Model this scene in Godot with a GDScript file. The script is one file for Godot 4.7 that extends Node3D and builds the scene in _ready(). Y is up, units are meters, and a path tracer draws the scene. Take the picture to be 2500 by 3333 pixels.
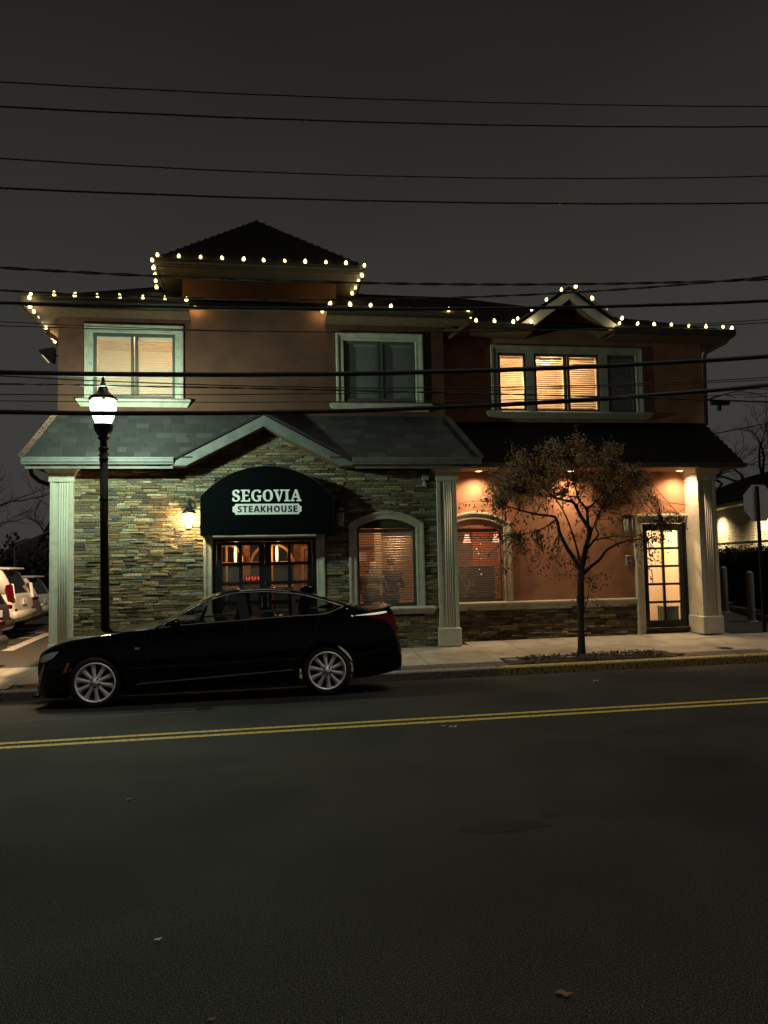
extends Node3D

var rng := RandomNumberGenerator.new()
var M := {}
var tex := {}
const NOUT := Vector3.ZERO


class Sh:
	var st := SurfaceTool.new()
	var col := Color.WHITE

	func _init() -> void:
		st.begin(Mesh.PRIMITIVE_TRIANGLES)
		flat()

	func flat() -> void:
		st.set_smooth_group(-1)

	func smooth(g := 1) -> void:
		st.set_smooth_group(g)

	func tri(a: Vector3, b: Vector3, c: Vector3, out := Vector3.ZERO) -> void:
		if out != Vector3.ZERO and (a - c).cross(a - b).dot(out) < 0.0:
			var t := b
			b = c
			c = t
		for p in [a, b, c]:
			st.set_color(col)
			st.add_vertex(p)

	func quad(a: Vector3, b: Vector3, c: Vector3, d: Vector3, out := Vector3.ZERO) -> void:
		if out != Vector3.ZERO and (a - c).cross(b - d).dot(out) > 0.0:
			var t := b
			b = d
			d = t
		tri(a, b, c)
		tri(a, c, d)

	func box(c: Vector3, s: Vector3, bs := Basis.IDENTITY) -> void:
		var h := s * 0.5
		for ax in 3:
			var u := (ax + 1) % 3
			var v := (ax + 2) % 3
			for sg in [-1.0, 1.0]:
				var n := Vector3.ZERO
				n[ax] = sg
				var q: Array[Vector3] = []
				for k in [[-1, -1], [1, -1], [1, 1], [-1, 1]]:
					var p := Vector3.ZERO
					p[ax] = sg * h[ax]
					p[u] = k[0] * h[u]
					p[v] = k[1] * h[v]
					q.append(c + bs * p)
				quad(q[0], q[1], q[2], q[3], bs * n)

	func span(x0: float, x1: float, y0: float, y1: float, z0: float, z1: float) -> void:
		box(Vector3((x0 + x1) / 2, (y0 + y1) / 2, (z0 + z1) / 2), Vector3(x1 - x0, y1 - y0, z1 - z0))

	func bbox(c: Vector3, s: Vector3, b: float, bs := Basis.IDENTITY) -> void:   # box with bevelled edges
		var h := s * 0.5
		var i := h - Vector3(b, b, b)
		for ax in 3:
			var u := (ax + 1) % 3
			var v := (ax + 2) % 3
			for sg in [-1.0, 1.0]:
				var n := Vector3.ZERO
				n[ax] = sg
				var q: Array[Vector3] = []
				for k in [[-1, -1], [1, -1], [1, 1], [-1, 1]]:
					var p := Vector3.ZERO
					p[ax] = sg * h[ax]
					p[u] = k[0] * i[u]
					p[v] = k[1] * i[v]
					q.append(c + bs * p)
				quad(q[0], q[1], q[2], q[3], bs * n)
		for ax in 3:
			var u := (ax + 1) % 3
			var v := (ax + 2) % 3
			for su in [-1.0, 1.0]:
				for sv in [-1.0, 1.0]:
					var n := Vector3.ZERO
					n[u] = su
					n[v] = sv
					var q: Array[Vector3] = []
					for k in [[-1, 0], [1, 0], [1, 1], [-1, 1]]:
						var p := Vector3.ZERO
						p[ax] = k[0] * i[ax]
						p[u] = su * (h[u] if k[1] == 0 else i[u])
						p[v] = sv * (i[v] if k[1] == 0 else h[v])
						q.append(c + bs * p)
					quad(q[0], q[1], q[2], q[3], bs * n)
		for sx in [-1.0, 1.0]:
			for sy in [-1.0, 1.0]:
				for sz in [-1.0, 1.0]:
					var s3 := Vector3(sx, sy, sz)
					tri(c + bs * (s3 * Vector3(h.x, i.y, i.z)), c + bs * (s3 * Vector3(i.x, h.y, i.z)), c + bs * (s3 * Vector3(i.x, i.y, h.z)), bs * s3)

	func tube(path: Array, radii, sides := 8, caps := true) -> void:
		var rings := []
		var up := Vector3.UP
		var n := path.size()
		for i in n:
			var d: Vector3 = (path[mini(i + 1, n - 1)] - path[maxi(i - 1, 0)]).normalized()
			if absf(d.dot(up)) > 0.95:
				up = Vector3.RIGHT if absf(d.x) < 0.8 else Vector3.FORWARD
			var x := up.cross(d).normalized()
			var y := d.cross(x).normalized()
			up = y
			var r: float = radii[i] if radii is Array or radii is PackedFloat32Array else radii
			var ring := []
			for k in sides:
				var a := TAU * k / sides
				ring.append(path[i] + (x * cos(a) + y * sin(a)) * r)
			rings.append(ring)
		for i in n - 1:
			var mid: Vector3 = (path[i] + path[i + 1]) * 0.5
			for k in sides:
				var k2 := (k + 1) % sides
				var a: Vector3 = rings[i][k]
				var b: Vector3 = rings[i][k2]
				var c: Vector3 = rings[i + 1][k2]
				var d: Vector3 = rings[i + 1][k]
				quad(a, b, c, d, (a + b + c + d) / 4 - mid)
		if caps:
			for e in [0, n - 1]:
				var o: Vector3 = path[e] - path[1 if e == 0 else n - 2]
				for k in range(1, sides - 1):
					tri(rings[e][0], rings[e][k], rings[e][k + 1], o)

	func lathe(prof: Array, segs := 16, xf := Transform3D.IDENTITY) -> void:   # prof: Vector2(radius, height)
		for i in prof.size() - 1:
			var p: Vector2 = prof[i]
			var q: Vector2 = prof[i + 1]
			var nn := Vector2(q.y - p.y, p.x - q.x)
			for k in segs:
				var a0 := TAU * k / segs
				var a1 := TAU * (k + 1) / segs
				var am := (a0 + a1) / 2
				var out := xf.basis * Vector3(cos(am) * nn.x, nn.y, sin(am) * nn.x)
				var A := xf * Vector3(cos(a0) * p.x, p.y, sin(a0) * p.x)
				var B := xf * Vector3(cos(a1) * p.x, p.y, sin(a1) * p.x)
				var C := xf * Vector3(cos(a1) * q.x, q.y, sin(a1) * q.x)
				var D := xf * Vector3(cos(a0) * q.x, q.y, sin(a0) * q.x)
				if p.x < 1e-5:
					tri(A, C, D, out)
				elif q.x < 1e-5:
					tri(A, B, C, out)
				else:
					quad(A, B, C, D, out)

	func prism(poly: PackedVector2Array, z0: float, z1: float, xf := Transform3D.IDENTITY) -> void:   # polygon in x, y extruded along z
		var idx := Geometry2D.triangulate_polygon(poly)
		for i in range(0, idx.size(), 3):
			for z in [z0, z1]:
				var o := xf.basis * Vector3(0, 0, 1.0 if (z == z1) == (z1 > z0) else -1.0)
				tri(xf * Vector3(poly[idx[i]].x, poly[idx[i]].y, z), xf * Vector3(poly[idx[i + 1]].x, poly[idx[i + 1]].y, z), xf * Vector3(poly[idx[i + 2]].x, poly[idx[i + 2]].y, z), o)
		var area := 0.0
		for i in poly.size():
			area += poly[i].cross(poly[(i + 1) % poly.size()])
		for i in poly.size():
			var a := poly[i]
			var b := poly[(i + 1) % poly.size()]
			var e := (b - a) * signf(area)
			quad(xf * Vector3(a.x, a.y, z0), xf * Vector3(b.x, b.y, z0), xf * Vector3(b.x, b.y, z1), xf * Vector3(a.x, a.y, z1), xf.basis * Vector3(e.y, -e.x, 0))

	func sweep(path: PackedVector2Array, prof: Array, z0: float) -> void:   # moulding along an open x, y path; prof: Vector2(outward offset, height above z0)
		var rings := []
		var n := path.size()
		for i in n:
			var d0 := (path[i] - path[maxi(i - 1, 0)]).normalized()
			var d1 := (path[mini(i + 1, n - 1)] - path[i]).normalized()
			if i == 0:
				d0 = d1
			if i == n - 1:
				d1 = d0
			var n0 := Vector2(-d0.y, d0.x)
			var n1 := Vector2(-d1.y, d1.x)
			var m := (n0 + n1) / (1.0 + n0.dot(n1))
			var ring := []
			for q in prof:
				var p: Vector2 = path[i] + m * q.x
				ring.append(Vector3(p.x, p.y, z0 + q.y))
			rings.append(ring)
		var cp := Vector2.ZERO
		for q in prof:
			cp += q / prof.size()
		for i in n - 1:
			var d := (path[i + 1] - path[i]).normalized()
			var nn := Vector3(-d.y, d.x, 0)
			var cen := Vector3((path[i].x + path[i + 1].x) / 2, (path[i].y + path[i + 1].y) / 2, z0)
			for k in prof.size() - 1:
				var e: Vector2 = prof[k + 1] - prof[k]
				var o2 := Vector2(-e.y, e.x)
				if o2.dot((prof[k] + prof[k + 1]) / 2 - cp) < 0:
					o2 = -o2
				quad(rings[i][k], rings[i][k + 1], rings[i + 1][k + 1], rings[i + 1][k], nn * o2.x + Vector3(0, 0, o2.y))

	func loft(rings: Array, closed := true, ends := true) -> void:   # rings of equal size; faces point away from each ring's centre
		var m: int = rings[0].size()
		var cs := []
		for r in rings:
			var c := Vector3.ZERO
			for p in r:
				c += p
			cs.append(c / m)
		for i in rings.size() - 1:
			var cen: Vector3 = (cs[i] + cs[i + 1]) / 2
			for k in (m if closed else m - 1):
				var a: Vector3 = rings[i][k]
				var b: Vector3 = rings[i][(k + 1) % m]
				var c: Vector3 = rings[i + 1][(k + 1) % m]
				var d: Vector3 = rings[i + 1][k]
				quad(a, b, c, d, (a + b + c + d) / 4 - cen)
		if ends:
			for e in [0, rings.size() - 1]:
				var o: Vector3 = cs[e] - cs[1 if e == 0 else rings.size() - 2]
				for k in m:
					tri(cs[e], rings[e][k], rings[e][(k + 1) % m], o)

	func sphere(c: Vector3, r: Vector3, segs := 10, rows := 6) -> void:
		var pr := []
		for i in rows + 1:
			var a := PI * i / rows
			pr.append(Vector2(sin(a), -cos(a)))
		lathe(pr, segs, Transform3D(Basis.from_scale(r), c))

	func mesh() -> ArrayMesh:
		st.generate_normals()
		return st.commit()


# ---------- nodes
func obj(called: String, what, m: Material, parent: Node3D = null) -> MeshInstance3D:
	var o := MeshInstance3D.new()
	o.name = called
	o.mesh = what.mesh() if what is Sh else what
	o.material_override = m
	(parent if parent else self).add_child(o, true)
	return o


func put(o: Node3D, parent: Node3D) -> void:   # a mesh in world coordinates under a thing that stands elsewhere
	o.position -= parent.position


func wobj(called: String, what, m: Material, parent: Node3D) -> MeshInstance3D:   # world-coordinate mesh as a part
	var o := obj(called, what, m, parent)
	var p := parent
	while p and p != self:
		o.position -= p.position
		p = p.get_parent() as Node3D
	return o


var used := {}
func numbered(called: String) -> String:
	if not used.has(called):
		used[called] = 0
		return called
	used[called] += 1
	return "%s_%03d" % [called, used[called]]


func thing(called: String, label: String, category: String, at := Vector3.ZERO, group := "") -> Node3D:
	var o := Node3D.new()
	o.name = numbered(called)
	add_child(o, true)
	o.position = at
	tag(o, label, category, group)
	return o


func tag(o: Node, label: String, category: String, group := "") -> Node:
	o.set_meta("label", label)
	o.set_meta("category", category)
	if group:
		o.set_meta("group", group)
	return o


func struct(called: String, what, m: Material) -> MeshInstance3D:
	var o := obj(numbered(called), what, m)
	o.set_meta("kind", "structure")
	return o


func stuff(o: Node) -> Node:
	o.set_meta("kind", "stuff")
	return o


func omni(parent: Node3D, at: Vector3, col: Color, e: float, size := 0.05, rng_ := 30.0) -> OmniLight3D:
	var l := OmniLight3D.new()
	l.name = "light"
	l.light_color = col
	l.light_energy = e
	l.light_size = size
	l.omni_range = rng_
	l.omni_attenuation = 2.0
	l.shadow_enabled = true
	parent.add_child(l, true)
	l.position = at
	return l


# ---------- materials
func L(r: float, g: float, b: float, a := 1.0) -> Color:
	var c := Color(r, g, b).linear_to_srgb()
	c.a = a
	return c


func noise(key: String, freq: float, ramp: Array, size := 512, octaves := 4, cellular := false) -> NoiseTexture2D:
	if tex.has(key):
		return tex[key]
	var n := FastNoiseLite.new()
	n.seed = key.hash() % 10000
	n.noise_type = FastNoiseLite.TYPE_CELLULAR if cellular else FastNoiseLite.TYPE_SIMPLEX_SMOOTH
	n.frequency = freq
	n.fractal_octaves = octaves
	var t := NoiseTexture2D.new()
	t.width = size
	t.height = size
	t.seamless = true
	t.noise = n
	if ramp.size():
		var g := Gradient.new()
		g.offsets = PackedFloat32Array(ramp.map(func(r): return r[0]))
		g.colors = PackedColorArray(ramp.map(func(r): return Color(r[1], r[1] if r.size() < 3 else r[2], r[1] if r.size() < 4 else r[3])))
		t.color_ramp = g
	tex[key] = t
	return t


func mat(key: String, c: Color, rough := 0.8, metal := 0.0) -> StandardMaterial3D:
	if M.has(key):
		return M[key]
	var m := StandardMaterial3D.new()
	m.resource_name = key
	m.albedo_color = c
	m.roughness = rough
	m.metallic = metal
	M[key] = m
	return m


func worn(m: StandardMaterial3D, t: Texture2D, scale: float, bump: Texture2D = null, depth := 0.0, world := true) -> StandardMaterial3D:
	m.albedo_texture = t
	m.uv1_triplanar = true
	m.uv1_world_triplanar = world
	m.uv1_scale = Vector3.ONE * scale
	if bump:
		m.heightmap_enabled = true
		m.heightmap_texture = bump
		m.heightmap_scale = depth
	return m


func glow(key: String, c: Color, e: float, base := Color(0.8, 0.8, 0.8)) -> StandardMaterial3D:
	var m := mat(key, base, 0.5)
	m.emission_enabled = true
	m.emission = c
	m.emission_energy_multiplier = e
	return m


func glass(key: String, c: Color, alpha: float) -> StandardMaterial3D:
	var m := mat(key, Color(c.r, c.g, c.b, alpha), 0.03)
	m.transparency = BaseMaterial3D.TRANSPARENCY_ALPHA
	return m


func V2(a: Array) -> PackedVector2Array:   # flat list x, y, x, y
	var p := PackedVector2Array()
	for i in range(0, a.size(), 2):
		p.append(Vector2(a[i], a[i + 1]))
	return p


func make_materials() -> void:
	var spots := noise("spots", 0.06, [[0.0, 0.55], [0.45, 0.85], [0.6, 1.0], [1.0, 0.8]], 512, 5)
	var soft := noise("soft", 0.012, [[0.0, 0.78], [0.5, 0.95], [1.0, 1.0]], 512, 5)
	var grain := noise("grain", 0.25, [[0.0, 0.0], [1.0, 1.0]], 512, 3)
	var fine := noise("fine", 0.11, [[0.0, 0.0], [1.0, 1.0]], 512, 4)
	var tarry := noise("tarry", 0.125, [[0.0, 0.2], [0.38, 0.42], [0.52, 0.62], [0.64, 0.95], [0.75, 1.0], [1.0, 1.0]], 1024, 3)
	var m := worn(mat("asphalt", L(0.088, 0.083, 0.075), 0.85), tarry, 0.8, tarry, 0.8)
	m.detail_enabled = true
	m.detail_blend_mode = BaseMaterial3D.BLEND_MODE_MUL
	m.detail_albedo = noise("wide", 0.008, [[0.0, 0.5], [0.35, 0.8], [0.6, 1.0], [1.0, 0.85]], 512, 4)
	m.detail_uv_layer = BaseMaterial3D.DETAIL_UV_2
	m.uv2_triplanar = true
	m.uv2_world_triplanar = true
	m.uv2_scale = Vector3.ONE * 0.07
	worn(mat("lot_asphalt", L(0.09, 0.078, 0.06), 0.85), tarry, 0.6, grain, 0.4)
	worn(mat("gravel_ground", L(0.04, 0.038, 0.03), 0.95), spots, 0.3)
	for i in 4:
		var k: float = [1.0, 0.92, 1.06, 0.97][i]
		worn(mat("concrete%d" % i, L(0.35 * k, 0.3 * k, 0.23 * k), 0.9), soft, 0.35, fine, 0.25)
	worn(mat("kerb_concrete", L(0.22, 0.2, 0.165), 0.9), spots, 0.5, fine, 0.3)
	worn(mat("kerb_yellow", L(0.4, 0.29, 0.08), 0.75), noise("chip", 0.05, [[0.0, 0.25], [0.33, 0.6], [0.48, 1.0], [1.0, 0.85]], 512, 5), 0.6, fine, 0.3)
	worn(mat("road_yellow", L(0.62, 0.42, 0.07), 0.75), noise("chip", 0.05, []), 0.9, grain, 0.3)
	worn(mat("road_white", L(0.55, 0.53, 0.48), 0.8), noise("chip", 0.05, []), 0.9)
	for i in 3:
		var c: Array = [[0.13, 0.085, 0.06], [0.16, 0.11, 0.08], [0.1, 0.08, 0.065]][i]
		worn(mat("paver%d" % i, L(c[0], c[1], c[2]), 0.9), spots, 1.5)
	worn(mat("mulch", L(0.03, 0.021, 0.015), 0.95), spots, 3.0)
	var tones := [[0.42, 0.33, 0.18], [0.27, 0.235, 0.17], [0.2, 0.13, 0.075], [0.1, 0.085, 0.068], [0.56, 0.49, 0.34], [0.33, 0.23, 0.12], [0.17, 0.16, 0.14], [0.25, 0.165, 0.085], [0.44, 0.37, 0.24], [0.075, 0.055, 0.04]]
	for i in 10:
		var s := worn(mat("stone%d" % i, L(tones[i][0], tones[i][1], tones[i][2]), 0.88), noise("rock", 0.03, [[0.0, 0.35], [0.4, 0.75], [0.6, 1.0], [1.0, 0.8]], 512, 6), 1.6, fine, 0.9)
	var sj := worn(mat("stone_mix", Color.WHITE, 0.88), tex["rock"], 1.6, fine, 0.9)
	sj.vertex_color_use_as_albedo = true
	M["stone_tones"] = tones
	worn(mat("mortar", L(0.055, 0.045, 0.035), 0.95), spots, 1.0)
	worn(mat("stucco_red", L(0.42, 0.19, 0.105), 0.92), soft, 0.25, grain, 0.35)
	worn(mat("stucco_brown", L(0.115, 0.043, 0.026), 0.92), soft, 0.25, grain, 0.35)
	worn(mat("trim", L(0.5, 0.455, 0.36), 0.75), soft, 0.6, fine, 0.1)
	worn(mat("column_trim", L(0.56, 0.51, 0.41), 0.75), noise("streak", 0.02, [[0.0, 0.88], [0.5, 0.97], [1.0, 1.0]], 512, 5), 0.5, fine, 0.1)
	worn(mat("fascia", L(0.17, 0.17, 0.16), 0.55), soft, 0.5)
	worn(mat("gutter_brown", L(0.065, 0.047, 0.032), 0.5), soft, 0.5)
	worn(mat("soffit", L(0.2, 0.11, 0.065), 0.8), soft, 0.7)
	for i in 6:
		var k2: float = [0.05, 0.065, 0.085, 0.055, 0.11, 0.07][i]
		worn(mat("shingle%d" % i, L(k2 * 0.6, k2 * 0.57, k2 * 0.54), 0.92), noise("grit", 0.4, [[0.0, 0.6], [1.0, 1.0]], 512, 2), 1.0, grain, 0.4)
	worn(mat("shingle_dark", L(0.012, 0.0115, 0.011), 0.95), tex["grit"], 1.0, grain, 0.4)
	M["shingle_dark"].metallic_specular = 0.08
	mat("black_paint", L(0.008, 0.009, 0.012), 0.35)
	worn(mat("iron", L(0.012, 0.013, 0.014), 0.4, 0.3), soft, 1.0)
	mat("sash", L(0.075, 0.085, 0.075), 0.5)
	mat("chrome", L(0.75, 0.75, 0.76), 0.2, 1.0)
	mat("steel", L(0.42, 0.42, 0.42), 0.45, 0.9)
	mat("grey_paint", L(0.3, 0.3, 0.3), 0.6)
	mat("dark", L(0.012, 0.011, 0.01), 0.9)
	mat("litter", L(0.45, 0.44, 0.42), 0.8)
	worn(mat("awning_cloth", L(0.0028, 0.0048, 0.0055), 0.8), noise("weave", 0.3, [[0.0, 0.8], [1.0, 1.0]], 512, 2), 3.0, grain, 0.1)
	M["awning_cloth"].metallic_specular = 0.12
	M["asphalt"].metallic_specular = 0.35
	mat("white_print", L(0.88, 0.88, 0.87), 0.7)
	glass("pane", Color(0.9, 0.95, 0.93), 0.06)
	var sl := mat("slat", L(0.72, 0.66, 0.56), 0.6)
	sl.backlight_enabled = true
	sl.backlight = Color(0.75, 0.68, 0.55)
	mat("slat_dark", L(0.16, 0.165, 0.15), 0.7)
	mat("slat_wood", L(0.045, 0.025, 0.015), 0.35)
	worn(mat("wood", L(0.3, 0.13, 0.05), 0.45), noise("woodgrain", 0.02, [[0.0, 0.6], [1.0, 1.0]], 512, 5), 0.8)
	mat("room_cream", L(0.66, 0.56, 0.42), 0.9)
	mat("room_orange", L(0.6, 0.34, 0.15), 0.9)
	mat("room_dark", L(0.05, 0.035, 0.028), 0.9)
	mat("cable", L(0.006, 0.006, 0.006), 0.7)
	worn(mat("bark", L(0.085, 0.066, 0.048), 0.95), noise("barky", 0.08, [[0.0, 0.4], [1.0, 1.0]], 512, 5), 3.0, fine, 1.2)
	mat("bare_wood", L(0.022, 0.019, 0.016), 0.95)
	var lf := mat("leaf", Color.WHITE, 0.7)
	lf.vertex_color_use_as_albedo = true
	lf.backlight_enabled = true
	lf.backlight = Color(0.25, 0.22, 0.15)
	var fl := mat("person", Color.WHITE, 0.8)
	fl.vertex_color_use_as_albedo = true


# ---------- ground heights
func gy(x: float, z: float) -> float:
	return 0.007 * x - 0.05 * maxf(z, -14.0)


func ry(x: float, z: float) -> float:
	var p := [2.42, -0.257, 3.0, -0.195, 3.6, -0.148, 4.3, -0.104, 5.2, -0.045, 6.0, 0.0, 7.0, 0.03, 8.5, 0.05, 15.0, 0.06, 25.0, 0.0, 60.0, -0.1]
	var y: float = p[1]
	for i in range(0, p.size() - 2, 2):
		if z >= p[i]:
			y = lerpf(p[i + 1], p[i + 3], clampf((z - p[i]) / (p[i + 2] - p[i]), 0, 1))
	return y + 0.007 * x


func sheet(s: Sh, xs: Array, zs: Array, fy: Callable, lift := 0.0) -> void:
	s.smooth(1)
	for i in xs.size() - 1:
		for j in zs.size() - 1:
			var q := []
			for k in [[0, 0], [1, 0], [1, 1], [0, 1]]:
				var x: float = xs[i + k[0]]
				var z: float = zs[j + k[1]]
				q.append(Vector3(x, fy.call(x, z) + lift, z))
			s.quad(q[0], q[1], q[2], q[3], Vector3.UP)


func slab(x0: float, x1: float, z0: float, z1: float, lift: float, thick := 0.12, bev := 0.006, x0b := INF, x1b := INF) -> Sh:   # a paving piece on the sloping ground
	if x0b == INF:
		x0b = x0
	if x1b == INF:
		x1b = x1
	var s := Sh.new()
	var top := []
	var rim := []
	var bot := []
	for c in [[x0, z0, 1, 1], [x1, z0, -1, 1], [x1b, z1, -1, -1], [x0b, z1, 1, -1]]:
		var y := gy(c[0], c[1]) + lift
		top.append(Vector3(c[0] + c[2] * bev, y, c[1] + c[3] * bev))
		rim.append(Vector3(c[0], y - bev, c[1]))
		bot.append(Vector3(c[0], y - thick, c[1]))
	s.quad(top[0], top[1], top[2], top[3], Vector3.UP)
	var cen: Vector3 = (top[0] + top[2]) / 2
	for k in 4:
		var k2 := (k + 1) % 4
		var o: Vector3 = (rim[k] + rim[k2]) / 2 - cen
		o.y = 0
		s.quad(top[k], top[k2], rim[k2], rim[k], o + Vector3.UP * o.length())
		s.quad(rim[k], rim[k2], bot[k2], bot[k], o)
	return s


func make_ground() -> void:
	var s := Sh.new()
	s.quad(Vector3(-400, -1.2, -400), Vector3(400, -1.2, -400), Vector3(400, -1.2, 400), Vector3(-400, -1.2, 400), Vector3.UP)
	struct("ground", s, M["gravel_ground"])
	s = Sh.new()
	var xs := [-120, -60, -30, -15, -8, -4, 0, 4, 8, 15, 30, 60, 120]
	sheet(s, xs, [2.42, 2.7, 3.0, 3.3, 3.6, 3.95, 4.3, 4.7, 5.2, 6.0, 7.0, 8.5, 11, 15, 25, 60], ry)
	struct("road", s, M["asphalt"])
	for k in 2:
		s = Sh.new()
		var z0: float = [6.78, 7.0][k]
		var lx := []
		for i in 61:
			lx.append(-60.0 + 2.0 * i)
		sheet(s, lx, [z0, z0 + 0.1], ry, 0.004)
		struct("road_marking", s, M["road_yellow"])
	# oil stains and small litter on the road
	for d in [[1.42, 10.22, 0.3, 0.1], [1.75, 10.08, 0.07, 0.05]]:
		s = Sh.new()
		var c := Vector3(d[0], 0, d[1])
		var ring := []
		for i in 26:
			var a := TAU * i / 26
			var r := rng.randf_range(0.75, 1.15)
			var p := c + Vector3(cos(a) * d[2] * r, 0, sin(a) * d[3] * r)
			p.y = ry(p.x, p.z) + 0.002
			ring.append(p)
		c.y = ry(c.x, c.z) + 0.002
		for i in 26:
			s.tri(c, ring[i], ring[(i + 1) % 26], Vector3.UP)
		var om := worn(mat("oil", L(0.055, 0.052, 0.048), 0.85), tex["tarry"], 0.8, tex["tarry"], 0.8)
		om.metallic_specular = 0.35
		struct("oil_stain", s, om)
	# a tarred seam along the lane and a thin crack or two
	for seam_ in [[-14.0, 16.0, 5.35, 0.022, 0.02], [-3.0, 1.2, 8.6, 0.006, 0.12], [2.0, 5.5, 7.9, 0.006, 0.15]]:
		s = Sh.new()
		var px := []
		var n := 90
		for i in n + 1:
			var x := lerpf(seam_[0], seam_[1], float(i) / n)
			px.append(Vector2(x, seam_[2] + seam_[4] * sin(x * 2.3) + seam_[4] * 0.5 * sin(x * 7.1 + 1.0)))
		for i in n:
			var w0: float = seam_[3] * (0.6 + 0.5 * absf(sin(px[i].x * 5.0)))
			var w1: float = seam_[3] * (0.6 + 0.5 * absf(sin(px[i + 1].x * 5.0)))
			s.quad(Vector3(px[i].x, ry(px[i].x, px[i].y - w0) + 0.003, px[i].y - w0), Vector3(px[i + 1].x, ry(px[i + 1].x, px[i + 1].y - w1) + 0.003, px[i + 1].y - w1), Vector3(px[i + 1].x, ry(px[i + 1].x, px[i + 1].y + w1) + 0.003, px[i + 1].y + w1), Vector3(px[i].x, ry(px[i].x, px[i].y + w0) + 0.003, px[i].y + w0), Vector3.UP)
		struct("tar_seam", s, mat("tar", L(0.022, 0.021, 0.02), 0.8))
	# fallen leaves and scraps
	var lt := [[1.07, 12.0, 0.032, "curled brown fallen leaf lying alone on the near road, right of centre", 0], [-0.47, 11.25, 0.016, "small pale scrap on the near road, left of centre", 1], [1.8, 7.38, 0.045, "flat pale scrap just in front of the double yellow line", 1], [1.72, 7.3, 0.02, "tiny pale scrap beside the larger one at the yellow line", 1], [-0.95, 9.1, 0.025, "tiny dry leaf bit on the left of the road", 0], [-0.2, 11.9, 0.015, "thin twig bit on the near road, left", 0], [4.6, 4.4, 0.045, "small pale scrap in the lane near the yellow kerb", 1]]
	for q in lt:
		s = Sh.new()
		s.smooth(1)
		var r: float = q[2]
		for k in 6:
			var u0 := k / 6.0
			var u1 := (k + 1) / 6.0
			for sg in [-1.0, 1.0]:
				var pts := []
				for u in [u0, u1]:
					var w: float = r * 0.45 * sin(u * PI) + 0.002
					pts.append([Vector3(u * r * 2 - r, 0.012 + 0.25 * r * u * u, 0), Vector3(u * r * 2 - r, 0.006 + 0.35 * r * absf(sin(u * 5.0)), sg * w)])
				s.quad(pts[0][0], pts[1][0], pts[1][1], pts[0][1], Vector3.UP)
		var o := obj(numbered("fallen_leaf" if q[4] == 0 else "paper_scrap"), s, mat("dry_leaf", L(0.16, 0.09, 0.045), 0.8) if q[4] == 0 else M["litter"])
		o.position = Vector3(q[0], ry(q[0], q[1]), q[1])
		o.rotation.y = rng.randf() * TAU if q[4] == 0 else 0.2
		tag(o, q[3], "leaf" if q[4] == 0 else "litter")
	# left: driveway apron and the parking lot
	s = Sh.new()
	sheet(s, [-60, -30, -15, -8, -5, -3.9], [0.3, 1.2, 2.18], gy)
	struct("driveway_apron", s, M["concrete1"])
	s = Sh.new()
	sheet(s, [-60, -30, -15, -8, -5, -3.74], [-45, -20, -10, -5, -2, 0.3], func(x, z): return 0.007 * x - 0.05 * clampf(z, 0, 1))
	struct("parking_lot", s, M["lot_asphalt"])
	for seg in [[-6.3, -5.92, -5.72, -5.95, 0.07], [-5.4, -2.67, -5.75, -7.3, 0.12], [-6.6, -3.7, -5.5, -3.72, 0.06], [-6.9, -7.5, -5.95, -7.6, 0.08], [-9.5, -5.9, -6.3, -5.92, 0.07]]:
		s = Sh.new()
		var a := Vector3(seg[0], 0.007 * seg[0] + 0.005, seg[1])
		var b := Vector3(seg[2], 0.007 * seg[2] + 0.005, seg[3])
		var n: Vector3 = (b - a).cross(Vector3.UP).normalized() * float(seg[4])
		s.quad(a - n, b - n, b + n, a + n, Vector3.UP)
		struct("parking_line", s, M["road_white"])
	# right: the side street corner
	s = Sh.new()
	sheet(s, [9.5, 12, 16, 22, 40, 80], [-60, -14, -8, -4, -1.5, 0.08], gy, -0.012)
	struct("side_street", s, M["lot_asphalt"])
	# sidewalk: slabs, brick strip, tree pit, kerb
	var w := Node3D.new()
	w.name = "sidewalk"
	add_child(w)
	w.set_meta("kind", "structure")
	s = Sh.new()
	sheet(s, [-4.0, 0, 4, 8, 14, 30, 60], [-0.55, 1, 2.2], gy, -0.03)
	obj("joint_bed", s, M["mortar"], w)
	var xj := [-3.9, -2.55, -1.25, 0.1, 1.45, 2.75, 3.95, 4.73, 5.96, 7.63, 9.5, 11.0, 12.6, 14.3, 16.0, 18, 20, 23, 26, 30]
	for i in xj.size() - 1:
		var a: float = xj[i] + 0.005
		var b: float = xj[i + 1] - 0.005
		if b < 9.6:
			obj("slab", slab(a, b, -0.55 if a > 3.3 else -0.02, 1.86, 0.0), M["concrete%d" % (i * 7 % 4)], w)
		else:
			obj("slab", slab(a, b, 0.1, 1.86, 0.0), M["concrete%d" % (i * 7 % 4)], w)
	for seg in [[8.9, 11.3], [11.31, 14.0], [14.01, 18.0], [18.01, 30.0]]:
		obj("slab", slab(seg[0], seg[1], 1.875, 2.235, 0.0), M["concrete0"], w)
	# pavers, laid in a running bond between the slabs and the kerb
	var pm := []
	for i in 3:
		pm.append(slab(0, 0.2, 0, 0.1, 0.0, 0.06, 0.004).mesh())
	var bits := Sh.new()
	var count := 0
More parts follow.
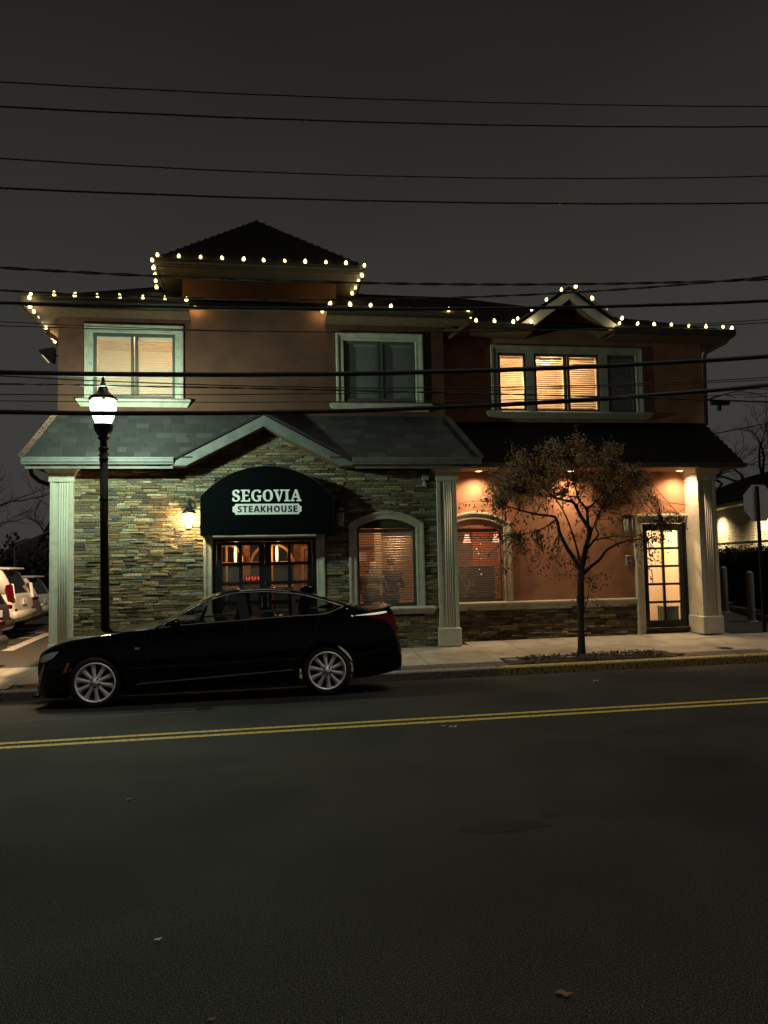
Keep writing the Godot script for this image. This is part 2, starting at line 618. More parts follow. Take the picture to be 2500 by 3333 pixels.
	for row in 3:
		var x := -3.8 + 0.1 * (row % 2)
		while x < 8.85:
			if x < 4.0 or x > 7.15:
				var z := 1.88 + row * 0.118
				if count < 300 and x > 0.9:
					var o := obj("paver", pm[count % 3], M["paver%d" % rng.randi_range(0, 2)], w)
					o.scale = Vector3(0.98, 1, 1.1)
					o.position = Vector3(x, gy(x, z) + rng.randf_range(-0.002, 0.003), z)
					count += 1
				elif x <= 0.9:
					bits.box(Vector3(x + 0.1, gy(x + 0.1, z + 0.055) - 0.03, z + 0.055), Vector3(0.196, 0.06, 0.11))
			x += 0.204
	stuff(obj("far_pavers", bits, M["paver0"], w))
	# kerb stones; yellow past the parked car
	var xk := -60.0
	while xk < 60.0:
		var ln := 2.2
		var x1 := xk + ln
		if xk < 3.85 and x1 > 3.85:
			x1 = 3.85
		elif absf(xk - 3.85) < 0.01:
			x1 = 6.03
		var k := slab(xk + 0.004, x1 - 0.004, 2.242, 2.42, 0.0, 0.3, 0.018)
		obj("kerb_stone", k, M["kerb_yellow"] if xk > 3.8 else M["kerb_concrete"], w)
		xk = x1
	# manhole cover in the walk
	s = Sh.new()
	var mp := Vector3(8.32, gy(8.32, 1.64), 1.64)
	s.lathe([Vector2(0, 0.006), Vector2(0.14, 0.006), Vector2(0.15, 0.002)], 20)
	var mh := obj("access_cover", s, M["iron"])
	mh.position = mp
	tag(mh, "small round iron access cover set in the sidewalk near the kerb", "cover")
	# tree pit
	s = Sh.new()
	var mx := []
	for i in 16:
		mx.append(4.05 + i * 3.05 / 15)
	s.smooth(0)
	sheet(s, mx, [1.62, 1.75, 1.9, 2.05, 2.23], func(x, z): return gy(x, z) + 0.012 + 0.035 * sin(x * 9.0 + z * 13.0) * sin(x * 3.1 - z * 7.0) * (1.0 if z > 1.62 and z < 2.2 else 0.0))
	var pit := struct("mulch_bed", s, M["mulch"])
	var chips := Sh.new()
	for i in 420:
		var p := Vector3(rng.randf_range(4.35, 6.9), 0, rng.randf_range(1.6, 2.23))
		p.y = gy(p.x, p.z) + rng.randf_range(0.015, 0.05)
		chips.box(p, Vector3(rng.randf_range(0.02, 0.06), 0.008, 0.018), Basis.from_euler(Vector3(rng.randf_range(-0.5, 0.5), rng.randf() * TAU, rng.randf_range(-0.5, 0.5))))
	stuff(obj("wood_chips", chips, M["mulch"], pit))


# ---------- the restaurant
var B: Node3D   # the building


func wall(s: Sh, x0: float, x1: float, y0: float, y1: float, holes: Array, z0: float, z1: float) -> void:   # holes: [x0, x1, y0, y1]
	var xs := [x0, x1]
	for h in holes:
		xs.append(h[0])
		xs.append(h[1])
	xs.sort()
	for i in xs.size() - 1:
		if xs[i + 1] - xs[i] < 1e-4:
			continue
		var cx: float = (xs[i] + xs[i + 1]) / 2
		var cut := []
		for h in holes:
			if cx > h[0] and cx < h[1]:
				cut.append(h)
		cut.sort_custom(func(a, b): return a[2] < b[2])
		var y := y0
		for h in cut:
			if h[2] > y:
				s.span(xs[i], xs[i + 1], y, h[2], z0, z1)
			y = h[3]
		if y < y1:
			s.span(xs[i], xs[i + 1], y, y1, z0, z1)


func arch(x0: float, x1: float, y0: float, ysh: float, ytop: float, n := 14) -> PackedVector2Array:   # left foot, up, over, down
	var p := PackedVector2Array([Vector2(x0, y0)])
	var w := (x1 - x0) / 2
	var h := ytop - ysh
	var r := (w * w + h * h) / (2 * h)
	for i in n + 1:
		var x := lerpf(-w, w, float(i) / n)
		p.append(Vector2(x0 + w + x, ytop - r + sqrt(r * r - x * x)))
	p.append(Vector2(x1, y0))
	return p


const CASING := [Vector2(0.0, -0.03), Vector2(0.0, 0.03), Vector2(0.012, 0.04), Vector2(0.075, 0.04), Vector2(0.085, 0.052), Vector2(0.105, 0.052), Vector2(0.112, 0.066), Vector2(0.145, 0.066), Vector2(0.155, 0.055), Vector2(0.155, -0.02)]


func sill(s: Sh, x0: float, x1: float, ytop: float, h: float, z: float) -> void:
	var pr := [[0.0, 0.02], [0.005, 0.075], [0.035, 0.13], [0.06, 0.13], [0.075, 0.115], [0.15, 0.06], [h, 0.05]]
	var rings := []
	for p in pr:
		var y: float = ytop - p[0] * h / 0.165 * (1.0 if p[0] < h else 0.165 / h)
		var e: float = 0.10 - p[1]
		rings.append([Vector3(x0 + maxf(e, -0.04) * 0.9, y, z - 0.02), Vector3(x1 - maxf(e, -0.04) * 0.9, y, z - 0.02), Vector3(x1 - maxf(e, -0.04) * 0.9, y, z + p[1]), Vector3(x0 + maxf(e, -0.04) * 0.9, y, z + p[1])])
	s.loft(rings)


func frame_rect(s: Sh, x0: float, x1: float, y0: float, y1: float, w: float, z0: float, z1: float) -> void:
	s.span(x0, x1, y0, y0 + w, z0, z1)
	s.span(x0, x1, y1 - w, y1, z0, z1)
	s.span(x0, x0 + w, y0 + w, y1 - w, z0, z1)
	s.span(x1 - w, x1, y0 + w, y1 - w, z0, z1)


var slat_mesh := {}
func blind(x0: float, x1: float, y0: float, y1: float, z: float, pitch: float, tilt: float, m: Material, parent: Node3D, depth := 0.048, head := 0.05) -> void:
	var hs := Sh.new()
	hs.span(x0, x1, y1 - head, y1, z - 0.03, z + 0.03)
	var hd := wobj("blind", hs, m, parent)
	var key := "%.3f_%.3f" % [x1 - x0, depth]
	if not slat_mesh.has(key):
		var s := Sh.new()
		s.smooth(1)
		var w := (x1 - x0) / 2
		for sg in [1.0, -1.0]:
			for i in 3:
				var a := lerpf(-depth / 2, depth / 2, i / 3.0)
				var b := lerpf(-depth / 2, depth / 2, (i + 1) / 3.0)
				var ya: float = 0.004 * (1 - pow(2 * a / depth, 2)) + 0.001 * sg
				var yb: float = 0.004 * (1 - pow(2 * b / depth, 2)) + 0.001 * sg
				s.quad(Vector3(-w, ya, a), Vector3(w, ya, a), Vector3(w, yb, b), Vector3(-w, yb, b), Vector3(0, sg, 0))
		slat_mesh[key] = s.mesh()
	var y := y1 - head - pitch * 0.7
	while y > y0:
		var o := obj("slat", slat_mesh[key], m, hd)
		o.rotation.x = tilt + rng.randf_range(-0.03, 0.03)
		o.position = Vector3((x0 + x1) / 2, y, z)
		y -= pitch
	# ladder cords
	var c := Sh.new()
	for f in [0.18, 0.82]:
		var cx := lerpf(x0, x1, f)
		c.span(cx - 0.002, cx + 0.002, y0, y1 - head, z + 0.024, z + 0.027)
	wobj("cord", c, m, hd)


func sash(x0: float, x1: float, y0: float, y1: float, z: float) -> void:
	var s := Sh.new()
	frame_rect(s, x0, x1, y0, y1, 0.055, z - 0.05, z)
	var f := wobj("window", s, M["sash"], B)
	var g := Sh.new()
	g.quad(Vector3(x0 + 0.05, y0 + 0.05, z - 0.025), Vector3(x1 - 0.05, y0 + 0.05, z - 0.025), Vector3(x1 - 0.05, y1 - 0.05, z - 0.025), Vector3(x0 + 0.05, y1 - 0.05, z - 0.025), Vector3.BACK)
	wobj("pane", g, M["pane"], f)


func room(x0: float, x1: float, y0: float, y1: float, z0: float, z1: float, m: Material, floor_m: Material, left := true, right := true) -> void:   # a closed box, open towards the facade
	var s := Sh.new()
	var t := 0.06
	s.span(x0, x1, y0, y1, z0 - t, z0)
	if left:
		s.span(x0 - t, x0, y0, y1, z0, z1)
	if right:
		s.span(x1, x1 + t, y0, y1, z0, z1)
	s.span(x0, x1, y1, y1 + t, z0, z1)
	wobj("room_wall", s, m, B)
	s = Sh.new()
	s.span(x0, x1, y0 - t, y0, z0, z1)
	wobj("room_floor", s, floor_m, B)


func ceiling_lamp(at: Vector3, col: Color, e: float, label: String, r := 0.12) -> void:
	var t := thing("ceiling_lamp", label, "lamp", at)
	var s := Sh.new()
	s.smooth(1)
	s.lathe([Vector2(0, -0.09), Vector2(r * 0.6, -0.08), Vector2(r, -0.04), Vector2(r, 0.0), Vector2(0, 0.0)], 14)
	obj("glowing_shade", s, glow("warm_shade", Color(1, 0.78, 0.5), 2.0), t)
	s = Sh.new()
	s.lathe([Vector2(0, 0.04), Vector2(0.05, 0.04), Vector2(0.07, 0.0), Vector2(0, 0.0)], 12)
	obj("ceiling_rose", s, M["chrome"], t)
	omni(t, Vector3(0, -0.045, 0), col, e, 0.06)


func stones(x0: float, x1: float, y0: float, y1: float, allowed: Callable, z: float, out: Array, bias: Array) -> void:
	var y := y0
	while y < y1:
		var h := rng.randf_range(0.036, 0.07)
		for iv in allowed.call(y, y + h):
			var x: float = iv[0]
			while x < iv[1] - 0.02:
				var w := rng.randf_range(0.1, 0.4)
				if x + w > iv[1] - 0.07:
					w = iv[1] - x
				var tone: int = bias[rng.randi_range(0, bias.size() - 1)]
				if h > 0.055 and rng.randf() < 0.3:   # a pair of thin courses
					out.append([Vector3(x + w / 2, y + h * 0.25, z), Vector3(w - 0.004, h / 2 - 0.004, rng.randf_range(0.012, 0.042)), tone])
					out.append([Vector3(x + w / 2, y + h * 0.75, z), Vector3(w - 0.004, h / 2 - 0.004, rng.randf_range(0.012, 0.042)), bias[rng.randi_range(0, bias.size() - 1)]])
				else:
					out.append([Vector3(x + w / 2, y + h / 2, z), Vector3(w - 0.004, h - 0.004, rng.randf_range(0.012, 0.045)), tone])
				x += w
		y += h


func stone_shape(s: Sh, c: Vector3, d: Vector3) -> void:
	var f := []
	var b := []
	for k in [[-1, -1], [1, -1], [1, 1], [-1, 1]]:
		b.append(c + Vector3(k[0] * d.x / 2, k[1] * d.y / 2, -0.01))
		f.append(c + Vector3(k[0] * (d.x / 2 - rng.randf_range(0.0, 0.02) * d.x), k[1] * d.y / 2 * rng.randf_range(0.86, 1.0), d.z * rng.randf_range(0.7, 1.15)))
	var mid := c + Vector3(rng.randf_range(-0.2, 0.2) * d.x, rng.randf_range(-0.15, 0.15) * d.y, d.z * rng.randf_range(0.95, 1.3))
	for k in 4:
		var k2 := (k + 1) % 4
		s.tri(f[k], f[k2], mid, Vector3.BACK)
		s.quad(b[k], b[k2], f[k2], f[k], (b[k] + b[k2]) / 2 - c)


func carve(y0: float, y1: float, a: float, b: float, holes: Array) -> Array:   # x-intervals of [a, b] left when rectangles are taken out
	var r := [[a, b]]
	for h in holes:
		if y1 > h[2] and y0 < h[3]:
			var n := []
			for iv in r:
				if h[0] > iv[0]:
					n.append([iv[0], minf(iv[1], h[0])])
				if h[1] < iv[1]:
					n.append([maxf(iv[0], h[1]), iv[1]])
			r = n
	return r.filter(func(iv): return iv[1] - iv[0] > 0.03)


func column(xc: float, w: float, ybase: float, zf: float, zb: float) -> void:
	var s := Sh.new()
	var h := w / 2
	s.span(xc - h, xc + h, ybase + 0.34, 3.27, zb, zf - 0.022)
	s.span(xc - h, xc - h + w * 0.16, ybase + 0.34, 3.27, zf - 0.022, zf)
	s.span(xc + h - w * 0.16, xc + h, ybase + 0.34, 3.27, zf - 0.022, zf)
	for k in 4:
		var x := xc - h + w * (0.4 + 0.105 * k)
		s.smooth(k + 2)
		s.tube([Vector3(x, ybase + 0.34, zf - 0.027), Vector3(x, 3.27, zf - 0.027)], w * 0.05, 10)
	var o := wobj("column", s, M["column_trim"], B)
	s = Sh.new()
	s.bbox(Vector3(xc, ybase + 0.17, (zf + zb) / 2 + 0.02), Vector3(w + 0.06, 0.36, zf - zb + 0.04), 0.014)
	wobj("plinth", s, M["column_trim"], o)
	s = Sh.new()
	var rings := []
	for q in [[3.25, 0.012], [3.26, 0.02], [3.375, 0.02], [3.38, 0.035], [3.41, 0.04], [3.43, 0.055], [3.47, 0.085], [3.5, 0.11], [3.505, 0.125], [3.545, 0.13]]:
		rings.append([Vector3(xc - h - q[1], q[0], zb), Vector3(xc + h + q[1], q[0], zb), Vector3(xc + h + q[1], q[0], zf + q[1] * 0.9), Vector3(xc - h - q[1], q[0], zf + q[1] * 0.9)])
	s.loft(rings)
	wobj("capital", s, M["column_trim"], o)


func gutter(x0: float, x1: float, ytop: float, z: float, m: Material, called := "gutter", h := 0.125, skirt := true) -> MeshInstance3D:   # K-style trough, lip and fascia strip below, extruded along x
	var s := Sh.new()
	var pr := V2([z - 0.11, ytop - 0.02, z - 0.012, ytop - 0.02, z - 0.012, ytop, z + 0.006, ytop, z + 0.006, ytop - 0.022, z - 0.004, ytop - 0.026, z - 0.008, ytop - h * 0.62, z - 0.03, ytop - h * 0.8, z - 0.034, ytop - h, z - 0.11, ytop - h])
	var xf := Transform3D(Basis(Vector3(0, 0, 1), Vector3(0, 1, 0), Vector3(-1, 0, 0)), Vector3.ZERO)
	s.prism(pr, -x1, -x0, xf)
	if skirt:
		s.span(x0 + 0.05, x1 - 0.02, ytop - h - 0.075, ytop - h - 0.035, z - 0.14, z - 0.07)
	return wobj(called, s, m, B)


func roof_plane(s: Sh, a: Vector3, b: Vector3, c: Vector3, d: Vector3, thick := 0.06) -> void:   # a-b eave, d-c top
	var n := (b - a).cross(d - a).normalized()
	if n.y < 0:
		n = -n
	var t := -n * thick
	s.quad(a, b, c, d, n)
	s.quad(a + t, b + t, c + t, d + t, -n)
	var cen := (a + b + c + d) / 4
	for e in [[a, b], [b, c], [c, d], [d, a]]:
		if e[0].distance_to(e[1]) > 1e-3:
			s.quad(e[0], e[1], e[1] + t, e[0] + t, (e[0] + e[1]) / 2 - cen)


func courses(s: Sh, a: Vector3, b: Vector3, c: Vector3, d: Vector3, ex: float, lift := 0.004) -> void:   # rows of separate shingles as real slabs on a roof plane, joined
	var up := ((d + c) - (a + b)) / 2
	var n := (b - a).cross(up).normalized()
	if n.y < 0:
		n = -n
	var along := (b - a).normalized()
	up = (up - along * up.dot(along)).normalized()
	var len := ((d - a) - along * (d - a).dot(along)).length()
	var rows := int(len / ex)
	for r in rows:
		var t := float(r) / rows
		var t2 := float(r + 1) / rows
		var p := a.lerp(d, t)
		var q := b.lerp(c, t)
		p += along * maxf((a.lerp(d, t2) - p).dot(along), 0.0)
		q -= along * maxf((q - b.lerp(c, t2)).dot(along), 0.0)
		var w := (q - p).dot(along)
		var x := -rng.randf() * 0.2
		while x < w:
			var sw := rng.randf_range(0.16, 0.36)
			var x0 := maxf(x, 0.0)
			var x1 := minf(x + sw - 0.006, w)
			x += sw
			if x1 - x0 < 0.04:
				continue
			var m := p + along * (x0 + x1) / 2 + up * ex * 0.5
			s.box(m + n * (0.008 + lift), Vector3(x1 - x0, ex * 1.12, 0.01 + rng.randf() * 0.006), Basis(along, up, n) * Basis(Vector3.RIGHT, 0.05))


func make_building() -> void:
	B = thing("restaurant_building", "two-storey stucco restaurant with stone front, hipped roofs and pale columns", "building", Vector3(2.85, 0, 0))
	var s := Sh.new()
	var dark: Material = M["dark"]
	# ---- ground floor, stone wing (front face z = 0)
	wall(s, -3.745, 3.57, -0.25, 3.56, [[-0.97, 0.99, -0.3, 2.2], [1.745, 2.955, 0.83, 2.345]], -0.22, 0.0)
	s.prism(V2([-1.6, 3.56, 1.62, 3.56, 0.01, 4.38]), -0.1, -0.001)
	var stone_wall := wobj("stone_wall", s, M["mortar"], B)
	# ---- right wing (front face z = -0.4)
	s = Sh.new()
	wall(s, 3.57, 9.44, 0.66, 3.6, [[3.72, 4.805, 0.83, 2.345], [7.87, 8.89, 0.0, 2.39]], -0.6, -0.4)
	var plaster := wobj("plaster_wall", s, M["stucco_red"], B)
	s = Sh.new()
	wall(s, 3.57, 9.44, -0.25, 0.66, [[7.87, 8.89, 0.19, 2.39]], -0.6, -0.41)
	var base_wall := wobj("stone_base", s, M["mortar"], B)
	# stones
	var all := []
	var holesL := [[-1.13, 1.16, -0.3, 2.3], [-1.1, 1.2, 2.2, 2.9], [-0.9, 1.0, 2.9, 3.3], [1.64, 3.07, 0.67, 2.44], [1.9, 2.8, 2.44, 2.6]]
	var bias := [0, 0, 1, 1, 2, 3, 4, 5, 5, 6, 7, 7, 8, 2]
	var rightbias := [2, 2, 3, 7, 7, 9, 9, 5, 3, 6, 0]
	stones(-3.43, 3.36, -0.12, 4.3, func(y0, y1):
		if y1 > 3.52:
			var hw: float = 1.6 * (4.36 - y1) / 0.82
			return carve(y0, y1, -hw, hw, []) if hw > 0.08 else []
		return carve(y0, y1, -3.46, 3.36, holesL), 0.0, all, bias)
	for it in all:
		it.append(0)
	var n0 := all.size()
	stones(3.76, 7.7, -0.05, 0.66, func(y0, y1): return carve(y0, y1, 3.76, 7.7, []), -0.41, all, rightbias)
	stones(7.85, 8.9, 0.0, 0.18, func(y0, y1): return carve(y0, y1, 7.86, 8.9, []), -0.41, all, rightbias)
	for i in range(n0, all.size()):
		all[i].append(1)
	all.sort_custom(func(a, b): return a[1].x * a[1].y > b[1].x * b[1].y)
	var unit := []
	for i in 10:
		var u := Sh.new()
		stone_shape(u, Vector3.ZERO, Vector3.ONE)
		unit.append(u.mesh())
	var rest := [Sh.new(), Sh.new()]
	var parents := [stone_wall, base_wall]
	for i in all.size():
		var it: Array = all[i]
		if i < 300:
			var o := obj("stone", unit[i % 10], M["stone%d" % it[2]], parents[it[3]])
			o.scale = it[1]
			o.position = it[0]
		else:
			var c: Array = M["stone_tones"][it[2]]
			rest[it[3]].col = Color(c[0], c[1], c[2])
			stone_shape(rest[it[3]], it[0], it[1])
	for i in 2:
		stuff(wobj("thin_stones", rest[i], M["stone_mix"], parents[i]))
	# ---- upper walls
	s = Sh.new()
	wall(s, -3.745, 3.58, 3.56, 6.5, [[-3.12, -1.635, 4.83, 6.07], [1.575, 3.0, 4.83, 6.04]], -0.2, -0.0015)
	s.span(-1.5, 1.45, 6.5, 7.26, -0.2, -0.002)
	s.span(-1.5, -1.3, 6.3, 7.26, -2.6, -0.2)
	s.span(1.25, 1.45, 6.3, 7.26, -2.6, -0.2)
	wobj("upper_wall", s, M["stucco_brown"], B)
	s = Sh.new()
	wall(s, 3.58, 9.43, 3.6, 6.36, [[4.825, 7.87, 4.755, 5.985]], -0.6, -0.4)
	s.prism(V2([5.2, 6.36, 7.26, 6.36, 6.23, 7.12]), -0.6, -0.4)
	wobj("upper_wall", s, M["stucco_red"], B)
	# side and back walls
	s = Sh.new()
	s.span(-3.744, -3.55, -0.3, 6.5, -9.2, -0.221)
	s.span(9.24, 9.429, -0.3, 6.36, -9.2, -0.601)
	s.span(-3.55, 9.24, -0.3, 6.36, -9.2, -9.0)
	wobj("side_wall", s, M["stucco_brown"], B)
	# ---- window casings and sashes
	s = Sh.new()
	s.sweep(V2([-3.12, 4.82, -3.12, 6.075, -1.635, 6.075, -1.635, 4.82]), CASING, 0.0)
	wobj("window_casing", s, M["trim"], B)
	s = Sh.new()
	sill(s, -3.38, -1.37, 4.83, 0.165, 0.0)
	wobj("window_sill", s, M["trim"], B)
	sash(-3.12, -2.39, 4.83, 6.07, 0.0)
	sash(-2.37, -1.635, 4.83, 6.07, 0.0)
	blind(-3.06, -2.44, 4.86, 6.02, -0.1, 0.0455, 0.95, M["slat"], B)
	blind(-2.32, -1.69, 4.86, 6.02, -0.1, 0.0455, 0.95, M["slat"], B)
	s = Sh.new()
	s.sweep(V2([1.575, 4.82, 1.575, 6.04, 3.0, 6.04, 3.0, 4.82]), CASING, 0.0)
	wobj("window_casing", s, M["trim"], B)
	s = Sh.new()
	sill(s, 1.31, 3.28, 4.8, 0.165, 0.0)
	wobj("window_sill", s, M["trim"], B)
	sash(1.575, 2.27, 4.83, 6.04, 0.0)
	sash(2.29, 3.0, 4.83, 6.04, 0.0)
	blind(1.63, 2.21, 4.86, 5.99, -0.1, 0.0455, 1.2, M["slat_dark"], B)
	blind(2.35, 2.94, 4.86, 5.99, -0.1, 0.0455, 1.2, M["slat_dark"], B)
	s = Sh.new()
	s.sweep(V2([4.825, 4.75, 4.825, 5.985, 7.87, 5.985, 7.87, 4.75]), CASING, -0.4)
	s.span(5.44, 5.61, 4.755, 5.985, -0.44, -0.38)
	s.span(7.06, 7.24, 4.755, 5.985, -0.44, -0.38)
	wobj("window_casing", s, M["trim"], B)
	s = Sh.new()
	sill(s, 4.56, 8.16, 4.755, 0.16, -0.4)
	wobj("window_sill", s, M["trim"], B)
	for p in [[4.825, 5.44], [5.61, 6.325], [6.345, 7.06], [7.24, 7.87]]:
		sash(p[0], p[1], 4.755, 5.985, -0.4)
	blind(4.88, 5.38, 4.79, 5.93, -0.5, 0.0455, 0.55, M["slat"], B)
	blind(5.67, 6.27, 4.79, 5.93, -0.5, 0.0455, 0.75, M["slat"], B)
	blind(6.40, 7.0, 4.79, 5.93, -0.5, 0.0455, 0.95, M["slat"], B)
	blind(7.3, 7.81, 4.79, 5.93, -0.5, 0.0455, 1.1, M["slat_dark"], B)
	# rooms upstairs
	room(-3.5, -1.2, 4.4, 6.45, -2.6, -0.2, M["room_cream"], M["room_cream"])
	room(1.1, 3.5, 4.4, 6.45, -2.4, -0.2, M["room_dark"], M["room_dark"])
	room(4.6, 7.12, 4.4, 6.3, -3.0, -0.6, M["room_cream"], M["wood"])
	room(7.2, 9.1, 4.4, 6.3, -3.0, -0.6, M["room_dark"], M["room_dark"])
	# ---- ground floor windows
	for k in 2:
		var dx: float = [0.0, 1.9][k]
		var z: float = [0.0, -0.4][k]
		var xl := 1.765 + dx - (0.02 if k else 0.0)
		var xr := 2.935 + dx
		s = Sh.new()
		s.sweep(arch(xl, xr, 0.82, 2.345, 2.515), CASING, z)
		wobj("window_casing", s, M["trim"], B)
		# the wall between the arch and its square opening
		var sp := arch(xl, xr, 2.33, 2.345, 2.515)
		s = Sh.new()
		var poly := PackedVector2Array([Vector2(xl - 0.06, 2.33)])
		if k == 0:
			pass
		poly.append(Vector2(xl - 0.06, 2.6))
		poly.append(Vector2(xr + 0.06, 2.6))
		poly.append(Vector2(xr + 0.06, 2.33))
		for i in range(sp.size() - 1, -1, -1):
			poly.append(sp[i])
		s.prism(poly, z - 0.19, z + 0.001)
		if k == 0:
			wobj("lintel", s, M["mortar"], B)
		s = Sh.new()
		var inner := arch(xl + 0.06, xr - 0.06, 0.89, 2.3, 2.455)
		s.sweep(arch(xl, xr, 0.83, 2.345, 2.515), [Vector2(0, -0.05), Vector2(-0.055, -0.05), Vector2(-0.055, -0.1), Vector2(0, -0.1)], z)
		s.span(xl, xr, 0.83, 0.89, z - 0.1, z - 0.05)
		var wf := wobj("window", s, M["sash"], B)
		s = Sh.new()
		s.prism(inner, z - 0.078, z - 0.075)
		wobj("pane", s, M["pane"], wf)
		blind(xl + 0.06, xr - 0.06, 0.9, 2.33, z - 0.16, 0.0475, 0.5, M["slat_wood"], B, 0.045, 0.075)
	s = Sh.new()
	sill(s, 1.47, 3.27, 0.82, 0.15, 0.0)
	wobj("window_sill", s, M["trim"], B)
	# band course of the right wing
	s = Sh.new()
	s.sweep(V2([3.6, 0.665, 7.69, 0.665]), [Vector2(0, -0.02), Vector2(0, 0.03), Vector2(0.1, 0.035), Vector2(0.11, 0.06), Vector2(0.125, 0.075), Vector2(0.15, 0.075), Vector2(0.168, 0.06), Vector2(0.172, 0.03), Vector2(0.172, -0.02)], -0.4)
	s.sweep(V2([9.13, 0.665, 9.44, 0.665]), [Vector2(0, -0.02), Vector2(0, 0.03), Vector2(0.1, 0.035), Vector2(0.11, 0.06), Vector2(0.15, 0.075), Vector2(0.172, 0.03), Vector2(0.172, -0.02)], -0.4)
	wobj("band_course", s, M["trim"], B)
	# ---- entrance
	s = Sh.new()
	s.sweep(V2([-0.97, -0.05, -0.97, 2.2, 0.99, 2.2, 0.99, -0.05]), CASING, 0.0)
	wobj("door_casing", s, M["trim"], B)
	s = Sh.new()
	frame_rect(s, -0.96, 0.98, -0.06, 2.19, 0.07, -0.14, -0.04)
	wobj("door_frame", s, M["black_paint"], B)
	s = Sh.new()
	s.span(-0.93, 0.95, 2.2, 2.225, 0.06, 0.42)
	wobj("awning_bar", s, M["trim"], B)
	for d in 2:
		s = Sh.new()
		var gx: Array = [[-0.795, -0.478, -0.422, -0.102], [0.127, 0.442, 0.497, 0.817]][d]
		var xa: float = [-0.885, 0.012][d]
		var xb: float = [0.004, 0.905][d]
		s.span(xa, gx[0], 0.02, 2.115, -0.11, -0.06)
		s.span(gx[3], xb, 0.02, 2.115, -0.11, -0.06)
		s.span(gx[0], gx[3], 2.05, 2.115, -0.11, -0.06)
		s.span(gx[0], gx[3], 0.02, 0.25, -0.11, -0.06)
		s.span(gx[1], gx[2], 0.25, 2.05, -0.105, -0.065)
		for r in 4:
			var y := 1.694 - r * 0.36
			s.span(gx[0], gx[1], y - 0.028, y + 0.028, -0.105, -0.065)
			s.span(gx[2], gx[3], y - 0.028, y + 0.028, -0.105, -0.065)
		var dn := wobj("door", s, M["black_paint"], B)
		for r in 5:
			var y0 := 0.282 + r * 0.36
			for q in [[gx[0], gx[1]], [gx[2], gx[3]]]:
				var g := Sh.new()
				g.quad(Vector3(q[0], y0 - 0.03, -0.085), Vector3(q[1], y0 - 0.03, -0.085), Vector3(q[1], y0 + 0.335, -0.085), Vector3(q[0], y0 + 0.335, -0.085), Vector3.BACK)
				wobj("pane", g, M["pane"], dn)
		var hx: float = [-0.05, 0.06][d]
		s = Sh.new()
		s.smooth(1)
		s.tube([Vector3(hx, 1.1, -0.06), Vector3(hx, 1.1, 0.0), Vector3(hx, 1.08, 0.01), Vector3(hx, 0.9, 0.01), Vector3(hx, 0.88, 0.0), Vector3(hx, 0.88, -0.06)], 0.013, 8)
		wobj("door_handle", s, M["chrome"], dn)
	# ---- side door with ten panes
	s = Sh.new()
	s.sweep(V2([7.87, 0.05, 7.87, 2.39, 8.89, 2.39, 8.89, 0.05]), [Vector2(0.0, -0.05), Vector2(0.0, 0.03), Vector2(0.02, 0.045), Vector2(0.09, 0.045), Vector2(0.1, 0.06), Vector2(0.125, 0.06), Vector2(0.135, 0.08), Vector2(0.175, 0.08), Vector2(0.19, 0.06), Vector2(0.19, -0.02)], -0.4)
	wobj("door_casing", s, M["trim"], B)
	s = Sh.new()
	frame_rect(s, 7.88, 8.88, 0.19, 2.38, 0.04, -0.53, -0.42)
	s.span(7.86, 8.9, 0.165, 0.19, -0.5, -0.33)
	wobj("door_frame", s, M["black_paint"], B)
	s = Sh.new()
	s.span(7.92, 8.005, 0.205, 2.34, -0.5, -0.45)
	s.span(8.72, 8.84, 0.205, 2.34, -0.5, -0.45)
	s.span(8.005, 8.72, 2.235, 2.34, -0.5, -0.45)
	s.span(8.005, 8.72, 0.205, 0.345, -0.5, -0.45)
	s.span(8.335, 8.387, 0.345, 2.235, -0.495, -0.455)
	for r in 4:
		var y := 0.345 + 1.89 / 5 * (r + 1)
		s.span(8.005, 8.335, y - 0.024, y + 0.024, -0.495, -0.455)
		s.span(8.387, 8.72, y - 0.024, y + 0.024, -0.495, -0.455)
	var sd := wobj("door", s, M["black_paint"], B)
	for r in 5:
		for q in [[8.005, 8.335], [8.387, 8.72]]:
			var y0 := 0.345 + 0.378 * r
			var g := Sh.new()
			g.quad(Vector3(q[0], y0, -0.475), Vector3(q[1], y0, -0.475), Vector3(q[1], y0 + 0.378, -0.475), Vector3(q[0], y0 + 0.378, -0.475), Vector3.BACK)
			wobj("pane", g, M["pane"], sd)
	s = Sh.new()
	s.smooth(1)
	s.tube([Vector3(8.02, 1.42, -0.45), Vector3(8.02, 1.42, -0.39), Vector3(8.05, 1.4, -0.385), Vector3(8.06, 1.15, -0.385), Vector3(8.04, 1.13, -0.39), Vector3(8.04, 1.13, -0.45)], 0.013, 8)
	wobj("door_handle", s, M["chrome"], sd)
	# stair hall behind it
	room(7.5, 9.2, 0.19, 2.75, -2.1, -0.6, M["room_cream"], M["wood"])
	# ---- columns
	column(-3.637, 0.40, -0.03, 0.12, -0.05)
	column(3.548, 0.385, 0.035, 0.12, -0.42)
	column(9.083, 0.40, 0.095, 0.11, -0.42)
	make_roofs()


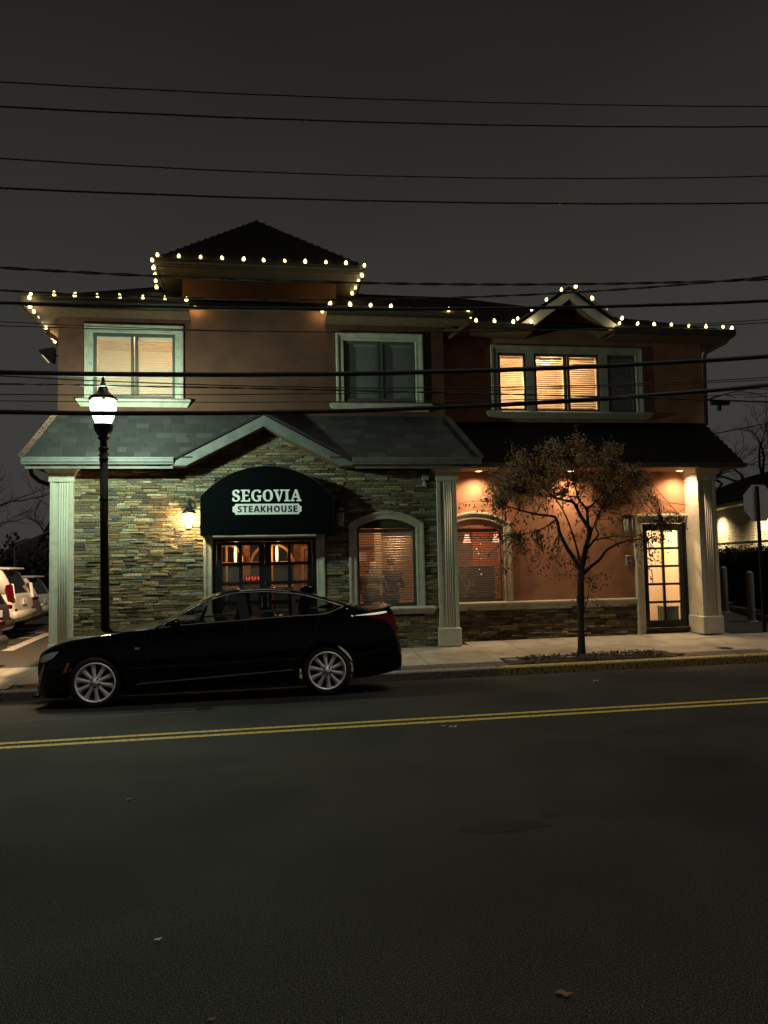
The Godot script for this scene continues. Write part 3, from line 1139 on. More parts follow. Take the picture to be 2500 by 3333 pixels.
func make_roofs() -> void:
	var s := Sh.new()
	var dk: Material = M["shingle_dark"]
	# ---- pent roof over the stone front
	var ya := 3.655
	var A := Vector3(-4.24, ya, 0.42)
	var Bp := Vector3(4.17, ya, 0.42)
	var C := Vector3(3.6, 4.52, 0.0)
	var D := Vector3(-3.745, 4.52, 0.0)
	roof_plane(s, A, Vector3(-1.66, ya, 0.42), Vector3(0.0, 4.52, 0.0), D)
	roof_plane(s, Vector3(1.68, ya, 0.42), Bp, C, Vector3(0.0, 4.52, 0.0))
	roof_plane(s, Vector3(-4.24, ya, -3.0), A, D, Vector3(-3.745, 4.52, -3.0))
	roof_plane(s, Bp, Vector3(4.17, ya, -0.4), Vector3(3.6, 4.52, -0.4), C)
	var pent := wobj("pent_roof", s, dk, B)
	var up := (D - A + C - Bp).normalized()
	up = Vector3(0, 0.865, -0.42).normalized()
	var n := Vector3(0, 0.42, 0.865).normalized()
	var unit := {}
	var cnt := 0
	var rows := 9
	var ex := Vector2(0.865, 0.42).length() / rows
	for r in rows:
		var t := float(r) / rows
		var p := A.lerp(D, t)
		var q := Bp.lerp(C, t)
		var x := p.x - rng.randf() * 0.2
		while x < q.x:
			var w: float = [0.18, 0.24, 0.3, 0.38][rng.randi_range(0, 3)]
			var x0 := maxf(x, p.x)
			var x1 := minf(x + w - 0.005, q.x)
			x += w
			var yc: float = p.y + 0.865 * 0.5 / rows
			var xc := (x0 + x1) / 2
			var gh: float = 1.66 * (4.5 - yc) / 0.93 - 0.12
			if x1 - x0 < 0.05 or (absf(xc) < gh):
				continue
			var key := snappedf(x1 - x0, 0.02)
			if not unit.has(key):
				var u := Sh.new()
				u.bbox(Vector3.ZERO, Vector3(key - 0.002, ex * 1.12, 0.014), 0.003)
				unit[key] = u.mesh()
			var o := obj("shingle", unit[key], M["shingle%d" % rng.randi_range(0, 5)], pent)
			o.transform = Transform3D(Basis(Vector3.RIGHT, up, n) * Basis(Vector3.RIGHT, 0.06), Vector3(xc, yc, p.z - 0.42 * 0.5 / rows) + n * (0.013 + 0.004 * rng.randf()))
			cnt += 1
	for e in [[A, D, -1.0], [Bp, C, 1.0]]:   # hip caps
		for i in 10:
			var p: Vector3 = e[0].lerp(e[1], (i + 0.5) / 10.0)
			var dir: Vector3 = (e[1] - e[0]).normalized()
			var z := Vector3(e[2] * 0.5, 0.5, 0.7).normalized()
			var xx := dir.cross(z).normalized()
			z = xx.cross(dir).normalized()
			var c := Sh.new()
			c.bbox(Vector3.ZERO, Vector3(0.2, 0.135, 0.016), 0.004)
			var o := obj("hip_cap", c, M["shingle%d" % (i % 6)], pent)
			o.transform = Transform3D(Basis(xx, dir, z) * Basis(Vector3.RIGHT, 0.1), p + z * 0.03)
	# ---- cross gable above the entrance
	s = Sh.new()
	var gl := V2([-1.68, 3.5, -1.42, 3.5, 0.01, 4.25, 0.01, 4.475, -1.68, 3.57])
	var gr := V2([1.7, 3.5, 1.44, 3.5, 0.01, 4.25, 0.01, 4.475, 1.7, 3.57])
	s.prism(gl, 0.0, 0.405)
	s.prism(gr, 0.0, 0.405)
	var gable := wobj("gable_roof", s, M["soffit"], B)
	s = Sh.new()
	s.prism(V2([-1.64, 3.515, -1.40, 3.515, 0.01, 4.252, 0.01, 4.455, -1.64, 3.575]), 0.405, 0.43)
	wobj("rake_board", s, M["fascia"], gable)
	s = Sh.new()
	s.prism(V2([1.66, 3.515, 1.42, 3.515, 0.011, 4.252, 0.011, 4.455, 1.66, 3.575]), 0.405, 0.43)
	wobj("rake_board", s, M["fascia"], gable)
	s = Sh.new()
	s.prism(V2([-1.7, 3.575, 0.01, 4.478, 1.72, 3.575, 1.72, 3.61, 0.01, 4.515, -1.7, 3.61]), -0.02, 0.45)
	wobj("gable_shingles", s, M["shingle0"], gable)
	s = Sh.new()
	for sg in [-1.0, 1.0]:
		for i in 12:
			var t := (i + 0.5) / 12.0
			s.box(Vector3(sg * 1.7 * (1 - t) + 0.01, lerpf(3.6, 4.515, t) + 0.012, 0.215), Vector3(0.165, 0.012, 0.475), Basis(Vector3(0, 0, 1), -sg * 0.49))
	wobj("gable_shingles", s, M["shingle3"], gable)
	# gutters and soffits of the pent roof
	gutter(-4.24, -1.62, ya + 0.005, 0.49, M["fascia"])
	gutter(1.66, 4.17, ya + 0.005, 0.49, M["fascia"])
	var sof: MeshInstance3D
	for q in [[-4.2, -1.5, 0.001, 0.38], [1.52, 4.14, 0.001, 0.38], [-4.2, -3.75, -3.0, 0.0], [3.58, 4.14, -0.39, 0.0]]:
		s = Sh.new()
		s.span(q[0], q[1], 3.545, 3.565, q[2], q[3])
		sof = wobj("soffit", s, M["soffit"], B)
	for i in 5:
		s = Sh.new()
		s.span(-4.19 + i * 0.09, -4.185 + i * 0.09, 3.538, 3.545, -2.5, 0.37)
		wobj("soffit_groove", s, M["dark"], sof)
		s = Sh.new()
		s.span(3.75 + i * 0.09, 3.755 + i * 0.09, 3.538, 3.545, -0.38, 0.37)
		wobj("soffit_groove", s, M["dark"], sof)
	# ---- pent roof of the right wing
	s = Sh.new()
	var a2 := Vector3(3.9, 3.56, 0.36)
	var b2 := Vector3(9.8, 3.58, 0.36)
	var c2 := Vector3(9.43, 4.5, -0.4)
	var d2 := Vector3(3.6, 4.5, -0.4)
	roof_plane(s, a2, b2, c2, d2)
	roof_plane(s, b2, Vector3(9.8, 3.58, -3.0), Vector3(9.43, 4.5, -3.0), c2)
	var pr := wobj("pent_roof", s, dk, B)
	s = Sh.new()
	courses(s, a2, b2, c2, d2, 0.13)
	stuff(wobj("dark_shingles", s, dk, pr))
	gutter(3.95, 9.83, 3.57, 0.42, M["gutter_brown"], "gutter", 0.09, false)
	s = Sh.new()
	s.span(3.58, 9.78, 3.485, 3.505, -0.4, 0.33)
	wobj("soffit", s, M["soffit"], B)
	# ---- upper roofs
	s = Sh.new()
	# big hip
	var y := 6.41
	roof_plane(s, Vector3(3.6, y, 0.12), Vector3(9.85, y, 0.12), Vector3(5.04, y + 2.26, -4.69), Vector3(3.6, y + 2.26, -4.69))
	roof_plane(s, Vector3(9.85, y, 0.12), Vector3(9.85, y, -9.5), Vector3(5.04, y + 2.26, -4.69), Vector3(5.04, y + 2.26, -4.69))
	roof_plane(s, Vector3(9.85, y, -9.5), Vector3(-4.2, y, -9.5), Vector3(0.61, y + 2.26, -4.69), Vector3(5.04, y + 2.26, -4.69))
	# left part, its eave higher and further out
	roof_plane(s, Vector3(-4.24, 6.53, 0.52), Vector3(4.05, 6.53, 0.52), Vector3(4.05 - 4.6, 6.53 + 2.16, -4.08), Vector3(-4.24 + 4.6, 6.53 + 2.16, -4.08))
	roof_plane(s, Vector3(-4.24, 6.53, -9.5), Vector3(-4.24, 6.53, 0.52), Vector3(0.36, 8.69, -4.08), Vector3(0.36, 8.69, -4.7))
	roof_plane(s, Vector3(4.05, 6.53, 0.52), Vector3(4.05, 6.53, -4.0), Vector3(3.3, 6.9, -4.0), Vector3(0.36, 8.4, -3.2))
	roof_plane(s, Vector3(0.0, 8.66, -4.69), Vector3(5.04, 8.67, -4.69), Vector3(5.04, 8.6, -4.9), Vector3(0.0, 8.6, -4.9))
	var mr := wobj("main_roof", s, dk, B)
	s = Sh.new()
	courses(s, Vector3(-4.24, 6.53, 0.52), Vector3(-1.5, 6.53, 0.52), Vector3(-1.5, 7.4, -1.33), Vector3(-2.4, 7.4, -1.33), 0.14)
	courses(s, Vector3(1.45, 6.53, 0.52), Vector3(4.05, 6.53, 0.52), Vector3(2.2, 7.4, -1.33), Vector3(1.45, 7.4, -1.33), 0.14)
	courses(s, Vector3(3.8, y, 0.12), Vector3(9.85, y, 0.12), Vector3(8.6, y + 0.58, -1.12), Vector3(3.8, y + 0.58, -1.12), 0.14)
	stuff(wobj("dark_shingles", s, dk, mr))
	# tower roof: a steep pyramid
	s = Sh.new()
	var ap := Vector3(-0.1, 8.8, -0.93)
	var t0 := Vector3(-1.93, 7.31, 0.62)
	var t1 := Vector3(1.95, 7.31, 0.62)
	var t2 := Vector3(1.95, 7.31, -2.5)
	var t3 := Vector3(-1.93, 7.31, -2.5)
	roof_plane(s, t0, t1, ap, ap)
	roof_plane(s, t1, t2, ap, ap)
	roof_plane(s, t2, t3, ap, ap)
	roof_plane(s, t3, t0, ap, ap)
	var tr := wobj("tower_roof", s, dk, B)
	s = Sh.new()
	courses(s, t0, t1, ap.lerp(t1, 0.02), ap.lerp(t0, 0.02), 0.14)
	stuff(wobj("dark_shingles", s, dk, tr))
	for q in [[-1.9, 1.92, 7.195, 7.22, -2.5, 0.5], [-1.91, 1.93, 7.22, 7.3, 0.44, 0.5], [-1.91, -1.85, 7.22, 7.3, -2.5, 0.44], [1.87, 1.93, 7.22, 7.3, -2.5, 0.44]]:
		s = Sh.new()
		s.span(q[0], q[1], q[2], q[3], q[4], q[5])
		wobj("soffit" if q[3] < 7.23 else "fascia_board", s, M["gutter_brown"], B)
	gutter(-1.93, 1.95, 7.325, 0.62, M["gutter_brown"], "gutter", 0.12, false)
	for sg in [-1.0, 1.0]:
		s = Sh.new()
		var gx := -1.945 if sg < 0 else 1.945
		s.span(gx - 0.012, gx + 0.012, 7.22, 7.33, -2.5, 0.5)
		wobj("gutter", s, M["gutter_brown"], B)
	# left gutters, broken by the tower wall
	gutter(-4.26, -1.33, 6.54, 0.6, M["gutter_brown"], "gutter", 0.13, false)
	gutter(1.2, 4.06, 6.54, 0.6, M["gutter_brown"], "gutter", 0.13, false)
	s = Sh.new()
	s.span(-4.3, -4.2, 6.41, 6.54, -3.2, 0.5)
	wobj("gutter", s, M["gutter_brown"], B)
	for q in [[-4.2, -1.33, 6.36, 6.39, -0.02, 0.5], [1.2, 4.04, 6.36, 6.39, -0.02, 0.5], [-4.2, -1.34, 6.39, 6.5, 0.42, 0.48], [1.21, 4.04, 6.39, 6.5, 0.42, 0.48], [-4.2, -3.75, 6.36, 6.39, -3.2, -0.02], [3.59, 4.04, 6.36, 6.39, -0.4, -0.02]]:
		s = Sh.new()
		s.span(q[0], q[1], q[2], q[3], q[4], q[5])
		wobj("soffit" if q[3] < 6.4 else "fascia_board", s, M["soffit"], B)
	# right gutters, broken by the gable
	gutter(3.9, 5.42, 6.43, 0.2, M["gutter_brown"], "gutter", 0.13, false)
	gutter(7.17, 9.88, 6.43, 0.2, M["gutter_brown"], "gutter", 0.13, false)
	for q in [[3.6, 5.42, 6.28, 6.305, -0.4, 0.12], [7.16, 9.86, 6.28, 6.305, -0.4, 0.12], [9.44, 9.86, 6.28, 6.305, -3.2, -0.4], [9.82, 9.9, 6.306, 6.43, -3.2, 0.1]]:
		s = Sh.new()
		s.span(q[0], q[1], q[2], q[3], q[4], q[5])
		wobj("soffit" if q[3] < 6.4 else "gutter", s, M["soffit"], B)
	# right gable
	s = Sh.new()
	s.prism(V2([5.03, 6.36, 5.38, 6.33, 6.23, 6.98, 6.23, 7.2]), -0.4, 0.1)
	s.prism(V2([7.43, 6.36, 7.08, 6.33, 6.231, 6.98, 6.231, 7.2]), -0.4, 0.1)
	var rg := wobj("gable_roof", s, M["soffit"], B)
	s = Sh.new()
	s.prism(V2([5.07, 6.37, 5.36, 6.35, 6.23, 6.985, 6.23, 7.19]), 0.1, 0.125)
	wobj("rake_board", s, M["grey_paint"], rg)
	s = Sh.new()
	s.prism(V2([7.39, 6.37, 7.10, 6.35, 6.231, 6.985, 6.231, 7.19]), 0.1, 0.125)
	wobj("rake_board", s, M["grey_paint"], rg)
	s = Sh.new()
	s.prism(V2([4.97, 6.37, 6.23, 7.21, 7.49, 6.37, 7.49, 6.41, 6.23, 7.25, 4.97, 6.41]), -3.2, 0.15)
	wobj("gable_shingles", s, dk, rg)
	# downspouts
	for p in [
		[Vector3(9.78, 6.3, 0.1), Vector3(9.74, 6.2, 0.02), Vector3(9.52, 6.08, -0.38), Vector3(9.5, 5.95, -0.42), Vector3(9.48, 4.5, -0.42)],
		[Vector3(3.98, 6.42, 0.5), Vector3(3.96, 6.3, 0.42), Vector3(3.64, 6.12, -0.28), Vector3(3.625, 6.0, -0.36), Vector3(3.625, 4.5, -0.36)],
		[Vector3(-4.2, 6.42, -0.9), Vector3(-4.15, 6.3, -0.9), Vector3(-3.83, 6.05, -0.9), Vector3(-3.8, 5.9, -0.9), Vector3(-3.8, 4.6, -0.9)],
		[Vector3(-4.24, 3.53, -0.1), Vector3(-4.23, 3.42, -0.15), Vector3(-4.15, 3.32, -0.3), Vector3(-3.85, 3.2, -0.8), Vector3(-3.82, 3.1, -0.9), Vector3(-3.82, 0.0, -0.9)]]:
		s = Sh.new()
		s.smooth(1)
		s.tube(p, 0.04, 8)
		wobj("downspout", s, M["stucco_brown"], B)


# ---------- things fixed to or standing by the building
func text_part(called: String, text: String, font_names: Array, bold: bool, rect: Rect2, z: float, m: Material, parent: Node3D, depth := 0.006) -> void:
	var f := SystemFont.new()
	f.font_names = PackedStringArray(font_names)
	f.font_weight = 700 if bold else 400
	var t := TextMesh.new()
	t.text = text
	var fv := FontVariation.new()
	fv.base_font = f
	fv.variation_embolden = 0.45 if font_names[0] == "Droid Serif" else 0.2
	fv.spacing_glyph = 0 if font_names[0] == "Droid Serif" else 2
	t.font = fv
	t.font_size = 48
	t.pixel_size = 0.01
	t.depth = 0.02
	t.curve_step = 1.0
	var bb := t.get_aabb()
	var o := obj(called, t, m, parent)
	var sx := rect.size.x / bb.size.x
	var sy := rect.size.y / bb.size.y
	o.scale = Vector3(sx, sy, depth / 0.02)
	var c := bb.get_center()
	o.position = Vector3(rect.get_center().x - c.x * sx, rect.get_center().y - c.y * sy, z) - parent.position


func wall_lantern(at: Vector3, lit: bool, label: String, scale_ := 1.0) -> void:   # at: the back plate on the wall, at the middle of the glass
	var t := thing("wall_lantern", label, "lantern", at, "")
	var z := 0.17
	var s := Sh.new()
	s.smooth(1)
	s.lathe([Vector2(0.05, -0.15), Vector2(0.075, -0.03), Vector2(0.092, 0.1), Vector2(0.09, 0.13), Vector2(0.0, 0.15)], 12, Transform3D(Basis(), Vector3(0, 0, z)))
	s.flat()
	s.lathe([Vector2(0, -0.15), Vector2(0.05, -0.15)], 12, Transform3D(Basis(), Vector3(0, 0, z)))
	var gm: StandardMaterial3D
	if lit:
		gm = glow("lantern_glow", L(1.0, 0.72, 0.34), 4.0)
	else:
		gm = mat("frosted", L(0.32, 0.31, 0.28), 0.4)
	var g := obj("glass_shade", s, gm, t)
	s = Sh.new()
	for k in 8:
		var a := TAU * (k + 0.5) / 8
		var d := Vector3(cos(a), 0, sin(a))
		s.tube([Vector3(0, -0.155, z) + d * 0.053, Vector3(0, -0.03, z) + d * 0.079, Vector3(0, 0.1, z) + d * 0.096, Vector3(0, 0.14, z) + d * 0.094], 0.0045, 5)
	s.lathe([Vector2(0.057, -0.165), Vector2(0.057, -0.148)], 12, Transform3D(Basis(), Vector3(0, 0, z)))
	s.lathe([Vector2(0.0, -0.185), Vector2(0.03, -0.18), Vector2(0.057, -0.165)], 12, Transform3D(Basis(), Vector3(0, 0, z)))
	obj("cage", s, M["iron"], t)
	s = Sh.new()
	s.smooth(1)
	s.lathe([Vector2(0.13, 0.135), Vector2(0.135, 0.15), Vector2(0.1, 0.185), Vector2(0.05, 0.225), Vector2(0.03, 0.26), Vector2(0.024, 0.29), Vector2(0.03, 0.305), Vector2(0.0, 0.33)], 14, Transform3D(Basis(), Vector3(0, 0, z)))
	s.lathe([Vector2(0.0, 0.14), Vector2(0.13, 0.135)], 14, Transform3D(Basis(), Vector3(0, 0, z)))
	obj("hood", s, M["iron"], t)
	s = Sh.new()
	s.smooth(1)
	var ring := []
	for k in 11:
		var a := TAU * k / 10
		ring.append(Vector3(cos(a) * 0.025, 0.355 + sin(a) * 0.025, z))
	s.tube(ring, 0.006, 6, false)
	s.tube([Vector3(0, 0.36, z), Vector3(0, 0.41, z - 0.03), Vector3(0, 0.42, 0.08), Vector3(0, 0.36, 0.02), Vector3(0, 0.2, 0.012)], 0.009, 6)
	s.flat()
	s.box(Vector3(0, 0.16, 0.008), Vector3(0.09, 0.26, 0.016))
	obj("bracket", s, M["iron"], t)
	if lit:
		omni(g, Vector3(0, 0.0, z), L(1.0, 0.62, 0.24), 2.2, 0.05)


func string_run(pts: Array, label: String, dead: Array = [], hot := -1) -> void:
	var t := thing("string_lights", label, "string lights", pts[0], "string lights along the eaves")
	var s := Sh.new()
	s.tube(pts.map(func(p): return p - pts[0] + Vector3(0, -0.035, 0)), 0.006, 5)
	obj("cord", s, M["cable"], t)
	if not tex.has("bulbmesh"):
		var b := Sh.new()
		b.smooth(1)
		b.lathe([Vector2(0, -0.026), Vector2(0.016, -0.02), Vector2(0.024, 0.0), Vector2(0.02, 0.02), Vector2(0.008, 0.036), Vector2(0, 0.042)], 10)
		tex["bulbmesh"] = b.mesh()
	for i in pts.size():
		if i in dead:
			obj("unlit_bulb", tex["bulbmesh"], M["white_print"], t).position = pts[i] - pts[0]
			continue
		var o := obj("bulb", tex["bulbmesh"], glow("bulb_glow", L(1.0, 0.8, 0.24), 5.0), t)
		o.position = pts[i] - pts[0]
		o.scale = Vector3.ONE * rng.randf_range(1.1, 1.5)
		o.rotation = Vector3(rng.randf_range(-0.2, 0.4), 0, rng.randf_range(-0.3, 0.3))
		omni(o, Vector3.ZERO, L(1.0, 0.78, 0.33), 0.13 if i == hot else 0.055, 0.03)


func soffit_light(at: Vector3, label: String) -> void:
	var t := thing("soffit_light", label, "lamp", at)
	var s := Sh.new()
	s.smooth(1)
	s.lathe([Vector2(0.075, 0.0), Vector2(0.085, -0.012), Vector2(0.08, -0.02), Vector2(0.066, -0.022)], 18)
	obj("trim_ring", s, M["white_print"], t)
	s = Sh.new()
	s.smooth(1)
	s.lathe([Vector2(0.0, -0.03), Vector2(0.04, -0.028), Vector2(0.066, -0.02), Vector2(0.0, 0.0)], 16)
	obj("lamp_lens", s, glow("soffit_glow", L(1.0, 0.84, 0.62), 5.0), t)
	var l := SpotLight3D.new()
	l.name = "light"
	l.light_color = L(1.0, 0.7, 0.4)
	l.light_energy = 5.2
	l.light_size = 0.06
	l.spot_range = 30
	l.spot_attenuation = 2.0
	l.spot_angle = 76.0
	l.spot_angle_attenuation = 1.0
	l.shadow_enabled = true
	t.add_child(l, true)
	l.position = Vector3(0, -0.036, 0)
	l.rotation.x = -PI / 2


func street_lamp() -> void:
	var x := -2.47
	var z := 2.1
	var t := thing("street_lamp", "black fluted lamp post with a lit acorn lantern behind the black sedan", "street lamp", Vector3(x, gy(x, z), z))
	t.rotation.z = 0.012
	var y0: float = -gy(x, z)
	var s := Sh.new()
	s.smooth(1)
	s.lathe([Vector2(0.2, 0.0), Vector2(0.2, 0.1), Vector2(0.17, 0.14), Vector2(0.15, 0.5), Vector2(0.13, 0.56), Vector2(0.1, 0.6), Vector2(0.0, 0.6)], 16)
	obj("base", s, M["iron"], t)
	s = Sh.new()
	var yt := 3.56 + y0
	for k in 16:   # a fluted shaft: a ring of ribs round a core
		var a := TAU * k / 16
		s.smooth(k + 2)
		s.tube([Vector3(cos(a) * 0.058, 0.58, sin(a) * 0.058), Vector3(cos(a) * 0.052, yt, sin(a) * 0.052)], [0.0125, 0.011], 6)
	s.smooth(1)
	s.lathe([Vector2(0.06, 0.58), Vector2(0.053, yt)], 16)
	obj("shaft", s, M["iron"], t)
	for q in [[2.75, 0.075], [3.56, 0.078], [3.39, 0.073]]:
		s = Sh.new()
		s.smooth(1)
		var yy: float = q[0] + y0
		s.lathe([Vector2(0.0, yy - 0.03), Vector2(q[1] * 0.9, yy - 0.03), Vector2(q[1], yy - 0.015), Vector2(q[1], yy + 0.015), Vector2(q[1] * 0.9, yy + 0.03), Vector2(0, yy + 0.03)], 16)
		obj("collar", s, M["iron"], t)
	s = Sh.new()
	s.smooth(1)
	s.lathe([Vector2(0.055, 3.56 + y0), Vector2(0.058, 3.7 + y0), Vector2(0.09, 3.725 + y0), Vector2(0.09, 3.75 + y0), Vector2(0.07, 3.765 + y0)], 16)
	obj("neck", s, M["iron"], t)
	for k in 4:
		s = Sh.new()
		s.smooth(1)
		var a := TAU * k / 4 + 0.4
		s.sphere(Vector3(cos(a) * 0.085, 3.47 + y0, sin(a) * 0.085), Vector3.ONE * 0.014, 6, 4)
		obj("bolt", s, M["iron"], t)
	s = Sh.new()
	s.smooth(1)
	s.lathe([Vector2(0.06, 3.755 + y0), Vector2(0.1, 3.79 + y0), Vector2(0.14, 3.86 + y0), Vector2(0.15, 3.925 + y0), Vector2(0.155, 3.94 + y0), Vector2(0.155, 3.958 + y0), Vector2(0.11, 3.962 + y0), Vector2(0.0, 3.962 + y0)], 18)
	obj("fitter_bowl", s, M["iron"], t)
	s = Sh.new()
	s.smooth(1)
	s.lathe([Vector2(0.0, 3.965 + y0), Vector2(0.118, 3.965 + y0), Vector2(0.165, 4.08 + y0), Vector2(0.2, 4.2 + y0), Vector2(0.208, 4.3 + y0), Vector2(0.2, 4.36 + y0), Vector2(0.0, 4.37 + y0)], 20)
	var lens := obj("lamp_globe", s, glow("street_glow", L(0.72, 1.0, 0.93), 5.0), t)
	s = Sh.new()
	s.smooth(1)
	s.lathe([Vector2(0.183, 4.118 + y0), Vector2(0.192, 4.12 + y0), Vector2(0.196, 4.138 + y0), Vector2(0.187, 4.14 + y0)], 20)
	for k in 6:
		var a := TAU * k / 6 + 0.3
		var d := Vector3(cos(a), 0, sin(a))
		s.tube([Vector3(0, 3.96 + y0, 0) + d * 0.122, Vector3(0, 4.08 + y0, 0) + d * 0.169, Vector3(0, 4.2 + y0, 0) + d * 0.205, Vector3(0, 4.36 + y0, 0) + d * 0.206], 0.006, 5)
	s.lathe([Vector2(0.208, 4.35 + y0), Vector2(0.222, 4.36 + y0), Vector2(0.222, 4.385 + y0), Vector2(0.17, 4.42 + y0), Vector2(0.12, 4.46 + y0), Vector2(0.085, 4.5 + y0), Vector2(0.06, 4.57 + y0), Vector2(0.035, 4.63 + y0), Vector2(0.022, 4.65 + y0), Vector2(0.028, 4.67 + y0), Vector2(0.02, 4.71 + y0), Vector2(0.006, 4.76 + y0), Vector2(0, 4.8 + y0)], 20)
	s.lathe([Vector2(0.0, 4.372 + y0), Vector2(0.208, 4.372 + y0)], 20)
	obj("roof_cap", s, M["iron"], t)
	for k in 6:
		s = Sh.new()
		s.smooth(1)
		var a := TAU * k / 6 + 0.3
		s.sphere(Vector3(cos(a) * 0.216, 4.34 + y0, sin(a) * 0.216), Vector3.ONE * 0.03, 8, 6)
		obj("ornament", s, mat("brass", L(0.45, 0.3, 0.12), 0.3, 0.9), t)
	omni(lens, Vector3(0, 4.17 + y0, 0), L(0.68, 1.0, 0.74), 15.0, 0.1, 60)


func make_details() -> void:
	# ---- awning with its sign
	var aw := thing("awning", "dark green-black arched awning with white lettering over the double doors", "awning", Vector3(0.07, 2.22, 0.0))
	var c := 0.07
	var hw := 1.215
	var face := PackedVector2Array()
	var n := 22
	var half := 0.5 * 0 + 1.215
	var rise := 0.56
	var R := (half * half + rise * rise) / (2 * rise)
	face.append(Vector2(c - hw, 2.22))
	for i in n + 1:
		var x := lerpf(-half, half, float(i) / n)
		face.append(Vector2(c + x, 3.5 - R + sqrt(R * R - x * x)))
	face.append(Vector2(c + hw, 2.22))
	var s := Sh.new()
	s.smooth(1)
	# gently bulging front panel
	for i in face.size() - 1:
		var a := face[i]
		var b := face[i + 1]
		if absf(a.x - b.x) > 1e-4:
			for j in 6:
				var ta := j / 6.0
				var tb := (j + 1) / 6.0
				var q := []
				for e in [[a, ta], [b, ta], [b, tb], [a, tb]]:
					var y := lerpf(2.22, e[0].y, e[1])
					var u: float = (e[0].x - c) / hw
					q.append(Vector3(e[0].x, y, 0.42 + 0.006 * (1 - u * u) * sin(e[1] * PI) + 0.0015 * sin(u * 9.0)))
				s.quad(q[0], q[1], q[2], q[3], Vector3.BACK)
	s.flat()
	for i in face.size() - 1:   # side and top sheet back to the wall
		var a := face[i]
		var b := face[i + 1]
		var o := Vector3((a.x + b.x) / 2 - c, (a.y + b.y) / 2 - 2.4, 0)
		s.quad(Vector3(a.x, a.y, 0.42), Vector3(b.x, b.y, 0.42), Vector3(b.x, b.y, 0.0), Vector3(a.x, a.y, 0.0), o)
	wobj("canopy", s, M["awning_cloth"], aw)
	s = Sh.new()
	var path := []
	for p in face:
		path.append(Vector3(p.x, p.y, 0.412))
	s.smooth(1)
	s.tube(path, 0.011, 6)
	s.tube([Vector3(c - hw, 2.225, 0.41), Vector3(c + hw, 2.225, 0.41)], 0.011, 6)
	wobj("frame", s, M["black_paint"], aw)
	text_part("lettering", "SEGOVIA", ["Droid Serif"], true, Rect2(-0.578, 2.842, 1.275, 0.222), 0.432, M["white_print"], aw)
	var pl := PackedVector2Array()
	var x0 := -0.571
	var x1 := 0.693
	var y0 := 2.602
	var y1 := 2.8
	for q in [[x0, y0, 1, 1], [x0, y1, 1, -1], [x1, y1, -1, -1], [x1, y0, -1, 1]]:   # plate with notched corners
		var pts := []
		for k in 5:
			var a := PI / 2 * k / 4
			pts.append(Vector2(q[0] + q[2] * 0.05 * cos(a), q[1] + q[3] * 0.05 * sin(a)))
		if (q[2] * q[3]) > 0:
			pl.append_array(PackedVector2Array(pts))
		else:
			pts.reverse()
			pl.append_array(PackedVector2Array(pts))
	s = Sh.new()
	s.prism(pl, 0.4285, 0.4335)
	wobj("sign_plate", s, M["white_print"], aw)
	text_part("lettering", "STEAKHOUSE", ["Droid Sans"], true, Rect2(-0.478, 2.644, 1.09, 0.118), 0.436, M["dark"], aw, 0.004)
	# ---- lanterns
	wall_lantern(Vector3(-1.37, 2.52, 0.03), true, "lit black wall lantern glowing warm on the stone left of the awning")
	wall_lantern(Vector3(1.43, 2.52, 0.03), false, "unlit black caged wall lantern on the stone right of the awning")
	# drum lantern by the side door
	var dl := thing("drum_lantern", "unlit barrel-shaped wall lantern with ribs beside the side door", "lantern", Vector3(7.5, 2.38, -0.4))
	s = Sh.new()
	s.smooth(1)
	s.lathe([Vector2(0.0, -0.19), Vector2(0.075, -0.185), Vector2(0.1, -0.1), Vector2(0.1, 0.05), Vector2(0.085, 0.14), Vector2(0.0, 0.14)], 16, Transform3D(Basis(), Vector3(0, 0, 0.14)))
	obj("glass_shade", s, mat("frosted", L(0.32, 0.31, 0.28), 0.4), dl)
	s = Sh.new()
	for k in 10:
		var a := TAU * k / 10
		var d := Vector3(cos(a), 0, sin(a))
		s.tube([Vector3(0, -0.19, 0.14) + d * 0.08, Vector3(0, -0.1, 0.14) + d * 0.105, Vector3(0, 0.05, 0.14) + d * 0.105, Vector3(0, 0.14, 0.14) + d * 0.09], 0.005, 5)
	s.lathe([Vector2(0, 0.14), Vector2(0.15, 0.14), Vector2(0.155, 0.155), Vector2(0.06, 0.19), Vector2(0, 0.2)], 16, Transform3D(Basis(), Vector3(0, 0, 0.14)))
	s.box(Vector3(0, 0.05, 0.03), Vector3(0.08, 0.14, 0.06))
	obj("cage", s, M["iron"], dl)
	# ---- soffit lights
	soffit_light(Vector3(4.27, 3.484, -0.1), "round soffit light glowing above the arched window by the middle column")
	soffit_light(Vector3(6.22, 3.484, -0.1), "round soffit light glowing behind the crown of the street tree")
	soffit_light(Vector3(8.62, 3.484, -0.1), "round soffit light glowing above the ten-pane side door")
	street_lamp()
	# ---- string lights
	var a1 := []
	for p in [[-4.2, 6.32, -1.53], [-4.18, 6.32, -1.28], [-4.16, 6.32, -0.95], [-4.13, 6.32, -0.6], [-4.11, 6.32, -0.3], [-4.09, 6.32, 0.03], [-4.08, 6.32, 0.36], [-4.07, 6.33, 0.62], [-4.08, 6.48, 0.63], [-4.08, 6.58, 0.55], [-3.67, 6.575, 0.6], [-3.32, 6.57, 0.6], [-2.93, 6.57, 0.6], [-2.54, 6.57, 0.6], [-2.14, 6.565, 0.6], [-1.75, 6.565, 0.6], [-1.37, 6.55, 0.6], [-1.26, 6.57, 0.11]]:
		a1.append(Vector3(p[0], p[1], p[2]))
	string_run(a1, "string of yellow bulbs round the left eave, ending at the tower wall", [4, 5], a1.size() - 1)
	var a2 := []
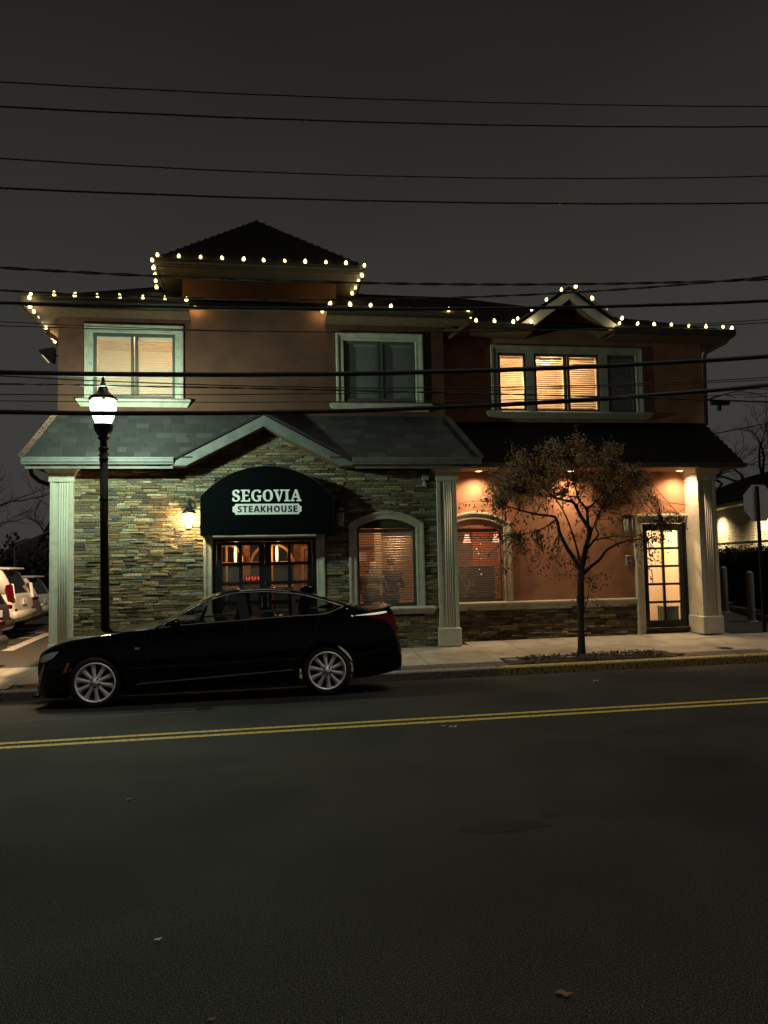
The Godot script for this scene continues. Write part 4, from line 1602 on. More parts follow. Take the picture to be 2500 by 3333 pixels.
	for p in [[-2.05, 7.17, -0.53], [-2.02, 7.17, -0.19], [-1.99, 7.17, 0.16], [-1.97, 7.17, 0.48], [-1.97, 7.25, 0.64], [-1.88, 7.36, 0.62], [-1.5, 7.35, 0.63], [-1.11, 7.345, 0.63], [-0.72, 7.345, 0.63], [-0.33, 7.34, 0.63], [0.04, 7.335, 0.63], [0.43, 7.34, 0.63], [0.81, 7.34, 0.63], [1.2, 7.345, 0.63], [1.58, 7.345, 0.63], [1.93, 7.31, 0.64], [1.9, 7.17, 0.5], [1.87, 7.16, 0.2], [1.85, 7.16, -0.15], [1.82, 7.16, -0.47]]:
		a2.append(Vector3(p[0], p[1], p[2]))
	string_run(a2, "string of yellow bulbs round three sides of the raised tower eave")
	var a3 := []
	for p in [[1.16, 6.57, 0.11], [1.27, 6.56, 0.58], [1.65, 6.555, 0.6], [2.04, 6.55, 0.6], [2.43, 6.545, 0.6], [2.79, 6.5, 0.62], [3.18, 6.5, 0.62], [3.56, 6.51, 0.61], [3.95, 6.525, 0.6], [4.02, 6.43, 0.5]]:
		a3.append(Vector3(p[0], p[1], p[2]))
	string_run(a3, "string of yellow bulbs on the short eave right of the tower, two unlit", [5, 6], 0)
	var a4 := []
	for p in [[4.22, 6.45, 0.2], [4.6, 6.45, 0.2], [4.99, 6.445, 0.2], [5.37, 6.46, 0.2]]:
		a4.append(Vector3(p[0], p[1], p[2]))
	string_run(a4, "four yellow bulbs on the gutter left of the small right gable")
	var a5 := []
	for p in [[5.1, 6.53, 0.16], [5.4, 6.73, 0.16], [5.72, 6.94, 0.16], [6.05, 7.16, 0.16], [6.36, 7.24, 0.16], [6.71, 7.0, 0.16], [7.02, 6.79, 0.16], [7.34, 6.6, 0.16]]:
		a5.append(Vector3(p[0], p[1], p[2]))
	string_run(a5, "yellow bulbs climbing both slopes of the small right gable", [6])
	var a6 := []
	for p in [[7.26, 6.48, 0.2], [7.66, 6.485, 0.2], [8.03, 6.48, 0.2], [8.41, 6.475, 0.2], [8.8, 6.475, 0.2], [9.19, 6.47, 0.2], [9.58, 6.475, 0.2], [9.8, 6.455, 0.16]]:
		a6.append(Vector3(p[0], p[1], p[2]))
	string_run(a6, "string of yellow bulbs along the gutter at the far right end")
	# ---- small fittings
	var sc := thing("security_camera", "small grey security camera box with a dome, beside the middle column capital", "camera", Vector3(3.13, 3.33, 0.02))
	s = Sh.new()
	s.bbox(Vector3(0, 0, 0.06), Vector3(0.13, 0.13, 0.1), 0.01)
	obj("housing", s, M["grey_paint"], sc)
	s = Sh.new()
	s.smooth(1)
	s.sphere(Vector3(-0.01, -0.14, 0.07), Vector3(0.05, 0.055, 0.05), 12, 8)
	s.flat()
	s.box(Vector3(-0.01, -0.09, 0.05), Vector3(0.04, 0.06, 0.06))
	obj("dome", s, M["grey_paint"], sc)
	var ic := thing("intercom", "silver intercom panel on the red plaster left of the side door", "intercom", Vector3(7.54, 1.61, -0.4))
	s = Sh.new()
	s.bbox(Vector3(0, 0, 0.025), Vector3(0.13, 0.22, 0.05), 0.008)
	obj("plate", s, M["steel"], ic)
	s = Sh.new()
	for i in 4:
		s.span(-0.04, 0.04, 0.03 + i * 0.014, 0.036 + i * 0.014, 0.05, 0.052)
	s.box(Vector3(0, -0.05, 0.052), Vector3(0.05, 0.04, 0.006))
	obj("grille", s, M["dark"], ic)
	var fl := thing("floodlight", "small floodlight on the left side wall under the eave, aimed at the parking lot", "floodlight", Vector3(-3.76, 5.98, -1.0))
	s = Sh.new()
	s.prism(V2([-0.3, 0.06, -0.6, 0.0, -0.56, -0.06, -0.36, -0.24, -0.3, -0.24]), -0.08, 0.08)
	s.tube([Vector3(0.0, -0.1, 0), Vector3(-0.42, -0.08, 0)], 0.02, 6)
	obj("housing", s, M["black_paint"], fl)
	s = Sh.new()
	s.box(Vector3(-0.475, -0.16, 0.0), Vector3(0.16, 0.012, 0.13), Basis(Vector3.BACK, -0.88))
	obj("lamp_glass", s, glow("flood_glow", L(1.0, 0.72, 0.42), 0.8), fl)
	var sp := SpotLight3D.new()
	sp.name = "light"
	sp.light_color = L(1.0, 0.68, 0.38)
	sp.light_energy = 85.0
	sp.light_size = 0.08
	sp.spot_range = 60
	sp.spot_angle = 68.0
	sp.spot_angle_attenuation = 0.8
	sp.shadow_enabled = true
	fl.add_child(sp, true)
	sp.position = Vector3(-0.52, -0.18, 0.0)
	sp.look_at_from_position(fl.position + sp.position, Vector3(-5.9, 0.0, -1.3))
	# ---- lamps in the rooms
	ceiling_lamp(Vector3(-1.9, 6.4, -1.2), L(1, 0.63, 0.3), 2.8, "lit ceiling lamp in the upstairs left room")
	ceiling_lamp(Vector3(4.95, 5.62, -1.25), L(1, 0.77, 0.5), 3.0, "lit lamp hanging just behind the left pane of the upstairs right window", 0.09)
	ceiling_lamp(Vector3(6.5, 6.25, -2.0), L(1, 0.6, 0.28), 2.2, "lit ceiling lamp deep in the upstairs right room")
	ceiling_lamp(Vector3(8.35, 2.7, -1.25), L(1, 0.74, 0.45), 4.2, "lit ceiling lamp in the stair hall behind the side door")
	make_interior()


func make_interior() -> void:
	var s := Sh.new()
	# dining hall: one hall behind the double doors and both arched windows
	s = Sh.new()
	s.span(-3.5, 7.35, 0.0, 3.1, -7.06, -7.0)
	s.span(-3.54, -3.5, 0.0, 3.1, -7.0, -0.23)
	s.span(7.35, 7.41, 0.0, 3.1, -7.0, -0.61)
	s.span(1.32, 1.42, 0.0, 3.1, -4.0, -0.23)
	wobj("hall_wall", s, M["room_orange"], B)
	s = Sh.new()
	s.span(-3.5, 3.57, 3.1, 3.16, -7.0, -0.23)
	s.span(3.57, 7.35, 3.1, 3.16, -7.0, -0.61)
	wobj("hall_ceiling", s, M["room_cream"], B)
	s = Sh.new()
	s.span(-3.5, 3.57, -0.06, 0.0, -7.0, -0.23)
	s.span(3.57, 7.35, -0.06, 0.0, -7.0, -0.61)
	wobj("hall_floor", s, M["wood"], B)
	# vestibule screen with two arched windows behind the doors
	s = Sh.new()
	var zs := -1.7
	s.span(-1.4, -1.12, 0, 3.1, zs - 0.06, zs)
	s.span(0.62, 1.32, 0, 3.1, zs - 0.06, zs)
	s.span(-1.12, 0.62, 2.15, 3.1, zs - 0.06, zs)
	s.span(-0.45, -0.3, 0, 2.15, zs - 0.06, zs)
	s.span(-1.12, 0.62, 0, 0.75, zs - 0.06, zs)
	var screen := wobj("vestibule_screen", s, M["wood"], B)
	s = Sh.new()
	s.span(-1.4, 1.32, 0, 3.1, -2.7, -2.6)
	wobj("inner_partition", s, M["room_dark"], B)
	s = Sh.new()
	for q in [[-1.12, -0.45], [-0.3, 0.62]]:
		for y in [1.22, 1.72]:
			s.span(q[0], q[1], y - 0.025, y + 0.025, zs - 0.05, zs + 0.01)
		s.span((q[0] + q[1]) / 2 - 0.02, (q[0] + q[1]) / 2 + 0.02, 0.75, 2.15, zs - 0.05, zs + 0.008)
		var pr := [Vector2(-0.02, 0), Vector2(-0.02, 0.03), Vector2(0.03, 0.03), Vector2(0.03, 0)]
		s.sweep(arch(q[0] + 0.02, q[1] - 0.02, 1.72, 1.75, 2.1), pr, zs)
	wobj("glazing_bar", s, mat("light_wood", L(0.42, 0.2, 0.085), 0.4), screen)
	s = Sh.new()
	frame_rect(s, 0.78, 1.12, 0.9, 2.05, 0.05, zs, zs + 0.02)
	frame_rect(s, 0.86, 1.04, 1.0, 1.95, 0.02, zs, zs + 0.03)
	wobj("door_panel", s, mat("light_wood", Color.WHITE), screen)
	for q in [[-0.6, "left"], [0.26, "right"]]:
		var t := thing("wall_sconce", "tall glowing sconce seen through the %s leaf of the double doors" % q[1], "lamp", Vector3(q[0], 1.9, zs + 0.08))
		s = Sh.new()
		s.smooth(1)
		s.lathe([Vector2(0, -0.17), Vector2(0.025, -0.15), Vector2(0.032, 0), Vector2(0.025, 0.15), Vector2(0, 0.17)], 10)
		var g := obj("glowing_shade", s, glow("sconce_glow", L(1, 0.75, 0.4), 1.8), t)
		s = Sh.new()
		s.box(Vector3(0, -0.1, -0.05), Vector3(0.05, 0.1, 0.06))
		obj("wall_plate", s, M["chrome"], t)
		omni(g, Vector3(0, 0, 0), L(1, 0.6, 0.28), 0.2, 0.03)
	var rs := thing("counter_display", "small red glowing counter display seen through the left door leaf", "display", Vector3(-0.24, 1.4, -1.2))
	s = Sh.new()
	s.box(Vector3(0, 0, -0.03), Vector3(0.34, 0.12, 0.05))
	obj("casing", s, M["black_paint"], rs)
	s = Sh.new()
	for i in 5:
		var x := -0.13 + i * 0.06
		for b in [[0, 0.03, 0.03, 0.008], [0.012, 0.012, 0.008, 0.03], [0, -0.006, 0.03, 0.008], [-0.012 * (1 if i % 2 else -1), -0.022, 0.008, 0.03]]:
			s.box(Vector3(x + b[0], b[1], 0.0), Vector3(b[2], b[3], 0.006))
	obj("red_display", s, glow("red_led", Color(1.0, 0.08, 0.05), 1.6), rs)
	var st := thing("reception_stand", "wooden reception stand in the vestibule behind the double doors", "stand", Vector3(-0.25, 0.0, -1.25))
	s = Sh.new()
	s.bbox(Vector3(0, 0.62, 0), Vector3(0.5, 1.24, 0.36), 0.01)
	obj("cabinet", s, M["wood"], st)
	s = Sh.new()
	s.bbox(Vector3(0, 1.28, 0), Vector3(0.6, 0.05, 0.44), 0.01)
	obj("top", s, mat("light_wood", Color.WHITE), st)
	# hall details behind the left arched window
	s = Sh.new()
	s.span(2.46, 2.62, 0.0, 3.1, -2.6, -2.44)
	var post := wobj("hall_post", s, M["room_cream"], B)
	s = Sh.new()
	s.span(1.42, 2.45, 1.95, 2.02, -2.6, -2.5)
	s.span(2.63, 4.5, 2.2, 2.75, -3.0, -2.9)
	wobj("beam", s, M["slat_wood"], B)
	s = Sh.new()
	s.span(1.42, 2.4, 1.7, 1.92, -3.5, -3.42)
	wobj("shelf_back", s, M["white_print"], B)
	for q in [[3.95, -1.5, "left"], [4.42, -1.7, "middle"], [5.05, -1.6, "right"]]:
		var t := thing("pendant_lamp", "%s rosy glass pendant lamp behind the arched window of the red wing" % q[2], "lamp", Vector3(q[0], 2.15, q[1]), "pendant lamps over the dining tables")
		s = Sh.new()
		s.smooth(1)
		s.lathe([Vector2(0.0, 0.11), Vector2(0.045, 0.1), Vector2(0.06, 0.03), Vector2(0.095, -0.08), Vector2(0.0, -0.08)], 12)
		var g := obj("glowing_shade", s, glow("rosy_shade", L(1, 0.42, 0.28), 1.6), t)
		s = Sh.new()
		s.tube([Vector3(0, 0.1, 0), Vector3(0, 0.95, 0)], 0.006, 5)
		obj("cord", s, M["cable"], t)
		omni(g, Vector3(0, 0.0, 0), L(1, 0.55, 0.28), 0.13, 0.05)
	for q in [[2.75, -0.75, "front"], [3.1, -3.7, "rear"]]:
		var t := thing("hall_lamp", "%s ceiling lamp in the hall behind the stone-side arched window" % q[2], "lamp", Vector3(q[0], 3.05, q[1]))
		s = Sh.new()
		s.smooth(1)
		s.lathe([Vector2(0, -0.08), Vector2(0.09, -0.06), Vector2(0.12, 0.0), Vector2(0, 0.04)], 12)
		var g := obj("glowing_shade", s, glow("warm_shade", L(1, 0.74, 0.42), 2.5), t)
		omni(g, Vector3(0, -0.03, 0), L(1, 0.58, 0.27), 2.2, 0.06)
	var vl := thing("vestibule_lamp", "ceiling lamp in the vestibule just inside the double doors", "lamp", Vector3(0.1, 3.0, -0.9))
	s = Sh.new()
	s.smooth(1)
	s.lathe([Vector2(0, -0.08), Vector2(0.09, -0.06), Vector2(0.12, 0.0), Vector2(0, 0.04)], 12)
	var vg := obj("glowing_shade", s, glow("warm_shade", L(1, 0.74, 0.42), 2.5), vl)
	omni(vg, Vector3(0, -0.03, 0), L(1, 0.58, 0.26), 1.0, 0.06)
	var gb := thing("green_lamp", "small green glowing bottle lamp behind the stone-side arched window", "lamp", Vector3(2.3, 1.2, -1.75))
	s = Sh.new()
	s.smooth(1)
	s.lathe([Vector2(0, 0), Vector2(0.05, 0.0), Vector2(0.055, 0.3), Vector2(0.025, 0.42), Vector2(0.022, 0.5), Vector2(0, 0.5)], 12)
	obj("glowing_bottle", s, glow("green_glow", L(0.08, 0.7, 0.3), 0.8), gb)
	s = Sh.new()
	s.lathe([Vector2(0.0, -1.2), Vector2(0.2, -1.2), Vector2(0.03, -1.15), Vector2(0.03, -0.03), Vector2(0.16, -0.02), Vector2(0.16, 0.0), Vector2(0, 0)], 12)
	obj("stand", s, M["slat_wood"], gb)
	# bright panel and a little lit tree behind the right arched window
	s = Sh.new()
	s.span(4.72, 5.6, 1.2, 2.9, -2.4, -2.3)
	wobj("hall_panel", s, mat("red_panel", L(0.5, 0.14, 0.07), 0.7), B)
	var xt := thing("light_chain", "short hanging chain of tiny lights behind the red-wing arched window", "string lights", Vector3(4.62, 2.2, -1.5))
	s = Sh.new()
	s.tube([Vector3(0, 0.1, 0), Vector3(0.03, -0.3, 0), Vector3(0.0, -0.9, 0)], 0.005, 5)
	obj("cord", s, M["cable"], xt)
	var bm := Sh.new()
	bm.smooth(1)
	bm.sphere(Vector3.ZERO, Vector3.ONE * 0.013, 6, 4)
	var bmm := bm.mesh()
	for k in 8:
		var o := obj("bulb", bmm, glow("tiny_bulb", L(1, 0.75, 0.45), 2.0), xt)
		o.position = Vector3(0.05 * sin(k * 2.1), -0.05 - k * 0.11, 0.01)
	s = Sh.new()
	s.bbox(Vector3(4.3, 0.78, -1.95), Vector3(1.6, 1.56, 0.08), 0.01)
	wobj("booth_partition", s, M["dark"], B)
	# stairs and box in the hall behind the side door
	s = Sh.new()
	s.box(Vector3(8.05, 0.72, -1.6), Vector3(0.06, 0.05, 1.2), Basis(Vector3.BACK, 0.0))
	s.prism(V2([7.5, 1.35, 8.32, 0.42, 8.32, 0.3, 7.5, 1.23]), -1.6, -1.54)
	s.prism(V2([7.5, 1.2, 8.32, 0.27, 8.32, 0.2, 7.5, 1.13]), -1.66, -1.62)
	wobj("stair_rail", s, M["trim"], B)
	var bx := thing("storage_box", "dark teal box on the floor behind the bottom right pane of the side door", "box", Vector3(8.72, 0.19, -1.0))
	s = Sh.new()
	s.bbox(Vector3(0, 0.19, 0), Vector3(0.34, 0.38, 0.3), 0.01)
	obj("body", s, mat("teal", L(0.03, 0.09, 0.095), 0.4), bx)
	s = Sh.new()
	s.bbox(Vector3(0, 0.395, 0), Vector3(0.36, 0.03, 0.32), 0.008)
	obj("lid", s, mat("teal", Color.WHITE), bx)


# ---------- vehicles: local axes, nose at -x, ground at y = 0, middle at z = 0
func curve(a: Array, x: float) -> float:   # smooth curve through flat list x, y, ...
	var n := a.size() / 2
	if x <= a[0]:
		return a[1]
	if x >= a[2 * n - 2]:
		return a[2 * n - 1]
	var i := 0
	while x > a[2 * i + 2]:
		i += 1
	var x0: float = a[2 * i]
	var x1: float = a[2 * i + 2]
	var y0: float = a[2 * i + 1]
	var y1: float = a[2 * i + 3]
	var s := (y1 - y0) / (x1 - x0)
	var m0 := s
	var m1 := s
	if i > 0:
		var sp: float = (y0 - a[2 * i - 1]) / (x0 - a[2 * i - 2])
		m0 = 0.0 if sp * s <= 0 else 2 * sp * s / (sp + s)
	if i < n - 2:
		var sn: float = (a[2 * i + 5] - y1) / (a[2 * i + 4] - x1)
		m1 = 0.0 if sn * s <= 0 else 2 * sn * s / (sn + s)
	var h := x1 - x0
	var t := (x - x0) / h
	return (2 * t * t * t - 3 * t * t + 1) * y0 + (t * t * t - 2 * t * t + t) * h * m0 + (3 * t * t - 2 * t * t * t) * y1 + (t * t * t - t * t) * h * m1


func bulge(t: float) -> float:   # half-width share over the height of a body side
	return curve([0.0, 0.955, 0.12, 0.99, 0.45, 1.0, 0.75, 0.975, 0.92, 0.93, 1.0, 0.89], t)


func side_z(c: Dictionary, x: float, y: float) -> float:
	var lo: float = curve(c.low, x)
	var d: float = curve(c.deck, x)
	return curve(c.hw, x) * bulge(clampf((y - lo) / maxf(d - lo, 0.01), 0, 1))


func patch(c: Dictionary, poly: PackedVector2Array, off: float, sg := 1.0, grid := 0.05) -> Sh:   # a thin piece that lies on the body side
	var s := Sh.new()
	s.smooth(1)
	var bb := Rect2(poly[0], Vector2.ZERO)
	for p in poly:
		bb = bb.expand(p)
	var nx := int(bb.size.x / grid) + 1
	var ny := int(bb.size.y / grid) + 1
	for i in nx:
		for j in ny:
			var cell := PackedVector2Array([bb.position + Vector2(i, j) * bb.size / Vector2(nx, ny), bb.position + Vector2(i + 1, j) * bb.size / Vector2(nx, ny), bb.position + Vector2(i + 1, j + 1) * bb.size / Vector2(nx, ny), bb.position + Vector2(i, j + 1) * bb.size / Vector2(nx, ny)])
			for q in Geometry2D.intersect_polygons(cell, poly):
				var idx := Geometry2D.triangulate_polygon(q)
				for k in range(0, idx.size(), 3):
					var v := []
					for e in 3:
						var p: Vector2 = q[idx[k + e]]
						v.append(Vector3(p.x, p.y, sg * (side_z(c, p.x, p.y) + off)))
					s.tri(v[0], v[1], v[2], Vector3(0, 0, sg))
	return s


func wheel(parent: Node3D, at: Vector3, r: float, rim: float, sg: float, rim_m: Material, spokes := 10, called := "wheel") -> void:
	var xf := Transform3D(Basis(Vector3.RIGHT, sg * PI / 2), Vector3.ZERO)   # local y points outwards
	var s := Sh.new()
	s.smooth(1)
	s.lathe([Vector2(rim - 0.005, -0.19), Vector2(r - 0.03, -0.2), Vector2(r, -0.17), Vector2(r, -0.04), Vector2(r - 0.012, -0.015), Vector2(r - 0.04, 0.0), Vector2(rim + 0.03, 0.004), Vector2(rim, -0.01), Vector2(rim - 0.012, -0.03)], 40, xf)
	var w := obj(called, s, mat("rubber", L(0.014, 0.014, 0.014), 0.75), parent)
	w.position = at
	s = Sh.new()
	s.smooth(1)
	s.lathe([Vector2(rim - 0.002, -0.008), Vector2(rim + 0.006, 0.002), Vector2(rim - 0.012, 0.004), Vector2(rim - 0.022, -0.02), Vector2(rim - 0.03, -0.16)], 40, xf)
	obj("rim", s, rim_m, w)
	s = Sh.new()
	s.smooth(1)
	s.lathe([Vector2(0.0, -0.13), Vector2(rim - 0.03, -0.135)], 24, xf)
	obj("wheel_back", s, M["dark"], w)
	s = Sh.new()
	s.smooth(1)
	s.lathe([Vector2(0.0, -0.07), Vector2(0.15, -0.07), Vector2(0.155, -0.09), Vector2(0.0, -0.09)], 24, xf)
	obj("brake_disc", s, mat("disc", L(0.1, 0.1, 0.1), 0.4, 0.8), w)
	var u := Sh.new()
	var p0 := 0.062
	var p1 := rim - 0.008
	var ra := []
	for q in [[p0, 0.024, 0.0], [lerpf(p0, p1, 0.35), 0.021, -0.003], [p1, 0.034, -0.012]]:
		ra.append([Vector3(-q[1], q[2] - 0.03, q[0]), Vector3(q[1], q[2] - 0.03, q[0]), Vector3(q[1], q[2] - 0.004, q[0]), Vector3(0.0, q[2] + 0.002, q[0]), Vector3(-q[1], q[2] - 0.004, q[0])])
	u.loft(ra)
	var um := u.mesh()
	for k in spokes:
		var o := obj("spoke", um, rim_m, w)
		o.transform = xf * Transform3D(Basis(Vector3.UP, TAU * k / spokes + 0.1), Vector3.ZERO)
	s = Sh.new()
	s.smooth(1)
	s.lathe([Vector2(0.08, -0.03), Vector2(0.075, -0.004), Vector2(0.04, 0.002), Vector2(0.036, 0.008), Vector2(0.0, 0.012)], 20, xf)
	obj("hub_cap", s, rim_m, w)
	u = Sh.new()
	u.smooth(1)
	u.lathe([Vector2(0.013, 0.0), Vector2(0.011, 0.008), Vector2(0.0, 0.011)], 8)
	var lm := u.mesh()
	for k in 5:
		var o := obj("lug_nut", lm, M["black_paint"], w)
		var a := TAU * k / 5 + 0.3
		o.transform = xf * Transform3D(Basis(), Vector3(cos(a) * 0.055, 0.001, sin(a) * 0.055))


func car_body(t: Node3D, c: Dictionary, paint: Material, tint: Material, trim_m: Material) -> MeshInstance3D:
	# stations, denser at the arches and the ends
	var xs := []
	var x: float = c.deck[0]
	var xe: float = c.deck[c.deck.size() - 2]
	while x < xe:
		xs.append(x)
		var near := 1.0
		for e in [c.deck[0], xe]:
			near = minf(near, absf(x - e))
		var st := 0.06
		if near < 0.25:
			st = 0.02
		for wx in c.wheels:
			if absf(absf(x - wx) - c.arch) < 0.07:
				st = 0.012
			elif absf(x - wx) < c.arch:
				st = 0.03
		x += st
	xs.append(xe)
	var rings := []
	for xx in xs:
		var lo: float = curve(c.low, xx)
		var b := lo
		for wx in c.wheels:
			var q: float = c.arch * c.arch - (xx - wx) * (xx - wx)
			if q > 0:
				b = maxf(b, c.wy + sqrt(q))
		var d: float = maxf(curve(c.deck, xx), lo + 0.06)
		b = minf(b, d - 0.05)
		var hw: float = curve(c.hw, xx)
		var half := []
		half.append(Vector2(0.0, b))
		half.append(Vector2(hw * bulge(clampf((b - lo) / (d - lo), 0, 1)) - 0.04, b))
		for k in 9:
			var y := lerpf(b, d - 0.02, k / 8.0)
			half.append(Vector2(hw * bulge((y - lo) / (d - lo)), y))
		half.append(Vector2(hw * 0.845, d))
		half.append(Vector2(hw * 0.6, d + c.crown * 0.6))
		half.append(Vector2(0.0, d + c.crown))
		var ring := []
		for p in half:
			ring.append(Vector3(xx, p.y, p.x))
		for k in range(half.size() - 2, 0, -1):
			ring.append(Vector3(xx, half[k].y, -half[k].x))
		rings.append(ring)
	var s := Sh.new()
	s.smooth(1)
	s.loft(rings)
	var body := obj("body", s, paint, t)
	# greenhouse
	var gx0: float = c.roof[0]
	var gx1: float = c.roof[c.roof.size() - 2]
	var pillar := Sh.new()
	pillar.smooth(1)
	var top := Sh.new()
	top.smooth(1)
	var wind := Sh.new()
	wind.smooth(1)
	var rear := Sh.new()
	rear.smooth(1)
	var n := 60
	var prev := []
	for i in n + 1:
		var gx := lerpf(gx0, gx1, float(i) / n)
		var ry_: float = curve(c.roof, gx)
		var dk: float = curve(c.deck, gx)
		var tumble: float = c.tumble
		var zr: float = lerpf(curve(c.hw, gx) * 0.84, c.roof_hw, clampf((ry_ - dk) / (c.roof_top - dk), 0, 1))
		var dl: float = clampf(curve(c.dlo, gx), dk - 0.005, ry_ - 0.005)
		if gx < c.dlo[0] or gx > c.dlo[c.dlo.size() - 2]:
			dl = dk - 0.01
		var zd: float = lerpf(curve(c.hw, gx) * 0.9, c.roof_hw + 0.045, clampf((dl - dk) / (c.roof_top - dk), 0, 1))
		var row := [ry_, zr, dl, zd, gx, dk]
		if prev.size():
			for sg in [1.0, -1.0]:
				var e := Vector3(0, 0.6, sg)
				var a := Vector3(prev[4], prev[0] - 0.028, sg * prev[1])
				var b := Vector3(gx, ry_ - 0.028, sg * zr)
				pillar.quad(a, b, Vector3(gx, dl, sg * zd), Vector3(prev[4], prev[2], sg * prev[3]), e)
				pillar.quad(a - Vector3(0, 0, sg * 0.05), b - Vector3(0, 0, sg * 0.05), Vector3(gx, dl - 0.01, sg * (zd - 0.05)), Vector3(prev[4], prev[2] - 0.01, sg * (prev[3] - 0.05)), -e)
				pillar.quad(Vector3(gx, dl, sg * zd), Vector3(prev[4], prev[2], sg * prev[3]), Vector3(prev[4], prev[2] - 0.01, sg * (prev[3] - 0.05)), Vector3(gx, dl - 0.01, sg * (zd - 0.05)), Vector3.DOWN)
				var target := top
				if gx < c.screen[0]:
					target = wind
				elif gx > c.screen[1]:
					target = rear
				var m1 := [Vector3(prev[4], prev[0] - 0.006, sg * prev[1] * 0.82), Vector3(gx, ry_ - 0.006, sg * zr * 0.82), Vector3(prev[4], prev[0], 0), Vector3(gx, ry_, 0)]
				(pillar if target != top else top).quad(a, b, m1[1], m1[0], Vector3.UP)
				target.quad(m1[0], m1[1], m1[3], m1[2], Vector3.UP)
		prev = row
	obj("roof_pillars", pillar, paint, body)
	obj("roof", top, paint, body)
	obj("windscreen", wind, tint, body)
	obj("rear_window", rear, tint, body)
	# side windows
	for sg in [1.0, -1.0]:
		var g := Sh.new()
		g.smooth(1)
		var lower := Sh.new()
		lower.smooth(1)
		var d0: float = c.dlo[0]
		var d1: float = c.dlo[c.dlo.size() - 2]
		var pv := []
		var line_t := []
		var line_b := []
		for i in 41:
			var gx := lerpf(d0, d1, i / 40.0)
			var bt: float = curve(c.belt, gx)
			var dl: float = maxf(curve(c.dlo, gx), bt)
			var dk: float = curve(c.deck, gx)
			var zb: float = lerpf(curve(c.hw, gx) * 0.9, c.roof_hw + 0.045, clampf((bt - dk) / (c.roof_top - dk), 0, 1))
			var zt: float = lerpf(curve(c.hw, gx) * 0.9, c.roof_hw + 0.045, clampf((dl - dk) / (c.roof_top - dk), 0, 1))
			var row := [Vector3(gx, bt, sg * (zb - 0.012)), Vector3(gx, dl, sg * (zt - 0.012)), Vector3(gx, dk - 0.03, sg * curve(c.hw, gx) * 0.9)]
			line_t.append(Vector3(gx, dl, sg * (zt + 0.002)))
			line_b.append(Vector3(gx, bt, sg * (zb + 0.004)))
			if pv.size():
				g.quad(pv[0], row[0], row[1], pv[1], Vector3(0, 0.3, sg))
				lower.quad(pv[2], row[2], row[0] + Vector3(0, 0, sg * 0.012), pv[0] + Vector3(0, 0, sg * 0.012), Vector3(0, 0.3, sg))
			pv = row
		var sw := obj("side_window", g, tint, body)
		obj("window_sill", lower, paint, sw)
		var tr := Sh.new()
		tr.smooth(1)
		tr.tube(line_t, 0.007, 6)
		tr.tube(line_b, 0.007, 6)
		obj("window_trim", tr, trim_m, sw)
		for px in c.posts:
			var po := Sh.new()
			var yb: float = curve(c.belt, px[0])
			var yt: float = curve(c.dlo, px[1])
			var dkb: float = curve(c.deck, px[0])
			var z0: float = lerpf(curve(c.hw, px[0]) * 0.9, c.roof_hw + 0.045, clampf((yb - dkb) / (c.roof_top - dkb), 0, 1))
			var z1: float = lerpf(curve(c.hw, px[1]) * 0.9, c.roof_hw + 0.045, clampf((yt - dkb) / (c.roof_top - dkb), 0, 1))
			var h: float = px[2] / 2
			po.loft([[Vector3(px[0] - h, yb, sg * (z0 - 0.05)), Vector3(px[0] + h, yb, sg * (z0 - 0.05)), Vector3(px[0] + h, yb, sg * (z0 - 0.004)), Vector3(px[0] - h, yb, sg * (z0 - 0.004))], [Vector3(px[1] - h, yt, sg * (z1 - 0.05)), Vector3(px[1] + h, yt, sg * (z1 - 0.05)), Vector3(px[1] + h, yt, sg * (z1 - 0.004)), Vector3(px[1] - h, yt, sg * (z1 - 0.004))]])
			obj("door_post", po, M["black_paint"], sw)
	return body


func seam(c: Dictionary, pts: Array, sg: float, parent: Node3D) -> void:
	var path := []
	for i in pts.size() - 1:
		for k in 8:
			var p: Vector2 = pts[i].lerp(pts[i + 1], k / 8.0)
			path.append(Vector3(p.x, p.y, sg * (side_z(c, p.x, p.y) - 0.001)))
	var e: Vector2 = pts[pts.size() - 1]
	path.append(Vector3(e.x, e.y, sg * (side_z(c, e.x, e.y) - 0.001)))
	var s := Sh.new()
	s.tube(path, 0.0035, 5)
	obj("door_seam", s, M["dark"], parent)


